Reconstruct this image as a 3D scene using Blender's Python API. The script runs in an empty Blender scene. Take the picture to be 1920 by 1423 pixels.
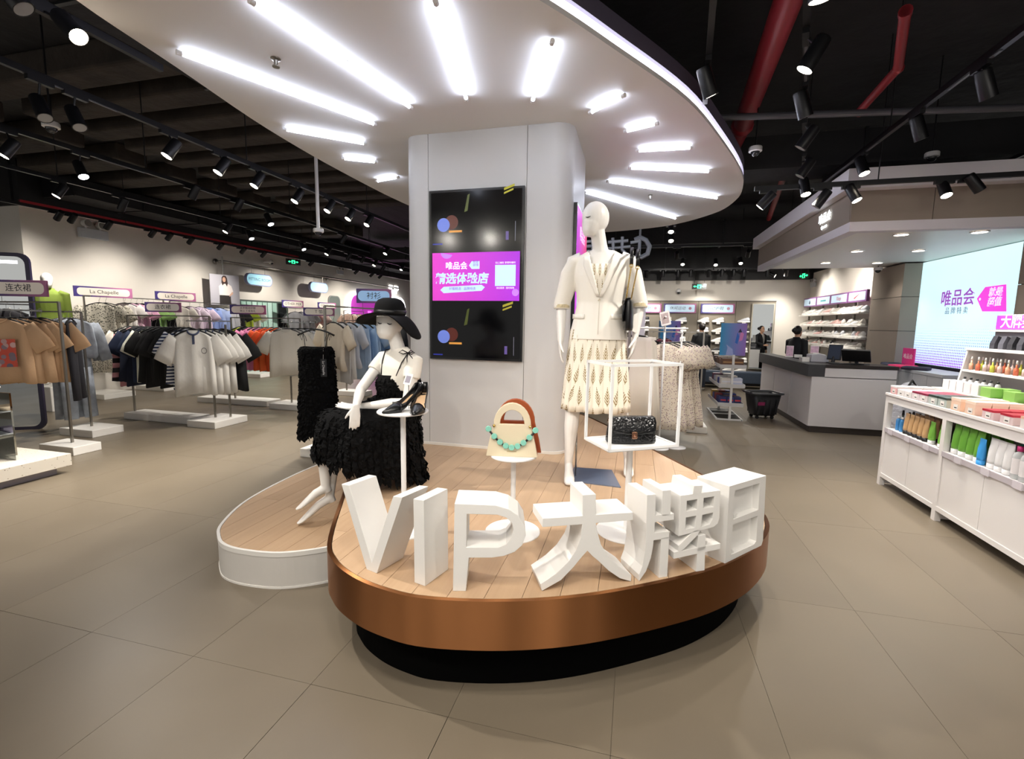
import bpy, bmesh, math, random
from mathutils import Vector, Matrix, noise
V = Vector
RND = random.Random(11)
SC = bpy.context.scene
COL = SC.collection
PI = math.pi

# ---------------------------------------------------------------- camera
FPX, CH = 884.0, 1.6
YAW, PITCH, ROLL = math.radians(14.5), math.radians(6.85), math.radians(-0.85)
_f0 = V((-math.sin(YAW), math.cos(YAW), 0)); _r0 = V((math.cos(YAW), math.sin(YAW), 0)); _z = V((0, 0, 1))
C_F = _f0*math.cos(PITCH) - _z*math.sin(PITCH)
_u0 = _f0*math.sin(PITCH) + _z*math.cos(PITCH)
C_R = _r0*math.cos(ROLL) - _u0*math.sin(ROLL)
C_U = _r0*math.sin(ROLL) + _u0*math.cos(ROLL)
CAM = V((0, 0, CH))
cd = bpy.data.cameras.new('camera'); cam = bpy.data.objects.new('camera', cd); COL.objects.link(cam)
cd.sensor_fit = 'HORIZONTAL'; cd.sensor_width = 36.0; cd.lens = FPX/1920*36.0; cd.clip_start = 0.05; cd.clip_end = 200
m = Matrix.Identity(4)
for i in range(3):
    m[i][0] = C_R[i]; m[i][1] = C_U[i]; m[i][2] = -C_F[i]; m[i][3] = CAM[i]
cam.matrix_world = m
SC.camera = cam

# ---------------------------------------------------------------- world, exposure
w = bpy.data.worlds.new('mall_ambience'); SC.world = w; w.use_nodes = True
w.node_tree.nodes['Background'].inputs[0].default_value = (1.0, 0.97, 0.93, 1)
w.node_tree.nodes['Background'].inputs[1].default_value = 0.5
SC.view_settings.view_transform = 'Standard'; SC.view_settings.look = 'None'
SC.view_settings.exposure = 0.32; SC.view_settings.gamma = 1.0
SC.view_settings.use_curve_mapping = False
cy = SC.cycles; cy.max_bounces = 6; cy.diffuse_bounces = 3; cy.glossy_bounces = 3; cy.transmission_bounces = 4; cy.transparent_max_bounces = 6; cy.use_adaptive_sampling = True; cy.adaptive_threshold = .08; cy.caustics_reflective = False; cy.caustics_refractive = False; cy.sample_clamp_indirect = 4
SPOT_W = 120.0        # track spot power
ENTR = 0.3           # entrance spots, relative
TUBE_E = 24.0         # canopy tube emission
WARM = (1.0, 0.935, 0.85)

# real-place measuring helpers: where a sight line meets a level or an upright plane of the place
def _ray(x, y): return C_F*FPX + C_R*(x-960) - C_U*(y-711.5)
def pz(x, y, h):
    d = _ray(x, y); return CAM + d*((h-CH)/d.z)
def pY(x, y, Y):
    d = _ray(x, y); return CAM + d*(Y/d.y)
def pX(x, y, X):
    d = _ray(x, y); return CAM + d*(X/d.x)
def pP(x, y, a, b):
    n = V((b[1]-a[1], -(b[0]-a[0]), 0)); d = _ray(x, y)
    return CAM + d*(n.dot(V((a[0], a[1], 0)) - V((0, 0, 0)))/n.dot(d))

# ---------------------------------------------------------------- materials
def lin(c):
    if isinstance(c, str):
        c = [int(c[i:i+2], 16)/255 for i in (0, 2, 4)]
    return tuple((v/12.92 if v <= .04045 else ((v+.055)/1.055)**2.4) for v in c)
MATS = {}
def mat(name, col='808080', rough=.5, metal=0, bump=None, var=0.0, vscale=6.0, emit=0, ecol=None, spec=None, trans=0, ior=None, alpha=None, aniso=0, sheen=0):
    if name in MATS: return MATS[name]
    m = bpy.data.materials.new(name); m.use_nodes = True; MATS[name] = m
    nt = m.node_tree; b = nt.nodes['Principled BSDF']; c = lin(col)
    b.inputs['Base Color'].default_value = (*c, 1); b.inputs['Roughness'].default_value = rough
    b.inputs['Metallic'].default_value = metal
    if spec is not None: b.inputs['Specular IOR Level'].default_value = spec
    if trans: b.inputs['Transmission Weight'].default_value = trans
    if ior: b.inputs['IOR'].default_value = ior
    if alpha is not None: b.inputs['Alpha'].default_value = alpha
    if sheen: b.inputs['Sheen Weight'].default_value = sheen
    if aniso:
        b.inputs['Anisotropic'].default_value = aniso
        t = nt.nodes.new('ShaderNodeTangent'); t.direction_type = 'RADIAL'; t.axis = 'Z'
        nt.links.new(t.outputs[0], b.inputs['Tangent'])
    if emit:
        if name not in ('tube_glow', 'led_edge_glow', 'neon_white', 'magenta_panel'): m.cycles.emission_sampling = 'NONE'
        b.inputs['Emission Color'].default_value = (*lin(ecol or col), 1); b.inputs['Emission Strength'].default_value = emit
    tc = None
    if var:
        tc = nt.nodes.new('ShaderNodeTexCoord'); n = nt.nodes.new('ShaderNodeTexNoise'); n.inputs['Scale'].default_value = vscale; n.inputs['Detail'].default_value = 4
        nt.links.new(tc.outputs['Object'], n.inputs['Vector'])
        r = nt.nodes.new('ShaderNodeValToRGB'); r.color_ramp.elements[0].position = .3; r.color_ramp.elements[1].position = .7
        r.color_ramp.elements[0].color = (*[max(0, v*(1-var)) for v in c], 1); r.color_ramp.elements[1].color = (*[min(1, v*(1+var)) for v in c], 1)
        nt.links.new(n.outputs['Fac'], r.inputs[0]); nt.links.new(r.outputs[0], b.inputs['Base Color'])
    if bump:
        tc = nt.nodes.new('ShaderNodeTexCoord'); n = nt.nodes.new('ShaderNodeTexNoise'); n.inputs['Scale'].default_value = bump[0]; n.inputs['Detail'].default_value = 5
        bn = nt.nodes.new('ShaderNodeBump'); bn.inputs['Strength'].default_value = bump[1]; bn.inputs['Distance'].default_value = bump[2] if len(bump) > 2 else .01
        nt.links.new(tc.outputs['Object'], n.inputs['Vector']); nt.links.new(n.outputs['Fac'], bn.inputs['Height']); nt.links.new(bn.outputs[0], b.inputs['Normal'])
    return m
def math_node(nt, op, a, b=None, clamp=False):
    n = nt.nodes.new('ShaderNodeMath'); n.operation = op; n.use_clamp = clamp
    for i, v in enumerate((a, b)):
        if v is None: continue
        if isinstance(v, (int, float)): n.inputs[i].default_value = v
        else: nt.links.new(v, n.inputs[i])
    return n.outputs[0]
def xyz(nt, kind='Object'):
    tc = nt.nodes.new('ShaderNodeTexCoord'); s = nt.nodes.new('ShaderNodeSeparateXYZ'); nt.links.new(tc.outputs[kind], s.inputs[0]); return s.outputs
def mixcol(nt, fac, a, b, target):
    mx = nt.nodes.new('ShaderNodeMix'); mx.data_type = 'RGBA'
    if isinstance(fac, (int, float)): mx.inputs[0].default_value = fac
    else: nt.links.new(fac, mx.inputs[0])
    for i, v in ((6, a), (7, b)):
        if isinstance(v, str): mx.inputs[i].default_value = (*lin(v), 1)
        else: nt.links.new(v, mx.inputs[i])
    if target is not None: nt.links.new(mx.outputs[2], target)
    return mx.outputs[2]
def stripes(name, c1, c2, freq, axis=2, duty=.5, rough=.85):
    if name in MATS: return MATS[name]
    m = mat(name, c1, rough); nt = m.node_tree
    o = xyz(nt); f = math_node(nt, 'FRACT', math_node(nt, 'MULTIPLY', o[axis], freq)); f = math_node(nt, 'GREATER_THAN', f, duty)
    mixcol(nt, f, c1, c2, nt.nodes['Principled BSDF'].inputs['Base Color']); return m
def cellprint(name, base, c2, scale, thr=.35, rough=.85, c3=None):
    """small flower/fleck print"""
    if name in MATS: return MATS[name]
    m = mat(name, base, rough); nt = m.node_tree
    tc = nt.nodes.new('ShaderNodeTexCoord'); v = nt.nodes.new('ShaderNodeTexVoronoi'); v.inputs['Scale'].default_value = scale
    nt.links.new(tc.outputs['Object'], v.inputs['Vector'])
    f = math_node(nt, 'LESS_THAN', v.outputs['Distance'], thr)
    col = c2
    if c3: col = mixcol(nt, v.outputs['Color'], c2, c3, None)
    mixcol(nt, f, base, col, nt.nodes['Principled BSDF'].inputs['Base Color']); return m
def gradient(name, c1, c2, axis=0, lo=-.5, hi=.5, emit=0, rough=.4):
    if name in MATS: return MATS[name]
    m = mat(name, c1, rough); nt = m.node_tree; b = nt.nodes['Principled BSDF']
    o = xyz(nt); f = math_node(nt, 'DIVIDE', math_node(nt, 'SUBTRACT', o[axis], lo), hi-lo, True)
    c = mixcol(nt, f, c1, c2, b.inputs['Base Color'])
    if emit:
        nt.links.new(c, b.inputs['Emission Color']); b.inputs['Emission Strength'].default_value = emit
    return m

# ---------------------------------------------------------------- mesh builder
class MB:
    def __init__(s): s.v = []; s.f = []; s.mi = []; s.cur = 0
    def add(s, vs, fs):
        n = len(s.v); s.v += [tuple(p) for p in vs]; s.f += [tuple(i+n for i in f) for f in fs]; s.mi += [s.cur]*len(fs); return s
    def box(s, c, d, rz=0, M=None):
        x, y, z = d[0]/2, d[1]/2, d[2]/2
        vs = [V((i, j, k)) for i in (-x, x) for j in (-y, y) for k in (-z, z)]
        if rz: vs = [Matrix.Rotation(rz, 3, 'Z') @ p for p in vs]
        if M: vs = [M @ p for p in vs]
        vs = [p + V(c) for p in vs]
        return s.add(vs, [(0, 1, 3, 2), (4, 6, 7, 5), (0, 4, 5, 1), (2, 3, 7, 6), (0, 2, 6, 4), (1, 5, 7, 3)])
    def bb(s, x0, x1, y0, y1, z0, z1): return s.box(((x0+x1)/2, (y0+y1)/2, (z0+z1)/2), (abs(x1-x0), abs(y1-y0), abs(z1-z0)))
    def loft(s, rings, cap=True, closed=True):
        n = len(rings[0]); vs = [p for r in rings for p in r]; fs = []
        for i in range(len(rings)-1):
            for j in range(n if closed else n-1):
                k = (j+1) % n; fs.append((i*n+j, i*n+k, (i+1)*n+k, (i+1)*n+j))
        if cap: fs += [tuple(range(n-1, -1, -1)), tuple((len(rings)-1)*n+j for j in range(n))]
        return s.add(vs, fs)
    def cyl(s, p0, p1, r0, r1=None, n=12, cap=True):
        return s.tube([p0, p1], [r0, r0 if r1 is None else r1], n, cap)
    def tube(s, path, r, n=8, cap=True, side=None, flat=1.0):
        path = [V(p) for p in path]; k = len(path)
        if isinstance(r, (int, float)): r = [r]*k
        rings = []; ref = V(side) if side is not None else None
        for i, p in enumerate(path):
            t = (path[min(i+1, k-1)]-path[max(i-1, 0)])
            t = t.normalized() if t.length > 1e-9 else V((0, 0, 1))
            if ref is None:
                ref = V((0, 0, 1)) if abs(t.z) < .9 else V((1, 0, 0))
            a = ref - t*ref.dot(t)
            if a.length < 1e-6: a = t.orthogonal()
            a.normalize(); b = t.cross(a)
            rr = r[i]; ra, rb = rr if isinstance(rr, tuple) else (rr, rr*flat)
            rings.append([p + a*ra*math.cos(2*PI*j/n) + b*rb*math.sin(2*PI*j/n) for j in range(n)])
            ref = a
        return s.loft(rings, cap)
    def prism(s, poly, h0, h1, to=None):
        """poly 2D extruded between h0,h1 along third axis; to maps (a,b,h)->xyz"""
        to = to or (lambda a, b, h: (a, b, h)); n = len(poly)
        vs = [to(a, b, h0) for a, b in poly] + [to(a, b, h1) for a, b in poly]
        return s.add(vs, [tuple(range(n-1, -1, -1)), tuple(range(n, 2*n))] + [(i, (i+1) % n, n+(i+1) % n, n+i) for i in range(n)])
    def lathe(s, prof, c=(0, 0, 0), n=24, sx=1, sy=1):
        c = V(c); capped = prof[0][0] < .003 and prof[-1][0] < .003
        return s.loft([[c + V((r*math.cos(2*PI*j/n)*sx, r*math.sin(2*PI*j/n)*sy, z)) for j in range(n)] for r, z in prof], capped)
    def sphere(s, c, r, n=16, m=10, M=None):
        rings = []; c = V(c); r = (r, r, r) if isinstance(r, (int, float)) else r
        for i in range(m+1):
            a = -PI/2 + PI*i/m; k = max(math.cos(a), .02)
            ring = [V((r[0]*k*math.cos(2*PI*j/n), r[1]*k*math.sin(2*PI*j/n), r[2]*math.sin(a))) for j in range(n)]
            if M: ring = [M @ p for p in ring]
            rings.append([p + c for p in ring])
        return s.loft(rings)
    def mesh(s, name):
        me = bpy.data.meshes.new(name); me.from_pydata(s.v, [], s.f); me.update()
        if any(s.mi): me.polygons.foreach_set('material_index', s.mi)
        return me
    def build(s, name, mt, parent=None, smooth=False, loc=None, bevel=0, label=None):
        me = s.mesh(name)
        bm = bmesh.new(); bm.from_mesh(me); bmesh.ops.recalc_face_normals(bm, faces=bm.faces); bm.to_mesh(me); bm.free()
        return finish(me, name, mt, parent, smooth, loc, bevel, label)
def finish(me, name, mt, parent=None, smooth=False, loc=None, bevel=0, label=None):
    for x in (mt if isinstance(mt, (list, tuple)) else [mt]): me.materials.append(x)
    o = bpy.data.objects.new(name, me); COL.objects.link(o)
    if parent is not None: o.parent = parent
    if loc is not None: o.location = loc
    if smooth:
        me.polygons.foreach_set('use_smooth', [True]*len(me.polygons))
        if smooth == 'auto':
            try: me.set_sharp_from_angle(angle=math.radians(40))
            except Exception: pass
    if bevel:
        b = o.modifiers.new('edge', 'BEVEL'); b.width = bevel; b.segments = 2; b.limit_method = 'ANGLE'; b.angle_limit = math.radians(40)
    if label: o['label'] = label
    return o
def tag(o, label=None, cat=None, group=None, kind=None):
    if label: o['label'] = label
    if cat: o['category'] = cat
    if group: o['group'] = group
    if kind: o['kind'] = kind
    return o
def thing(name, label, cat, loc=(0, 0, 0), rz=0, group=None):
    o = bpy.data.objects.new(name, None); COL.objects.link(o); o.location = loc; o.rotation_euler = (0, 0, rz); o.empty_display_size = .1
    return tag(o, label, cat, group)
def kids(o): return [c for c in bpy.data.objects if c.parent == o]
_KIDS = {}
def copy_tree(o, loc=None, rz=None, parent=None, src=None):
    c = o.copy(); COL.objects.link(c); c.parent = parent
    if loc is not None: c.location = loc
    if rz is not None: c.rotation_euler = (0, 0, rz)
    if o.name not in _KIDS: _KIDS[o.name] = kids(o)
    for ch in _KIDS[o.name]: copy_tree(ch, parent=c)
    return c
def recolor(o, m, slot=0):
    sl = o.material_slots[slot]; sl.link = 'OBJECT'; sl.material = m
def struct(o): o['kind'] = 'structure'; return o
ORD = ['first', 'second', 'third', 'fourth', 'fifth', 'sixth', 'seventh', 'eighth', 'ninth', 'tenth', 'eleventh', 'twelfth', 'thirteenth', 'fourteenth', 'fifteenth', 'sixteenth', 'seventeenth', 'eighteenth', 'nineteenth', 'twentieth']
def text(body, size, mt, parent, M, name='lettering', ext=.001, align='CENTER', width=None, shear=0, bold=0, sx=1):
    c = bpy.data.curves.new(name, 'FONT'); c.body = body; c.size = size; c.extrude = ext; c.align_x = align; c.align_y = 'CENTER'; c.shear = shear; c.offset = bold; c.resolution_u = 3
    t = bpy.data.objects.new('tmp', c); COL.objects.link(t)
    dg = bpy.context.evaluated_depsgraph_get(); me = bpy.data.meshes.new_from_object(t.evaluated_get(dg)); me.name = name
    bpy.data.objects.remove(t); bpy.data.curves.remove(c); me.materials.clear()
    o = finish(me, name, mt, parent); o.matrix_local = M @ Matrix.Diagonal((sx, 1, 1, 1)); return o
def face_M(pos, nrm, up=(0, 0, 1)):
    """matrix whose local z is nrm, local y ~ up"""
    n = V(nrm).normalized(); u = V(up); u = (u - n*u.dot(n)).normalized(); r = u.cross(n)
    return Matrix(((r.x, u.x, n.x, pos[0]), (r.y, u.y, n.y, pos[1]), (r.z, u.z, n.z, pos[2]), (0, 0, 0, 1)))
def rrect(w, h, r, n=6, cx=0, cy=0):
    pts = []
    for (sx, sy, a0) in ((1, 1, 0), (-1, 1, 90), (-1, -1, 180), (1, -1, 270)):
        for i in range(n+1):
            a = math.radians(a0 + 90*i/n); pts.append((cx + sx*(w/2-r) + r*math.cos(a), cy + sy*(h/2-r) + r*math.sin(a)))
    return pts
def chaikin(p, k=2, closed=True):
    for _ in range(k):
        q = []; n = len(p)
        for i in range(n if closed else n-1):
            a, b = p[i], p[(i+1) % n]
            q += [(a[0]*.75+b[0]*.25, a[1]*.75+b[1]*.25), (a[0]*.25+b[0]*.75, a[1]*.25+b[1]*.75)]
        p = q
    return p
def clip(poly, axis, val, keep_less):
    out = []; n = len(poly)
    ins = lambda p: (p[axis] <= val) == keep_less or abs(p[axis]-val) < 1e-9
    for i in range(n):
        a, b = poly[i], poly[(i+1) % n]
        if ins(a): out.append(a)
        if ins(a) != ins(b):
            t = (val-a[axis])/(b[axis]-a[axis]); out.append((a[0]+(b[0]-a[0])*t, a[1]+(b[1]-a[1])*t))
    return out
def offset_poly(p, d):
    n = len(p); out = []
    for i in range(n):
        a, b, c = V(p[i-1]), V(p[i]), V(p[(i+1) % n])
        e1 = (b-a); e2 = (c-b); t = (e1.normalized()+e2.normalized()).normalized() if e1.length > 1e-9 and e2.length > 1e-9 else V((1, 0))
        out.append((b.x + t.y*d, b.y - t.x*d))
    return out
def ccw(p):
    a = sum(p[i-1][0]*p[i][1]-p[i][0]*p[i-1][1] for i in range(len(p))); return p if a > 0 else p[::-1]
def solidify_remesh(mb, voxel, smooth_it=6, name='body', cut=None):
    me = mb.mesh(name); o = bpy.data.objects.new('tmp', me); COL.objects.link(o)
    r = o.modifiers.new('r', 'REMESH'); r.mode = 'VOXEL'; r.voxel_size = voxel; r.use_smooth_shade = True
    if smooth_it:
        s = o.modifiers.new('s', 'SMOOTH'); s.factor = .5; s.iterations = smooth_it
    dg = bpy.context.evaluated_depsgraph_get(); dg.update()
    out = bpy.data.meshes.new_from_object(o.evaluated_get(dg)); out.name = name
    bpy.data.objects.remove(o); bpy.data.meshes.remove(me); out.materials.clear()
    if cut:
        bm = bmesh.new(); bm.from_mesh(out)
        bmesh.ops.delete(bm, geom=[f for f in bm.faces if cut(f.calc_center_median())], context='FACES'); bm.to_mesh(out); bm.free()
    return out
# ---------------------------------------------------------------- common materials
M_WHITE = mat('white_lacquer', 'ebe8e2', .38)
M_WALL = mat('warm_white_paint', 'e2dcd2', .8, var=.03, vscale=1.5)
M_BLACK = mat('black_paint', '151517', .55)
M_CEIL = mat('black_ceiling_paint', '1a191b', .8, var=.4, vscale=1.2, bump=(3, .5, .05))
M_BMET = mat('black_metal', '17171a', .38, metal=.3)
M_STEEL = mat('brushed_steel', '9a968f', .32, metal=1)
M_WMET = mat('white_powder_coat', 'e9e7e6', .35)
M_GREYP = mat('grey_panel', '8f8478', .7, var=.04, vscale=2, bump=(120, .06, .002))
M_RED = mat('red_pipe_paint', '8c1f28', .45)
M_GLASS = mat('clear_acrylic', 'f4f8f8', .05, trans=.0, alpha=.25, spec=.6)
M_DARK = mat('charcoal_laminate', '3a3b3e', .45, var=.1, vscale=8)
M_LENS = mat('spot_lens_glow', 'fff2dc', .4, emit=28, ecol='fff0d8')
M_LENSW = mat('spot_lens_cool', 'ffffff', .4, emit=20, ecol='f4f6ff')
M_OFF = mat('spot_lens_unlit', '8d8a86', .25)
M_INK = mat('dark_print', '2b2a2c', .6)
M_WINK = mat('white_print', 'f6f4f6', .6)

# ---------------------------------------------------------------- floor of large tiles
m = mat('floor_tile', '8b7d6c', .34, spec=.45)
nt = m.node_tree; b = nt.nodes['Principled BSDF']
tc = nt.nodes.new('ShaderNodeTexCoord'); oi = nt.nodes.new('ShaderNodeObjectInfo'); ge = nt.nodes.new('ShaderNodeNewGeometry')
n1 = nt.nodes.new('ShaderNodeTexNoise'); n1.inputs['Scale'].default_value = 2.2; n1.inputs['Detail'].default_value = 6; nt.links.new(ge.outputs['Position'], n1.inputs['Vector'])
f = math_node(nt, 'ADD', math_node(nt, 'MULTIPLY', n1.outputs['Fac'], .7), math_node(nt, 'MULTIPLY', oi.outputs['Random'], .3))
mixcol(nt, f, '6b6153', '7b705f', b.inputs['Base Color'])
rr = math_node(nt, 'ADD', math_node(nt, 'MULTIPLY', n1.outputs['Fac'], .16), .30); nt.links.new(rr, b.inputs['Roughness'])
M_TILE = m
M_GROUT = mat('tile_joint', '70675a', .8)
fl = struct(MB().bb(-15, 9.5, -5, 24, -.12, -.006).build('floor', M_GROUT))
TW, TL = .65, 1.3
tile_me = MB().box((0, 0, -.006), (TW-.0016, TL-.0016, .012)).mesh('tile'); tile_me.materials.append(M_TILE)
cells = []
for i in range(-20, 18):
    for j in range(-5, 18):
        x, y = -1.97 + (i+.5)*TW, 1.63 + (j+.5)*TL
        if -14.9 < x < 9.4 and -4.9 < y < 23.4:
            d = V((x, y, 0)) - CAM; dep = d.dot(C_F); vis = dep > .6 and abs(d.dot(C_R)/dep) < 1.2 and d.dot(C_U)/dep > -.95
            cells.append((0 if vis else 1, d.length, x, y))
cells.sort(); rest = MB()
for k, (v_, d_, x, y) in enumerate(cells):
    if k < 300:
        o = bpy.data.objects.new('tile', tile_me); COL.objects.link(o); o.location = (x, y, 0); o.parent = fl
    else: rest.box((x, y, -.006), (TW-.003, TL-.003, .012))
tag(rest.build('tile_field', M_TILE, fl), kind='stuff')

# ---------------------------------------------------------------- walls, ceiling
struct(MB().bb(-15, 9.5, -5, 24, 4.4, 4.55).build('ceiling', M_CEIL))
CE = bpy.data.objects['ceiling']
M_DECK = mat('raw_concrete_deck', '332c26', .9, var=.35, vscale=3, bump=(8, .6, .03))
for k in range(10):      # raw ribbed deck seen between the tracks
    MB().bb(-7.6, -4.6, 3.9 + k*.62, 3.9 + k*.62 + .34, 4.12, 4.4).build('deck_rib', M_DECK, CE, bevel=.03)
for k in range(10):
    MB().bb(-10.5, -8.2, 4.2 + k*.95, 4.2 + k*.95 + .5, 4.14, 4.4).build('deck_rib', M_DECK, CE, bevel=.03)
struct(MB().bb(-11.1, -10.9, 6.3, 23.5, 0, 3.58).build('wall_left', M_WALL))
struct(MB().bb(-15, -11.1, 6.3, 6.5, 0, 3.58).build('wall_left_return', M_WALL))
struct(MB().bb(-15, -14.8, -5, 6.3, 0, 4.4).build('wall_far_left', M_WALL))
struct(MB().bb(-11.0, -10.86, 6.3, 23.5, 3.62, 4.4).build('trim_1', M_BLACK))
struct(MB().bb(-10.9, -10.84, 6.3, 13.6, 3.58, 3.68).build('trim_2', mat('red_trim_paint', 'b02530', .5)))
struct(MB().bb(-10.9, 5.0, 23.3, 23.5, 0, 4.4).build('wall_back_far', M_WALL))
struct(MB().bb(-15, -11.0, 6.26, 6.4, 3.58, 4.4).build('trim_3', M_BLACK))
struct(MB().bb(-.6, 4.6, 14.14, 14.34, 0, 2.84).build('wall_back', M_WALL))
struct(MB().bb(-.6, 4.6, 14.0, 14.34, 2.84, 4.4).build('trim_4', M_BLACK))
struct(MB().bb(4.4, 4.6, 10.2, 14.2, 0, 3.0).build('wall_right', M_WALL))
struct(MB().bb(4.38, 4.6, 10.2, 14.14, 3.0, 4.4).build('trim_5', M_BLACK))
struct(MB().bb(9.3, 9.5, -5, 12, 0, 4.4).build('wall_far_right', M_WALL))
# grey panelled pier beside the shoe wall, and the pier on the near side of the screen
def pier(x0, x1, y0, y1, z1, name):
    core = struct(MB().bb(x0+.02, x1, y0+.02, y1-.02, 0, z1).build(name, M_BLACK))
    zs = [0, .78, 1.56, 2.12, z1]
    for a, bz in zip(zs[:-1], zs[1:]):
        MB().bb(x0, x0+.018, y0, y1, a+.004, bz-.004).build('panel', M_GREYP, core)
        MB().bb(x0+.018, x1, y0, y0+.018, a+.004, bz-.004).build('panel', M_GREYP, core)
    return core
pier(4.2, 4.6, 9.2, 10.25, 2.66, 'wall_pier')
pier(4.22, 4.7, 4.2, 6.78, 2.66, 'wall_pier_near')
struct(MB().bb(4.5, 4.7, 6.78, 9.22, 0, 2.66).build('wall_screen_back', M_BLACK))

# ---------------------------------------------------------------- soffit over the till
sof = struct(MB().bb(2.30, 4.7, 6.15, 10.0, 2.68, 2.74).build('trim_soffit', M_WHITE))
M_SOFW = mat('soffit_white', 'dedbe0', .6)
MB().bb(2.20, 2.32, 6.03, 10.05, 2.64, 2.74).build('soffit_rim', M_SOFW, sof)
MB().bb(2.32, 4.7, 6.03, 6.15, 2.64, 2.74).build('soffit_rim', M_SOFW, sof)
x = 2.2
for x1 in (2.95, 3.75, 4.7):
    MB().bb(x+.003, x1-.003, 6.03, 6.06, 2.74, 3.06).build('fascia_panel', M_GREYP, sof); x = x1
MB().bb(2.2, 2.23, 6.06, 10.05, 2.74, 3.06).build('fascia_panel', M_GREYP, sof)
MB().bb(2.1, 4.7, 5.9, 6.04, 3.06, 3.26).build('soffit_cornice', M_SOFW, sof)
MB().bb(2.1, 2.22, 6.04, 10.1, 3.06, 3.26).build('soffit_cornice', M_SOFW, sof)
MB().bb(2.22, 4.7, 6.06, 10.05, 3.2, 3.26).build('soffit_lid', M_BLACK, sof)
# lit emblem on the soffit's side
em = thing('lit_sign', 'small glowing white characters on the grey soffit fascia above the till', 'sign', (2.19, 6.75, 2.9), 0)
MG = mat('sign_glow', 'f4fbff', .5, emit=2.5, ecol='eef8ff')
text('唯品会', .13, MG, em, face_M((-.005, -.0, .03), (-1, 0, 0)), bold=.002)
text('vip.com', .06, MG, em, face_M((-.005, 0, -.07), (-1, 0, 0)), bold=.002)
# recessed downlights under the soffit
DL = [(1690, 440), (1837, 435), (1607, 471), (1722, 470), (1548, 493), (1645, 493)]
lm = MB().lathe([(.001, 0), (.07, 0), (.07, -.004), (.001, -.004)], n=20).mesh('downlight_lens')
lens_m = mat('downlight_lens', 'fff4e6', .5, emit=9, ecol='fff2e0')
for k, (x, y) in enumerate(DL):
    p = pz(x, y, 2.675)
    t = thing('downlight', ['round recessed downlight nearest the front grey fascia on its mid span', 'round recessed downlight beside the top of the bright screen', 'round recessed downlight by the soffit side, middle of three', 'round recessed downlight in front of the screen, middle of three', 'round recessed downlight at the far corner over the staff', 'round recessed downlight farthest back beside the grey pier'][k], 'downlight', p, 0, 'soffit downlights')
    finish(lm.copy() if k else lm, 'lens', lens_m, t)
    MB().lathe([(.068, .003), (.085, .003), (.085, -.006), (.068, -.006), (.068, .003)], n=20).build('rim', M_WMET, t)
    l = bpy.data.lights.new('downlight_lamp', 'SPOT'); l.energy = 22; l.spot_size = 1.9; l.spot_blend = .6; l.shadow_soft_size = .06; l.color = (1, .93, .86)
    lo = bpy.data.objects.new('downlight_lamp', l); COL.objects.link(lo); lo.parent = t; lo.location = (0, 0, -.02)

# ---------------------------------------------------------------- white clad column
M_COL = mat('column_panel', 'd3d2d1', .42)
def arc(cx, cy, r, a0, a1, n=8): return [(cx+r*math.cos(math.radians(a0+(a1-a0)*i/n)), cy+r*math.sin(math.radians(a0+(a1-a0)*i/n))) for i in range(n+1)]
X0, X1, Y0, Y1, RC = -2.04, -.55, 3.95, 5.05, .14
col_core = struct(MB().prism(rrect(X1-X0-.03, Y1-Y0-.03, RC-.015, 8, (X0+X1)/2, (Y0+Y1)/2), .471, 3.22).build('column', mat('column_seam', '77777a', .8)))
def shell(pts, name, mt, par, z0=.475, z1=3.2, th=.015):
    inn = []
    for i, p in enumerate(pts):
        a = V(pts[max(i-1, 0)]); c = V(pts[min(i+1, len(pts)-1)]); t = (c-a).normalized(); inn.append((p[0] - t.y*th, p[1] + t.x*th))
    return MB().prism(pts + inn[::-1], z0, z1).build(name, mt, par, smooth='auto')
g = .002
shell(arc(X0+RC, Y0+RC, RC, 180, 270) + [(-1.80-g, Y0)], 'column_panel', M_COL, col_core)
shell([(-1.80+g, Y0), (-.92-g, Y0)], 'column_panel', M_COL, col_core)
shell([(-.92+g, Y0)] + arc(X1-RC, Y0+RC, RC, 270, 360)[:-1] + [(X1, Y0+RC)], 'column_panel', M_COL, col_core)
shell([(X1, Y0+RC+2*g), (X1, Y1-RC)] + arc(X1-RC, Y1-RC, RC, 0, 90), 'column_panel', M_COL, col_core)
shell(arc(X0+RC, Y1-RC, RC, 90, 180) + [(X0, Y0+RC+2*g)], 'column_panel', M_COL, col_core)
shell([(p[0]-.006*(p[0] < -1.3)+.006*(p[0] > -1.3), p[1]-.006) for p in arc(X0+RC, Y0+RC, RC, 180, 270)+arc(X1-RC, Y0+RC, RC, 270, 360)], 'skirting', M_WHITE, col_core, .471, .495)

# ---------------------------------------------------------------- oval ceiling canopy with LED edge
EC = V((-1.12, 5.35))
def catmull(p, k=6):
    out = []; n = len(p)
    for i in range(n):
        a, b_, c, d = [V(p[(i+j-1) % n]) for j in range(4)]
        for s in range(k):
            t = s/k; out.append(tuple(.5*((2*b_) + (c-a)*t + (2*a-5*b_+4*c-d)*t*t + (3*b_-a-3*c+d)*t**3)))
    return out
OVAL = ccw(catmull([(-2.83, 1.96), (-2.93, 2.59), (-3.09, 3.55), (-3.16, 4.66), (-3.14, 6.06), (-2.95, 7.3), (-2.2, 8.35), (-.91, 8.66), (.34, 8.32), (1.0, 7.52), (1.17, 6.77), (1.12, 6.1), (.97, 5.5), (.64, 4.61), (.29, 3.8), (-.2, 3.01), (-.54, 2.5), (-1.1, 1.75), (-1.75, 1.2), (-2.3, 1.15), (-2.65, 1.45)], 5))
can = thing('ceiling_canopy', 'large white oval ceiling canopy with a glowing edge above the column', 'canopy', (EC.x, EC.y, 3.2))
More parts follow.
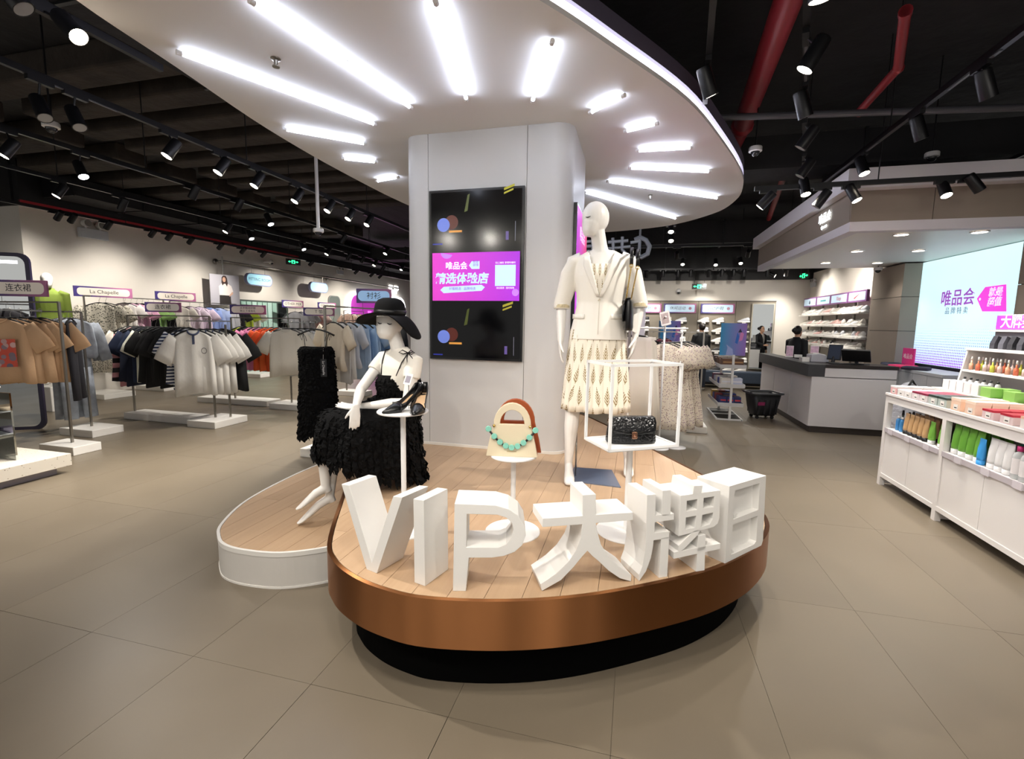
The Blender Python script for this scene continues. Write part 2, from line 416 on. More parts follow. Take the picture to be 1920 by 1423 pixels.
def loc_ell(dr): return [(p[0]-EC.x, p[1]-EC.y) for p in (offset_poly(OVAL, dr) if dr else OVAL)]
M_CAN = mat('canopy_white', 'f1f0ef', .7)
MB().prism(loc_ell(0), 0, .03).build('soffit_disc', M_CAN, can, smooth='auto')
MB().prism(loc_ell(-.03), .03, .10).build('led_edge', mat('led_edge_glow', 'ffffff', .5, emit=6.0, ecol='f2f0ff'), can, smooth='auto')
MB().prism(loc_ell(-.005), .10, .2).build('upper_band', mat('canopy_upper_band', '5a5566', .5), can, smooth='auto')
for (x, y) in ((-2.2, 3.2), (.2, 6.0), (-2.3, 7.2)):
    MB().cyl((x-EC.x, y-EC.y, .2), (x-EC.x, y-EC.y, 1.2), .012, n=6).build('hanger_rod', M_BMET, can)
TUBES = [((330, 97), (706, 234), 'long tube light nearest the left rim of the canopy'), ((467, 0), (772, 203), 'longest tube light running out of the top edge, left of the column'),
 ((816, 0), (875, 187), 'tube light pointing straight at the column front from the top edge'), ((1036, 76), (998, 190), 'tube light with round end cap leaning right above the column'),
 ((1172, 178), (1105, 212), 'short slanted tube light just right of the column top'), ((1235, 231), (1170, 247), 'shortest tube light right of the column, second below the slanted one'),
 ((1300, 277), (1192, 283), 'nearly level short tube light right of the column'), ((1333, 322), (1178, 315), 'level tube light above the two sloping far ones'),
 ((1347, 372), (1138, 340), 'long tube light sloping towards the far right rim'), ((1268, 410), (1095, 360), 'tube light right above the standing mannequin head'),
 ((530, 242), (688, 270), 'tube light left of the column, third from the left rim'), ((640, 297), (708, 304), 'short tube light left of the column, level'), ((748, 332), (705, 340), 'shortest tube light touching the column on its left')]
M_TUBE = mat('tube_glow', 'ffffff', .5, emit=TUBE_E, ecol='e2ebff')
for (a, b_, lab) in TUBES:
    p, q = pz(*a, 3.175), pz(*b_, 3.175); mid = (p+q)/2; L = (q-p).length; d = (q-p).normalized()
    t = thing('tube_light', 'white glowing ' + lab, 'tube light', mid, 0, 'tube lights under the canopy')
    MB().tube([-d*(L/2-.03), d*(L/2-.03)], .0115, 12, side=(0, 0, 1)).build('tube', M_TUBE, t, smooth='auto')
    for s in (-1, 1): MB().tube([d*s*(L/2-.03), d*s*L/2], .0150, 12).build('end_cap', M_WMET, t, smooth='auto')
    MB().box((0, 0, .0175), (.02, .02, .012)).build('clip', M_WMET, t)
for k, (x, y) in enumerate(((517, 113), (1219, 367))):
    p = pz(x, y, 3.19); t = thing('ceiling_sprinkler', ['small metal sprinkler head under the canopy left of the column', 'small metal sprinkler head under the canopy above the standing mannequin'][k], 'sprinkler', p)
    MB().lathe([(.03, .01), (.03, .004), (.012, 0), (.008, -.03), (.022, -.034), (.022, -.04), (.002, -.04)], n=12).build('head', M_STEEL, t, smooth='auto')
    MB().cyl((-.012, 0, 0), (-.012, 0, -.035), .003, n=6).cyl((.012, 0, 0), (.012, 0, -.035), .003, n=6).build('frame', M_STEEL, t)
# ---------------------------------------------------------------- lighting tracks and spotlights
TRACKS = []
def track(p, q, lab, w=.035, h=.045):
    p, q = V(p), V(q); TRACKS.append((p.copy(), q.copy())); t = thing('lighting_track', lab, 'track', (p+q)/2, 0); d = (q-p)/2; a = math.atan2(d.y, d.x); L = d.length*2
    MB().box((0, 0, 0), (L, w, h), a).build('rail', M_BMET, t)
    n = max(2, int(L/2.4))
    for i in range(n):
        c = d*(-1 + 2*(i+.5)/n); MB().cyl((c.x, c.y, h/2), (c.x, c.y, 4.4-t.location.z), .006, n=6).build('hanger_rod', M_BMET, t)
    for i in range(int(L/1.3)):
        c = d*(-1 + 2*(i+.3)/int(L/1.3)); MB().box((c.x, c.y, -h/2-.002), (.5, w*.5, .006), a).build('track_insert', mat('track_insert_grey', '5b5d63', .4), t)
    return t
TX = {1: -4.2, 2: -5.63, 3: -7.05, 4: -9.2}; TZ = 3.3
TN = {1: 'the ceiling track nearest the oval canopy', 2: 'the second ceiling track from the canopy', 3: 'the third ceiling track from the canopy', 4: 'the ceiling track nearest the clothes wall'}
for k, x in TX.items(): track((x, -1.5, TZ), (x, 22.5, TZ), 'black lighting track running towards the back, ' + {1: 'nearest the oval canopy', 2: 'second from the canopy', 3: 'third from the canopy', 4: 'nearest the clothes wall'}[k])
housing = MB().lathe([(.0005, .18), (.040, .18), (.045, .17), (.048, 0), (.044, .0), (.042, .008), (.0005, .008)], n=18).mesh('housing')
housing.materials.append(M_BMET); housing.polygons.foreach_set('use_smooth', [True]*len(housing.polygons))
try: housing.set_sharp_from_angle(angle=math.radians(40))
except Exception: pass
lensd = MB().lathe([(.0005, .001), (.042, .001), (.042, .006), (.0005, .006)], n=18).mesh('lens'); lensd.materials.append(M_LENS)
adapt = MB().box((0, 0, 0), (.16, .036, .034)).mesh('adapter'); adapt.materials.append(M_BMET)
def obj_of(me, name, parent, mt=None):
    o = bpy.data.objects.new(name, me); COL.objects.link(o); o.parent = parent
    if mt: recolor(o, mt)
    return o
def spot(lens, tz, aim, lit, lab, az=PI/2, power=1.0, warm=WARM, grp='track spotlights'):
    """lens: world point of the lens; the light hangs from a track at height tz"""
    lens = V(lens); aim = V(aim).normalized(); back = lens - aim*.13
    best = None
    for a_, b2 in TRACKS:
        d_ = b2-a_; u = max(0, min(1, (back-a_).dot(d_)/d_.length_squared)); c_ = a_ + d_*u; e_ = (V((c_.x, c_.y))-V((back.x, back.y))).length
        if best is None or e_ < best[0]: best = (e_, c_, math.atan2(d_.y, d_.x))
    if best[0] < .35: ap, tz, az = best[1], best[1].z, best[2]
    else: ap = back
    t = thing('track_spotlight', lab, 'spotlight', (ap.x, ap.y, tz-.035), 0, grp)
    if best[0] >= .35: MB().cyl((0, 0, 0), (0, 0, 4.4-tz+.035), .008, n=6).build('drop_rod', M_BMET, t)
    off = back - V(t.location)
    obj_of(adapt, 'adapter', t).rotation_euler = (0, 0, az)
    MB().cyl((0, 0, 0), off*.98, .008, n=6).build('stem', M_BMET, t)
    Q = V((0, 0, -1)).rotation_difference(aim).to_matrix().to_4x4()
    HM = Matrix.Translation(lens - V(t.location)) @ Q; h = obj_of(housing, 'housing', t); h.matrix_local = HM
    obj_of(lensd, 'lens', h, M_LENS if lit == 1 else (M_LENSW if lit == 2 else M_OFF))
    if lit:
        l = bpy.data.lights.new('spot_lamp', 'SPOT'); l.energy = SPOT_W*power; l.spot_size = math.radians(86); l.spot_blend = 1.0; l.shadow_soft_size = .035; l.color = warm
        lo = bpy.data.objects.new('spot_lamp', l); COL.objects.link(lo); lo.parent = t; lo.matrix_local = Matrix.Translation(lens + aim*.012 - V(t.location)) @ Q
    return t
# right side tracks
track((2.06, .5, 3.3), (2.06, 6.5, 3.3), 'black lighting track running to the till, right of the oval canopy')
track((1.15, 5.65, 3.04), (5.6, 5.56, 3.04), 'black lighting track across the front of the till soffit')
ta, tb = pz(1513, 20, 3.3), pz(1507, 380, 3.3); track(ta - (tb-ta)*.3, tb, 'black lighting track beside the thick red pipe')
tc_, td_ = pz(1337, 5, 3.3), pz(1322, 190, 3.3); track(tc_-(td_-tc_)*1.0, td_, 'black lighting track close to the bright canopy edge')
track((-3.2, 11.0, 3.3), (4.2, 11.0, 3.3), 'black lighting track across the shoe area, nearer one')
track((-.5, 13.2, 3.05), (4.2, 13.2, 3.05), 'black lighting track along the shoe wall')
LEFT = {1: [(85, 222, 0), (150, 240, 0), (312, 293, 1), (408, 324, 1), (476, 349, 1), (552, 378, 1), (613, 396, 1), (652, 411, 1), (687, 422, 1)],
        2: [(5, 292, 1), (157, 332, 2), (359, 372, 0), (443, 394, 0), (508, 421, 2), (640, 456, 2), (722, 476, 1)],
        3: [(105, 368, 1), (226, 394, 2), (422, 435, 1), (472, 448, 2), (570, 468, 2), (612, 477, 1), (651, 487, 2), (677, 492, 2), (701, 498, 1), (716, 507, 2), (752, 506, 1)],
        4: [(105, 400, 0), (131, 408, 1), (198, 415, 0), (281, 433, 0), (313, 443, 2), (353, 446, 0), (409, 456, 0), (452, 470, 2), (490, 472, 0), (580, 492, 2), (665, 509, 2), (694, 514, 0), (710, 520, 1)]}
for k, L in LEFT.items():
    for i, (x, y, lit) in enumerate(L):
        p = pX(x, y, TX[k]+.03); p.z = max(2.95, min(3.16, p.z))
        if k == 4: aim = (-.75, .05, -.6)
        elif lit == 1: aim = V((-.25, -.45, -.85))
        else: aim = (RND.choice((-.5, .45)), -.05, -.8)
        lab = ('lit' if lit else 'unlit') + ' black spotlight, %s from the front on %s' % (ORD[i], TN[k])
        spot(p, TZ, aim, lit, lab, PI/2, 1.35)
track(pz(148, 45, 3.3)+V((0, -2.5, 0)), pz(148, 45, 3.3)+V((0, .5, 0)), 'short lighting track above the large bright spotlight')
spot(pz(148, 70, 3.1), 3.3, V((-.35, 2.1, .5))-pz(148, 70, 3.1), 1, 'large bright spotlight close by at the upper left of the picture', PI/2, 1.7)
spot(pz(45, 18, 3.05), 3.3, (.5, .3, -.8), 0, 'unlit spotlight cut by the top edge, beside the large bright one', PI/2)
RIGHT = [((1537, 2), 1, (.1, .2, -.95), 'very bright spotlight at the top edge beside the red pipe'), ((1508, 132), 1, (-.45, .1, -.85), 'lit long spotlight below the very bright one beside the red pipe'),
 ((1511, 220), 0, (.35, .2, -.9), 'dim spotlight in the middle of the row beside the red pipe'), ((1500, 278), 0, (-.5, .2, -.8), 'unlit spotlight fourth in the row beside the red pipe'),
 ((1499, 331), 0, (-.5, .1, -.8), 'unlit spotlight fifth in the row beside the red pipe'), ((1333, 181), 1, (.35, .3, -.85), 'lit spotlight at the end of the track by the canopy edge'),
 ((1424, 389), 1, (-.6, .2, -.7), 'lit spotlight tilted left on the crossing track, nearest the canopy'), ((1511, 365), 1, (.1, -.3, -.9), 'lit spotlight on the crossing track left of the soffit'),
 ((1529, 388), 0, (-.5, .2, -.8), 'unlit spotlight on the crossing track beside the soffit corner'), ((1607, 376), 1, (.35, -.3, -.85), 'lit spotlight in front of the soffit fascia, left one'),
 ((1775, 367), 1, (.1, -.4, -.85), 'lit spotlight in front of the soffit fascia, middle one'), ((1838, 357), 0, (.6, .1, -.7), 'unlit spotlight in front of the soffit fascia, right of the lit pair'),
 ((1621, 326), 1, (.2, -.3, -.9), 'lit spotlight at the far end of the long diagonal track'), ((1728, 262), 0, (.35, .1, -.9), 'dim spotlight in the middle of the long diagonal track'), ((1854, 184), 0, (.4, .2, -.85), 'dim spotlight at the near end of the long diagonal track')]
for (px, lit, aim, lab) in RIGHT: spot(pY(*px, 5.58) if px[1] > 350 else pz(*px, 3.08), 3.3, aim, lit, lab, .0 if px[1] > 340 else PI/2, 1.0)
FAR = [((1258, 435), 3.15, 1), ((1258, 452), 3.1, 1), ((1280, 496), 3.1, 1), ((1342, 497), 3.1, 1), ((1389, 494), 3.1, 1), ((1328, 523), 2.85, 1), ((1212, 528), 2.85, 1), ((1472, 528), 2.9, 2), ((1205, 536), 2.85, 0), ((1242, 535), 2.85, 0), ((1270, 536), 2.85, 0), ((1294, 535), 2.85, 0), ((1352, 534), 2.85, 0), ((1374, 535), 2.85, 0), ((1393, 533), 2.85, 0), ((1437, 533), 2.85, 0)]
for i, (px, z, lit) in enumerate(FAR):
    p = pz(*px, z)
    if z < 2.92: p = pY(*px, 13.2); p.z = 2.85
    lab = ('lit' if lit else 'unlit') + ' small spotlight, ' + (ORD[i] + ' of the row over the shoe area' if i < 8 else ORD[i-8] + ' in the line of dark ones above the shoe wall')
    spot(p, 3.3 if z > 2.92 else 3.05, ((0, -.5, -.85) if z > 2.92 else (0, .5, -.85)) if lit else (0, .25, -.95), lit, lab, 0, 1.0)

for i, (p_, a_) in enumerate((((3.0, 11.0, 3.05), (1, .35, -.75)), ((3.4, 11.05, 3.05), (.9, -.25, -.9)), ((3.3, 13.2, 2.85), (1, -.3, -.6)), ((2.2, 11.0, 3.05), (.1, 1, -.6)), ((.8, 11.0, 3.05), (.1, 1, -.6)))):  # extra spots, added only to brighten the shoe shelves and shoe wall
    spot(p_, 3.3, a_, 1, 'added lit spotlight over the staff side, %s, aimed at the shoe shelves' % ORD[i], 0, .9)
# entrance track behind the viewer that lights the platform front
track((-4.0, -.6, 3.3), (3.4, -.6, 3.3), 'lighting track over the entrance behind the viewer')
for i, (x, tx, ty, tz_) in enumerate(((-3.4, -1.9, 2.9, .6), (-2.6, -1.6, 3.0, 1.0), (-1.8, -.9, 2.4, .6), (-.9, -.3, 2.6, .8), (.2, -.2, 3.4, 1.7), (1.0, .3, 2.8, .7), (2.0, 2.8, 4.4, .8), (2.9, 2.6, 4.0, .8))):
    p_ = V((x, -.5, 3.1)); spot(p_, 3.3, V((tx, ty, tz_))-p_, 1, 'spotlight over the entrance, %s from the left, aimed at the display' % ORD[i], 0, ENTR)
for i, (x, tx, ty) in enumerate(((-3.9, -3.2, .9), (-2.2, -1.9, .3), (-.4, -.2, .5), (1.5, 1.3, .9), (3.2, 2.2, 1.6))):  # unseen extra spots, added to lift the brightness of the near floor
    p_ = V((x, -.5, 3.1)); spot(p_, 3.3, V((tx, ty, 0))-p_, 1, 'added unseen spotlight over the entrance, %s from the left, aimed at the bare floor' % ORD[i], 0, .55)
track((-1.6, .75, 3.3), (2.6, .75, 3.3), 'lighting track above the viewer in front of the platform')
for i, (x, tx, ty, tz_, pw) in enumerate(((-1.2, -1.0, 2.0, .6, .55), (-.3, -.2, 2.1, .6, .55), (.9, .5, 2.6, .6, .6), (2.2, 2.6, 3.9, .8, .8))):
    p_ = V((x, .78, 3.1)); spot(p_, 3.3, V((tx, ty, tz_))-p_, 1, 'spotlight above the viewer, %s from the left, aimed at the letters' % ORD[i], 0, pw)
# ---------------------------------------------------------------- pipes, ducts, cameras on the ceiling
def pipe(pts, r, mt, name, lab, cat='pipe', n=12):
    t = thing(name, lab, cat, pts[0]); q = [V(p)-V(pts[0]) for p in pts]; MB().tube(q, r, n).build('run', mt, t, smooth='auto')
    for a in q[1:-1]: MB().sphere(a, r*1.25, 10, 6).build('elbow', mt, t, smooth=True)
    for a in (q[0], q[-1]):
        MB().tube([a+(q[1]-q[0]).normalized()*.0, a+(q[1]-q[0]).normalized()*.05], r*1.15, n).build('coupling', mt, t, smooth='auto')
    return t
pipe([pz(1500, -60, 3.9), pz(1392, 235, 3.9), pz(1340, 345, 3.9)], .10, M_RED, 'sprinkler_pipe', 'thick red sprinkler pipe running over the right of the canopy', n=16)
pipe([pz(1698, 20, 3.7), pz(1684, 128, 3.7), pz(1612, 208, 3.7)], .035, M_RED, 'sprinkler_branch', 'thin bent red pipe hanging alone over the right side')
pipe([pz(1470, 330, 4.0), pz(1420, 470, 4.0)], .05, M_RED, 'sprinkler_main', 'faint red pipe behind the dark duct near the soffit')
pipe([(0.6, 5.03, 3.55), (6.5, 5.85, 3.55)], .03, mat('grey_conduit', '4a4a50', .4), 'conduit', 'long grey conduit crossing above the till front')
def duct(x0, x1, y0, y1, z0, z1, lab, mt=M_CEIL):
    t = thing('air_duct', lab, 'duct', ((x0+x1)/2, (y0+y1)/2, z0)); sx, sy = x1-x0, y1-y0
    MB().box((0, 0, (z1-z0)/2), (sx, sy, z1-z0)).build('casing', mt, t)
    along = sy > sx; n = int(max(sx, sy)/1.2)
    for i in range(n+1):
        c = -max(sx, sy)/2 + max(sx, sy)*i/n
        MB().box((0, c, (z1-z0)/2) if along else (c, 0, (z1-z0)/2), (sx+.04, .03, z1-z0+.04) if along else (.03, sy+.04, z1-z0+.04)).build('flange', M_BMET, t)
    return t
duct(-4.0, -3.2, -1, 22, 3.75, 4.2, 'black air duct along the left rim of the canopy')
duct(-10.7, -10.0, 6.6, 22, 3.8, 4.1, 'black air duct high above the clothes wall')
duct(1.0, 4.2, 6.9, 7.5, 3.6, 4.0, 'black air duct crossing behind the soffit')
duct(-3.0, 4.3, 12.0, 12.6, 3.5, 4.0, 'black air duct crossing above the shoe wall')
duct(-9, -2.5, 15, 15.7, 3.7, 4.1, 'black air duct crossing far back over the clothes')
def cam_dome(p, lab, drop=None):
    t = thing('dome_camera', lab, 'camera', p)
    MB().lathe([(.001, .05), (.06, .05), (.065, .04), (.065, .005), (.055, 0), (.001, 0)], n=20).build('housing', M_WMET, t, smooth='auto')
    MB().sphere((0, 0, .0), (.045, .045, .045), 16, 8).build('dome', mat('smoked_dome', '2a2c30', .08), t, smooth=True)
    if drop: MB().cyl((0, 0, .05), (0, 0, drop), .022, n=12).build('drop_pole', M_WMET, t, smooth='auto')
    else: MB().cyl((0, 0, .05), (0, 0, 4.4-p[2]), .008, n=6).build('drop_rod', M_BMET, t)
cam_dome(pz(597, 436, 2.75), 'white dome camera on a long pale pole beside the column', 1.65)
cam_dome(pz(96, 240, 3.3), 'white dome camera among the spotlights at upper left')
cam_dome(pz(1416, 285, 3.4), 'white dome camera right of the canopy tip')
cam_dome(pz(1747, 295, 3.4), 'white dome camera above the soffit front')
cam_dome(pz(1646, 507, 2.60), 'small white dome camera under the soffit beside the grey pier')
for (px, X, lab) in (((505, 491), -10.7, 'white wall camera above the fitting room rail'), ((1272, 546), None, 'small white wall camera above the shoe signs')):
    p = pX(*px, X) if X else pY(*px, 14.1)
    t = thing('wall_camera', lab, 'camera', p); n = V((1, 0, 0)) if X else V((0, -1, 0))
    MB().tube([-n*.2, n*.02], .025, 10).build('bracket', M_WMET, t, smooth='auto'); MB().sphere(n*.06, .07, 14, 8).build('housing', M_WMET, t, smooth=True); MB().sphere(n*.08+V((0, 0, -.035)), .045, 12, 8).build('dome', MATS['smoked_dome'], t, smooth=True)
# exit signs and emergency lamps
def exit_sign(p, nrm, lab, w=.36, h=.14):
    t = thing('exit_sign', lab, 'exit sign', p); M = face_M((0, 0, 0), nrm)
    to = lambda a, b, c: tuple((M @ V((a, b, c, 1))).to_3d()) if False else tuple(M @ V((a, b, c)))
    MB().prism([(-w/2, -h/2), (w/2, -h/2), (w/2, h/2), (-w/2, h/2)], -.02, 0, to).build('case', M_BLACK, t)
    G = mat('exit_green_glow', '35e08a', .5, emit=2.2, ecol='2fe58c')
    MB().prism([(-.05, -.05), (.05, -.05), (.05, .05), (-.05, .05)], .001, .003, to).build('symbol', G, t)
    for s in (-1, 1):
        MB().prism([(s*.15, 0), (s*.10, .03), (s*.10, .01), (s*.06, .01), (s*.06, -.01), (s*.10, -.01), (s*.10, -.03)], .001, .003, to).build('arrow', G, t)
    MB().prism([(-.018, -.04), (.018, -.04), (.018, .01), (-.018, .01)], .003, .004, to).sphere(tuple(M @ V((.0, .025, .004))), .011, 8, 6).build('runner', M_BLACK, t)
    for s in (-1, 1): MB().cyl(tuple(M @ V((s*.12, h/2, -.01))), tuple(M @ V((s*.12, 4.4-p[2], -.01))), .004, n=5).build('hanger_wire', M_BMET, t)
exit_sign(pX(550, 491, -9.9), (1, -.6, 0), 'green lit exit sign hanging by the clothes wall', .42, .17)
exit_sign(pY(1311, 537, 13.4), (-.1, -1, 0), 'green lit exit sign hanging above the shoe wall')
exit_sign(pz(1507, 517, 2.75), (-1, -.3, 0), 'green exit sign seen nearly edge on beside the soffit', .3, .13)
def twin(p, nrm, lab, s=1.0):
    t = thing('emergency_lamp', lab, 'lamp', p); M = face_M((0, 0, 0), nrm); q = lambda a, b, c: tuple(M @ V((a*s, b*s, c*s)))
    MB().prism([(-.22, -.1), (.22, -.1), (.22, .06), (-.22, .06)], 0, .07, q).build('battery_case', mat('pale_grey_plastic', 'c9ccd0', .5), t, bevel=.008)
    for a in (-.11, .11):
        MB().tube([q(a, .06, .035), q(a, .12, .045)], .02*s, 8).build('neck', M_WMET, t)
        MB().tube([q(a, .14, .0), q(a, .14, .10)], [.05*s, .065*s], 14).build('lamp_head', M_WMET, t, smooth='auto')
        MB().tube([q(a, .14, .10), q(a, .14, .105)], .055*s, 14).build('lamp_lens', M_OFF, t)
twin(pX(172, 437, -10.88), (1, 0, 0), 'twin-head emergency lamp on the clothes wall under the red trim', 1.2)
twin(pX(636, 510, -10.88), (1, 0, 0), 'twin-head emergency lamp far along the clothes wall', .9)
twin(pX(1527, 533, 4.39), (-1, 0, 0), 'black-and-white emergency lamp over the tall shoe shelves', .7)
# ---------------------------------------------------------------- display platforms
from mathutils.geometry import tessellate_polygon
m = mat('oak_boards', 'c19a72', .42, spec=.35); nt = m.node_tree; b = nt.nodes['Principled BSDF']
tc = nt.nodes.new('ShaderNodeNewGeometry'); mp = nt.nodes.new('ShaderNodeMapping'); mp.inputs['Scale'].default_value = (22, 1.3, 1); nt.links.new(tc.outputs['Position'], mp.inputs[0])
oi = nt.nodes.new('ShaderNodeObjectInfo'); cmb = nt.nodes.new('ShaderNodeCombineXYZ'); nt.links.new(math_node(nt, 'MULTIPLY', oi.outputs['Random'], 30), cmb.inputs[2])
va = nt.nodes.new('ShaderNodeVectorMath'); va.operation = 'ADD'; nt.links.new(mp.outputs[0], va.inputs[0]); nt.links.new(cmb.outputs[0], va.inputs[1])
n1 = nt.nodes.new('ShaderNodeTexNoise'); n1.inputs['Scale'].default_value = 1.0; n1.inputs['Detail'].default_value = 8; n1.inputs['Roughness'].default_value = .65; nt.links.new(va.outputs[0], n1.inputs['Vector'])
f = math_node(nt, 'ADD', math_node(nt, 'MULTIPLY', n1.outputs['Fac'], .8), math_node(nt, 'MULTIPLY', oi.outputs['Random'], .25))
mixcol(nt, f, 'a88a6c', 'ccae8e', b.inputs['Base Color'])
M_OAK = m
M_COPPER = mat('brushed_copper', 'a06c44', .36, metal=1, aniso=1.0)
M_COPPER.node_tree.nodes['Principled BSDF'].inputs['Anisotropic Rotation'].default_value = .25
GOLD = ccw(catmull([(-1.86, 2.70), (-1.51, 2.04), (-1.35, 1.845), (-1.17, 1.735), (-.98, 1.68), (-.78, 1.67), (-.46, 1.74), (-.15, 1.87), (.18, 2.08), (.44, 2.29), (.65, 2.55), (.79, 2.86), (.80, 3.17), (.70, 3.46), (.55, 3.76), (.17, 4.48), (-.27, 5.35), (-.72, 6.0), (-1.4, 6.35), (-2.1, 6.2), (-2.55, 5.7), (-2.68, 5.0), (-2.52, 4.1), (-2.2, 3.36)], 5))
WHITE = ccw(catmull([(-2.2, 2.19), (-2.37, 2.21), (-2.5, 2.285), (-2.65, 2.45), (-2.82, 2.84), (-2.89, 3.37), (-2.89, 3.9), (-2.86, 4.7), (-2.78, 5.25), (-2.64, 5.2), (-2.6, 4.9), (-2.45, 4.08), (-2.13, 3.33), (-1.80, 2.68), (-1.70, 2.46), (-1.78, 2.34), (-1.98, 2.22)], 6))
def boards(outline, z0, z1, par, w=.15, L=1.5):
    xs = [p[0] for p in outline]; ys = [p[1] for p in outline]; i = 0; x = min(xs)
    while x < max(xs):
        strip = clip(clip(outline, 0, x+.001, False), 0, x+w-.001, True); y = min(ys) - (i*.53 % 1)*L
        while y < max(ys) and len(strip) > 2:
            pc = clip(clip(strip, 1, y+.001, False), 1, y+L-.001, True)
            pc2 = [p for k, p in enumerate(pc) if (V(p)-V(pc[k-1])).length > 1e-5]
            if len(pc2) > 2: MB().prism(pc2, z0, z1).build('plank', M_OAK, par)
            y += L
        x += w; i += 1
lowp = tag(MB().prism(offset_poly(WHITE, -.004), .0, .21).build('low_platform', mat('plinth_grey_white', 'd2cec8', .55)), 'low rounded wooden platform with white sides under the seated mannequin feet', 'platform')
def ring(outer, inner, z0, z1):
    n = len(outer); mb = MB(); vs = [(*p, z) for pl in (outer, inner) for z in (z0, z1) for p in pl]
    fs = []
    for i in range(n):
        j = (i+1) % n
        fs += [(i, j, n+j, n+i), (2*n+i, 3*n+i, 3*n+j, 2*n+j), (n+i, n+j, 3*n+j, 3*n+i), (i, 2*n+i, 2*n+j, j)]
    return mb.add(vs, fs)
ring(WHITE, offset_poly(WHITE, -.014), .0, .012).build('bottom_bead', M_WHITE, lowp, smooth='auto')
ring(WHITE, offset_poly(WHITE, -.018), .2, .228).build('rim', M_WHITE, lowp, smooth='auto')
boards(offset_poly(WHITE, -.02), .205, .226, lowp)
upp = tag(MB().prism(offset_poly(GOLD, -.13), .0, .3).build('display_platform', mat('kick_black', '040404', .9, spec=.05)), 'large rounded wooden display platform with a brushed copper band and black recessed base', 'platform')
ring(GOLD, offset_poly(GOLD, -.02), .255, .4715).build('copper_band', M_COPPER, upp, smooth='auto')
MB().prism(offset_poly(GOLD, -.02), .26, .452).build('deck', mat('deck_underlay', '2a211a', .8), upp)
boards(offset_poly(GOLD, -.024), .452, .47, upp)

# ---------------------------------------------------------------- block letters along the front rim
def shape(loops, front, depth, mb=None):
    mb = mb or MB(); fr = [[front(*p) for p in lp] for lp in loops]; flat = [p for lp in fr for p in lp]; n = len(flat)
    tris = tessellate_polygon([[V(p) for p in lp] for lp in fr])
    vs = flat + [p + depth for p in flat]; fs = [tuple(t) for t in tris] + [tuple(i+n for i in t[::-1]) for t in tris]; o = 0
    for lp in fr:
        k = len(lp); fs += [(o+i, o+(i+1) % k, n+o+(i+1) % k, n+o+i) for i in range(k)]; o += k
    return mb.add(vs, fs)
M_LET = mat('letter_white', 'e8e6e2', .45)
def letter(name, lab, crop, loops_list, a, b_, depth=.165, z_top=None):
    ox, oy, s = crop; a, b_ = V((*a, 0)), V((*b_, 0)); base = (a+b_)/2; base.z = .47
    dv = V((-(b_.y-a.y), b_.x-a.x, 0)).normalized()*depth
    def fr(x, y):
        p = pP(ox+x/s, oy+y/s, a, b_); p.z = max(p.z, .4705); return p - base
    mb = MB()
    for loops in loops_list: shape(loops, fr, dv, mb)
    return tag(mb.build(name, M_LET, None, loc=base, bevel=.0015), lab, 'letter', 'white block letters on the platform rim'), fr, dv
c1, c2, c3 = (620, 870, 4.8), (980, 860, 5.27), (1150, 860, 5.69)
letter('letter_block', 'white block letter V at the end of the platform lettering', c1, [[[(97, 180), (165, 192), (370, 890), (562, 290), (645, 300), (415, 990), (325, 968)]]], (-1.28, 1.85), (-.94, 1.75))
letter('letter_block', 'white block letter I between the V and the P', c1, [[[(745, 313), (838, 328), (850, 1110), (755, 1100)]]], (-.88, 1.768), (-.83, 1.755))
letter('letter_block', 'white block letter P with a rounded bowl', c1, [[[(1115, 357), (1480, 372), (1600, 405), (1690, 465), (1745, 555), (1757, 640), (1725, 730), (1655, 792), (1560, 828), (1450, 843), (1243, 843), (1217, 1165), (1100, 1160)], [(1225, 450), (1220, 750), (1510, 752), (1580, 722), (1625, 665), (1645, 590), (1630, 530), (1580, 482), (1500, 457)]]], (-.69, 1.755), (-.525, 1.80))
letter('letter_block', 'white block character 大 with two curved legs', c2, [[[(595, 358), (725, 352), (722, 553), (1090, 530), (1090, 607), (724, 637), (737, 720), (775, 850), (850, 975), (950, 1065), (1075, 1150), (1070, 1228), (960, 1182), (850, 1107), (750, 1012), (690, 962), (640, 910), (590, 965), (500, 1075), (380, 1200), (190, 1322), (175, 1242), (330, 1135), (450, 1020), (530, 900), (575, 780), (590, 650), (195, 677), (200, 592), (592, 565)]]], (-.34, 1.855), (.02, 2.035))
letter('letter_block', 'white block character 牌 of many thin strokes', c3, [[[(360, 388), (455, 380), (440, 760), (425, 930), (400, 1060), (350, 1200), (275, 1312), (275, 1240), (310, 1150), (335, 1000), (350, 800)]], [[(527, 342), (615, 335), (608, 610), (518, 612)]], [[(442, 608), (648, 585), (646, 650), (438, 678)]], [[(436, 795), (600, 775), (592, 850), (430, 870)]], [[(512, 845), (596, 835), (574, 1266), (486, 1275)]],
 [[(718, 395), (1140, 338), (1132, 630), (1115, 690), (1070, 728), (1000, 748), (695, 828)], [(785, 450), (780, 560), (893, 542), (898, 432)], [(965, 420), (958, 530), (1070, 515), (1078, 402)], [(775, 628), (768, 755), (868, 738), (885, 608)], [(950, 600), (935, 728), (1030, 700), (1060, 640), (1065, 575)]],
 [[(862, 292), (955, 285), (941, 370), (848, 385)]], [[(860, 770), (932, 755), (900, 815), (750, 968), (697, 1000), (697, 930), (800, 828)]], [[(645, 1000), (1145, 905), (1140, 962), (645, 1068)]], [[(905, 825), (985, 808), (972, 1205), (882, 1222)]]], (.06, 2.05), (.33, 2.215), .16)
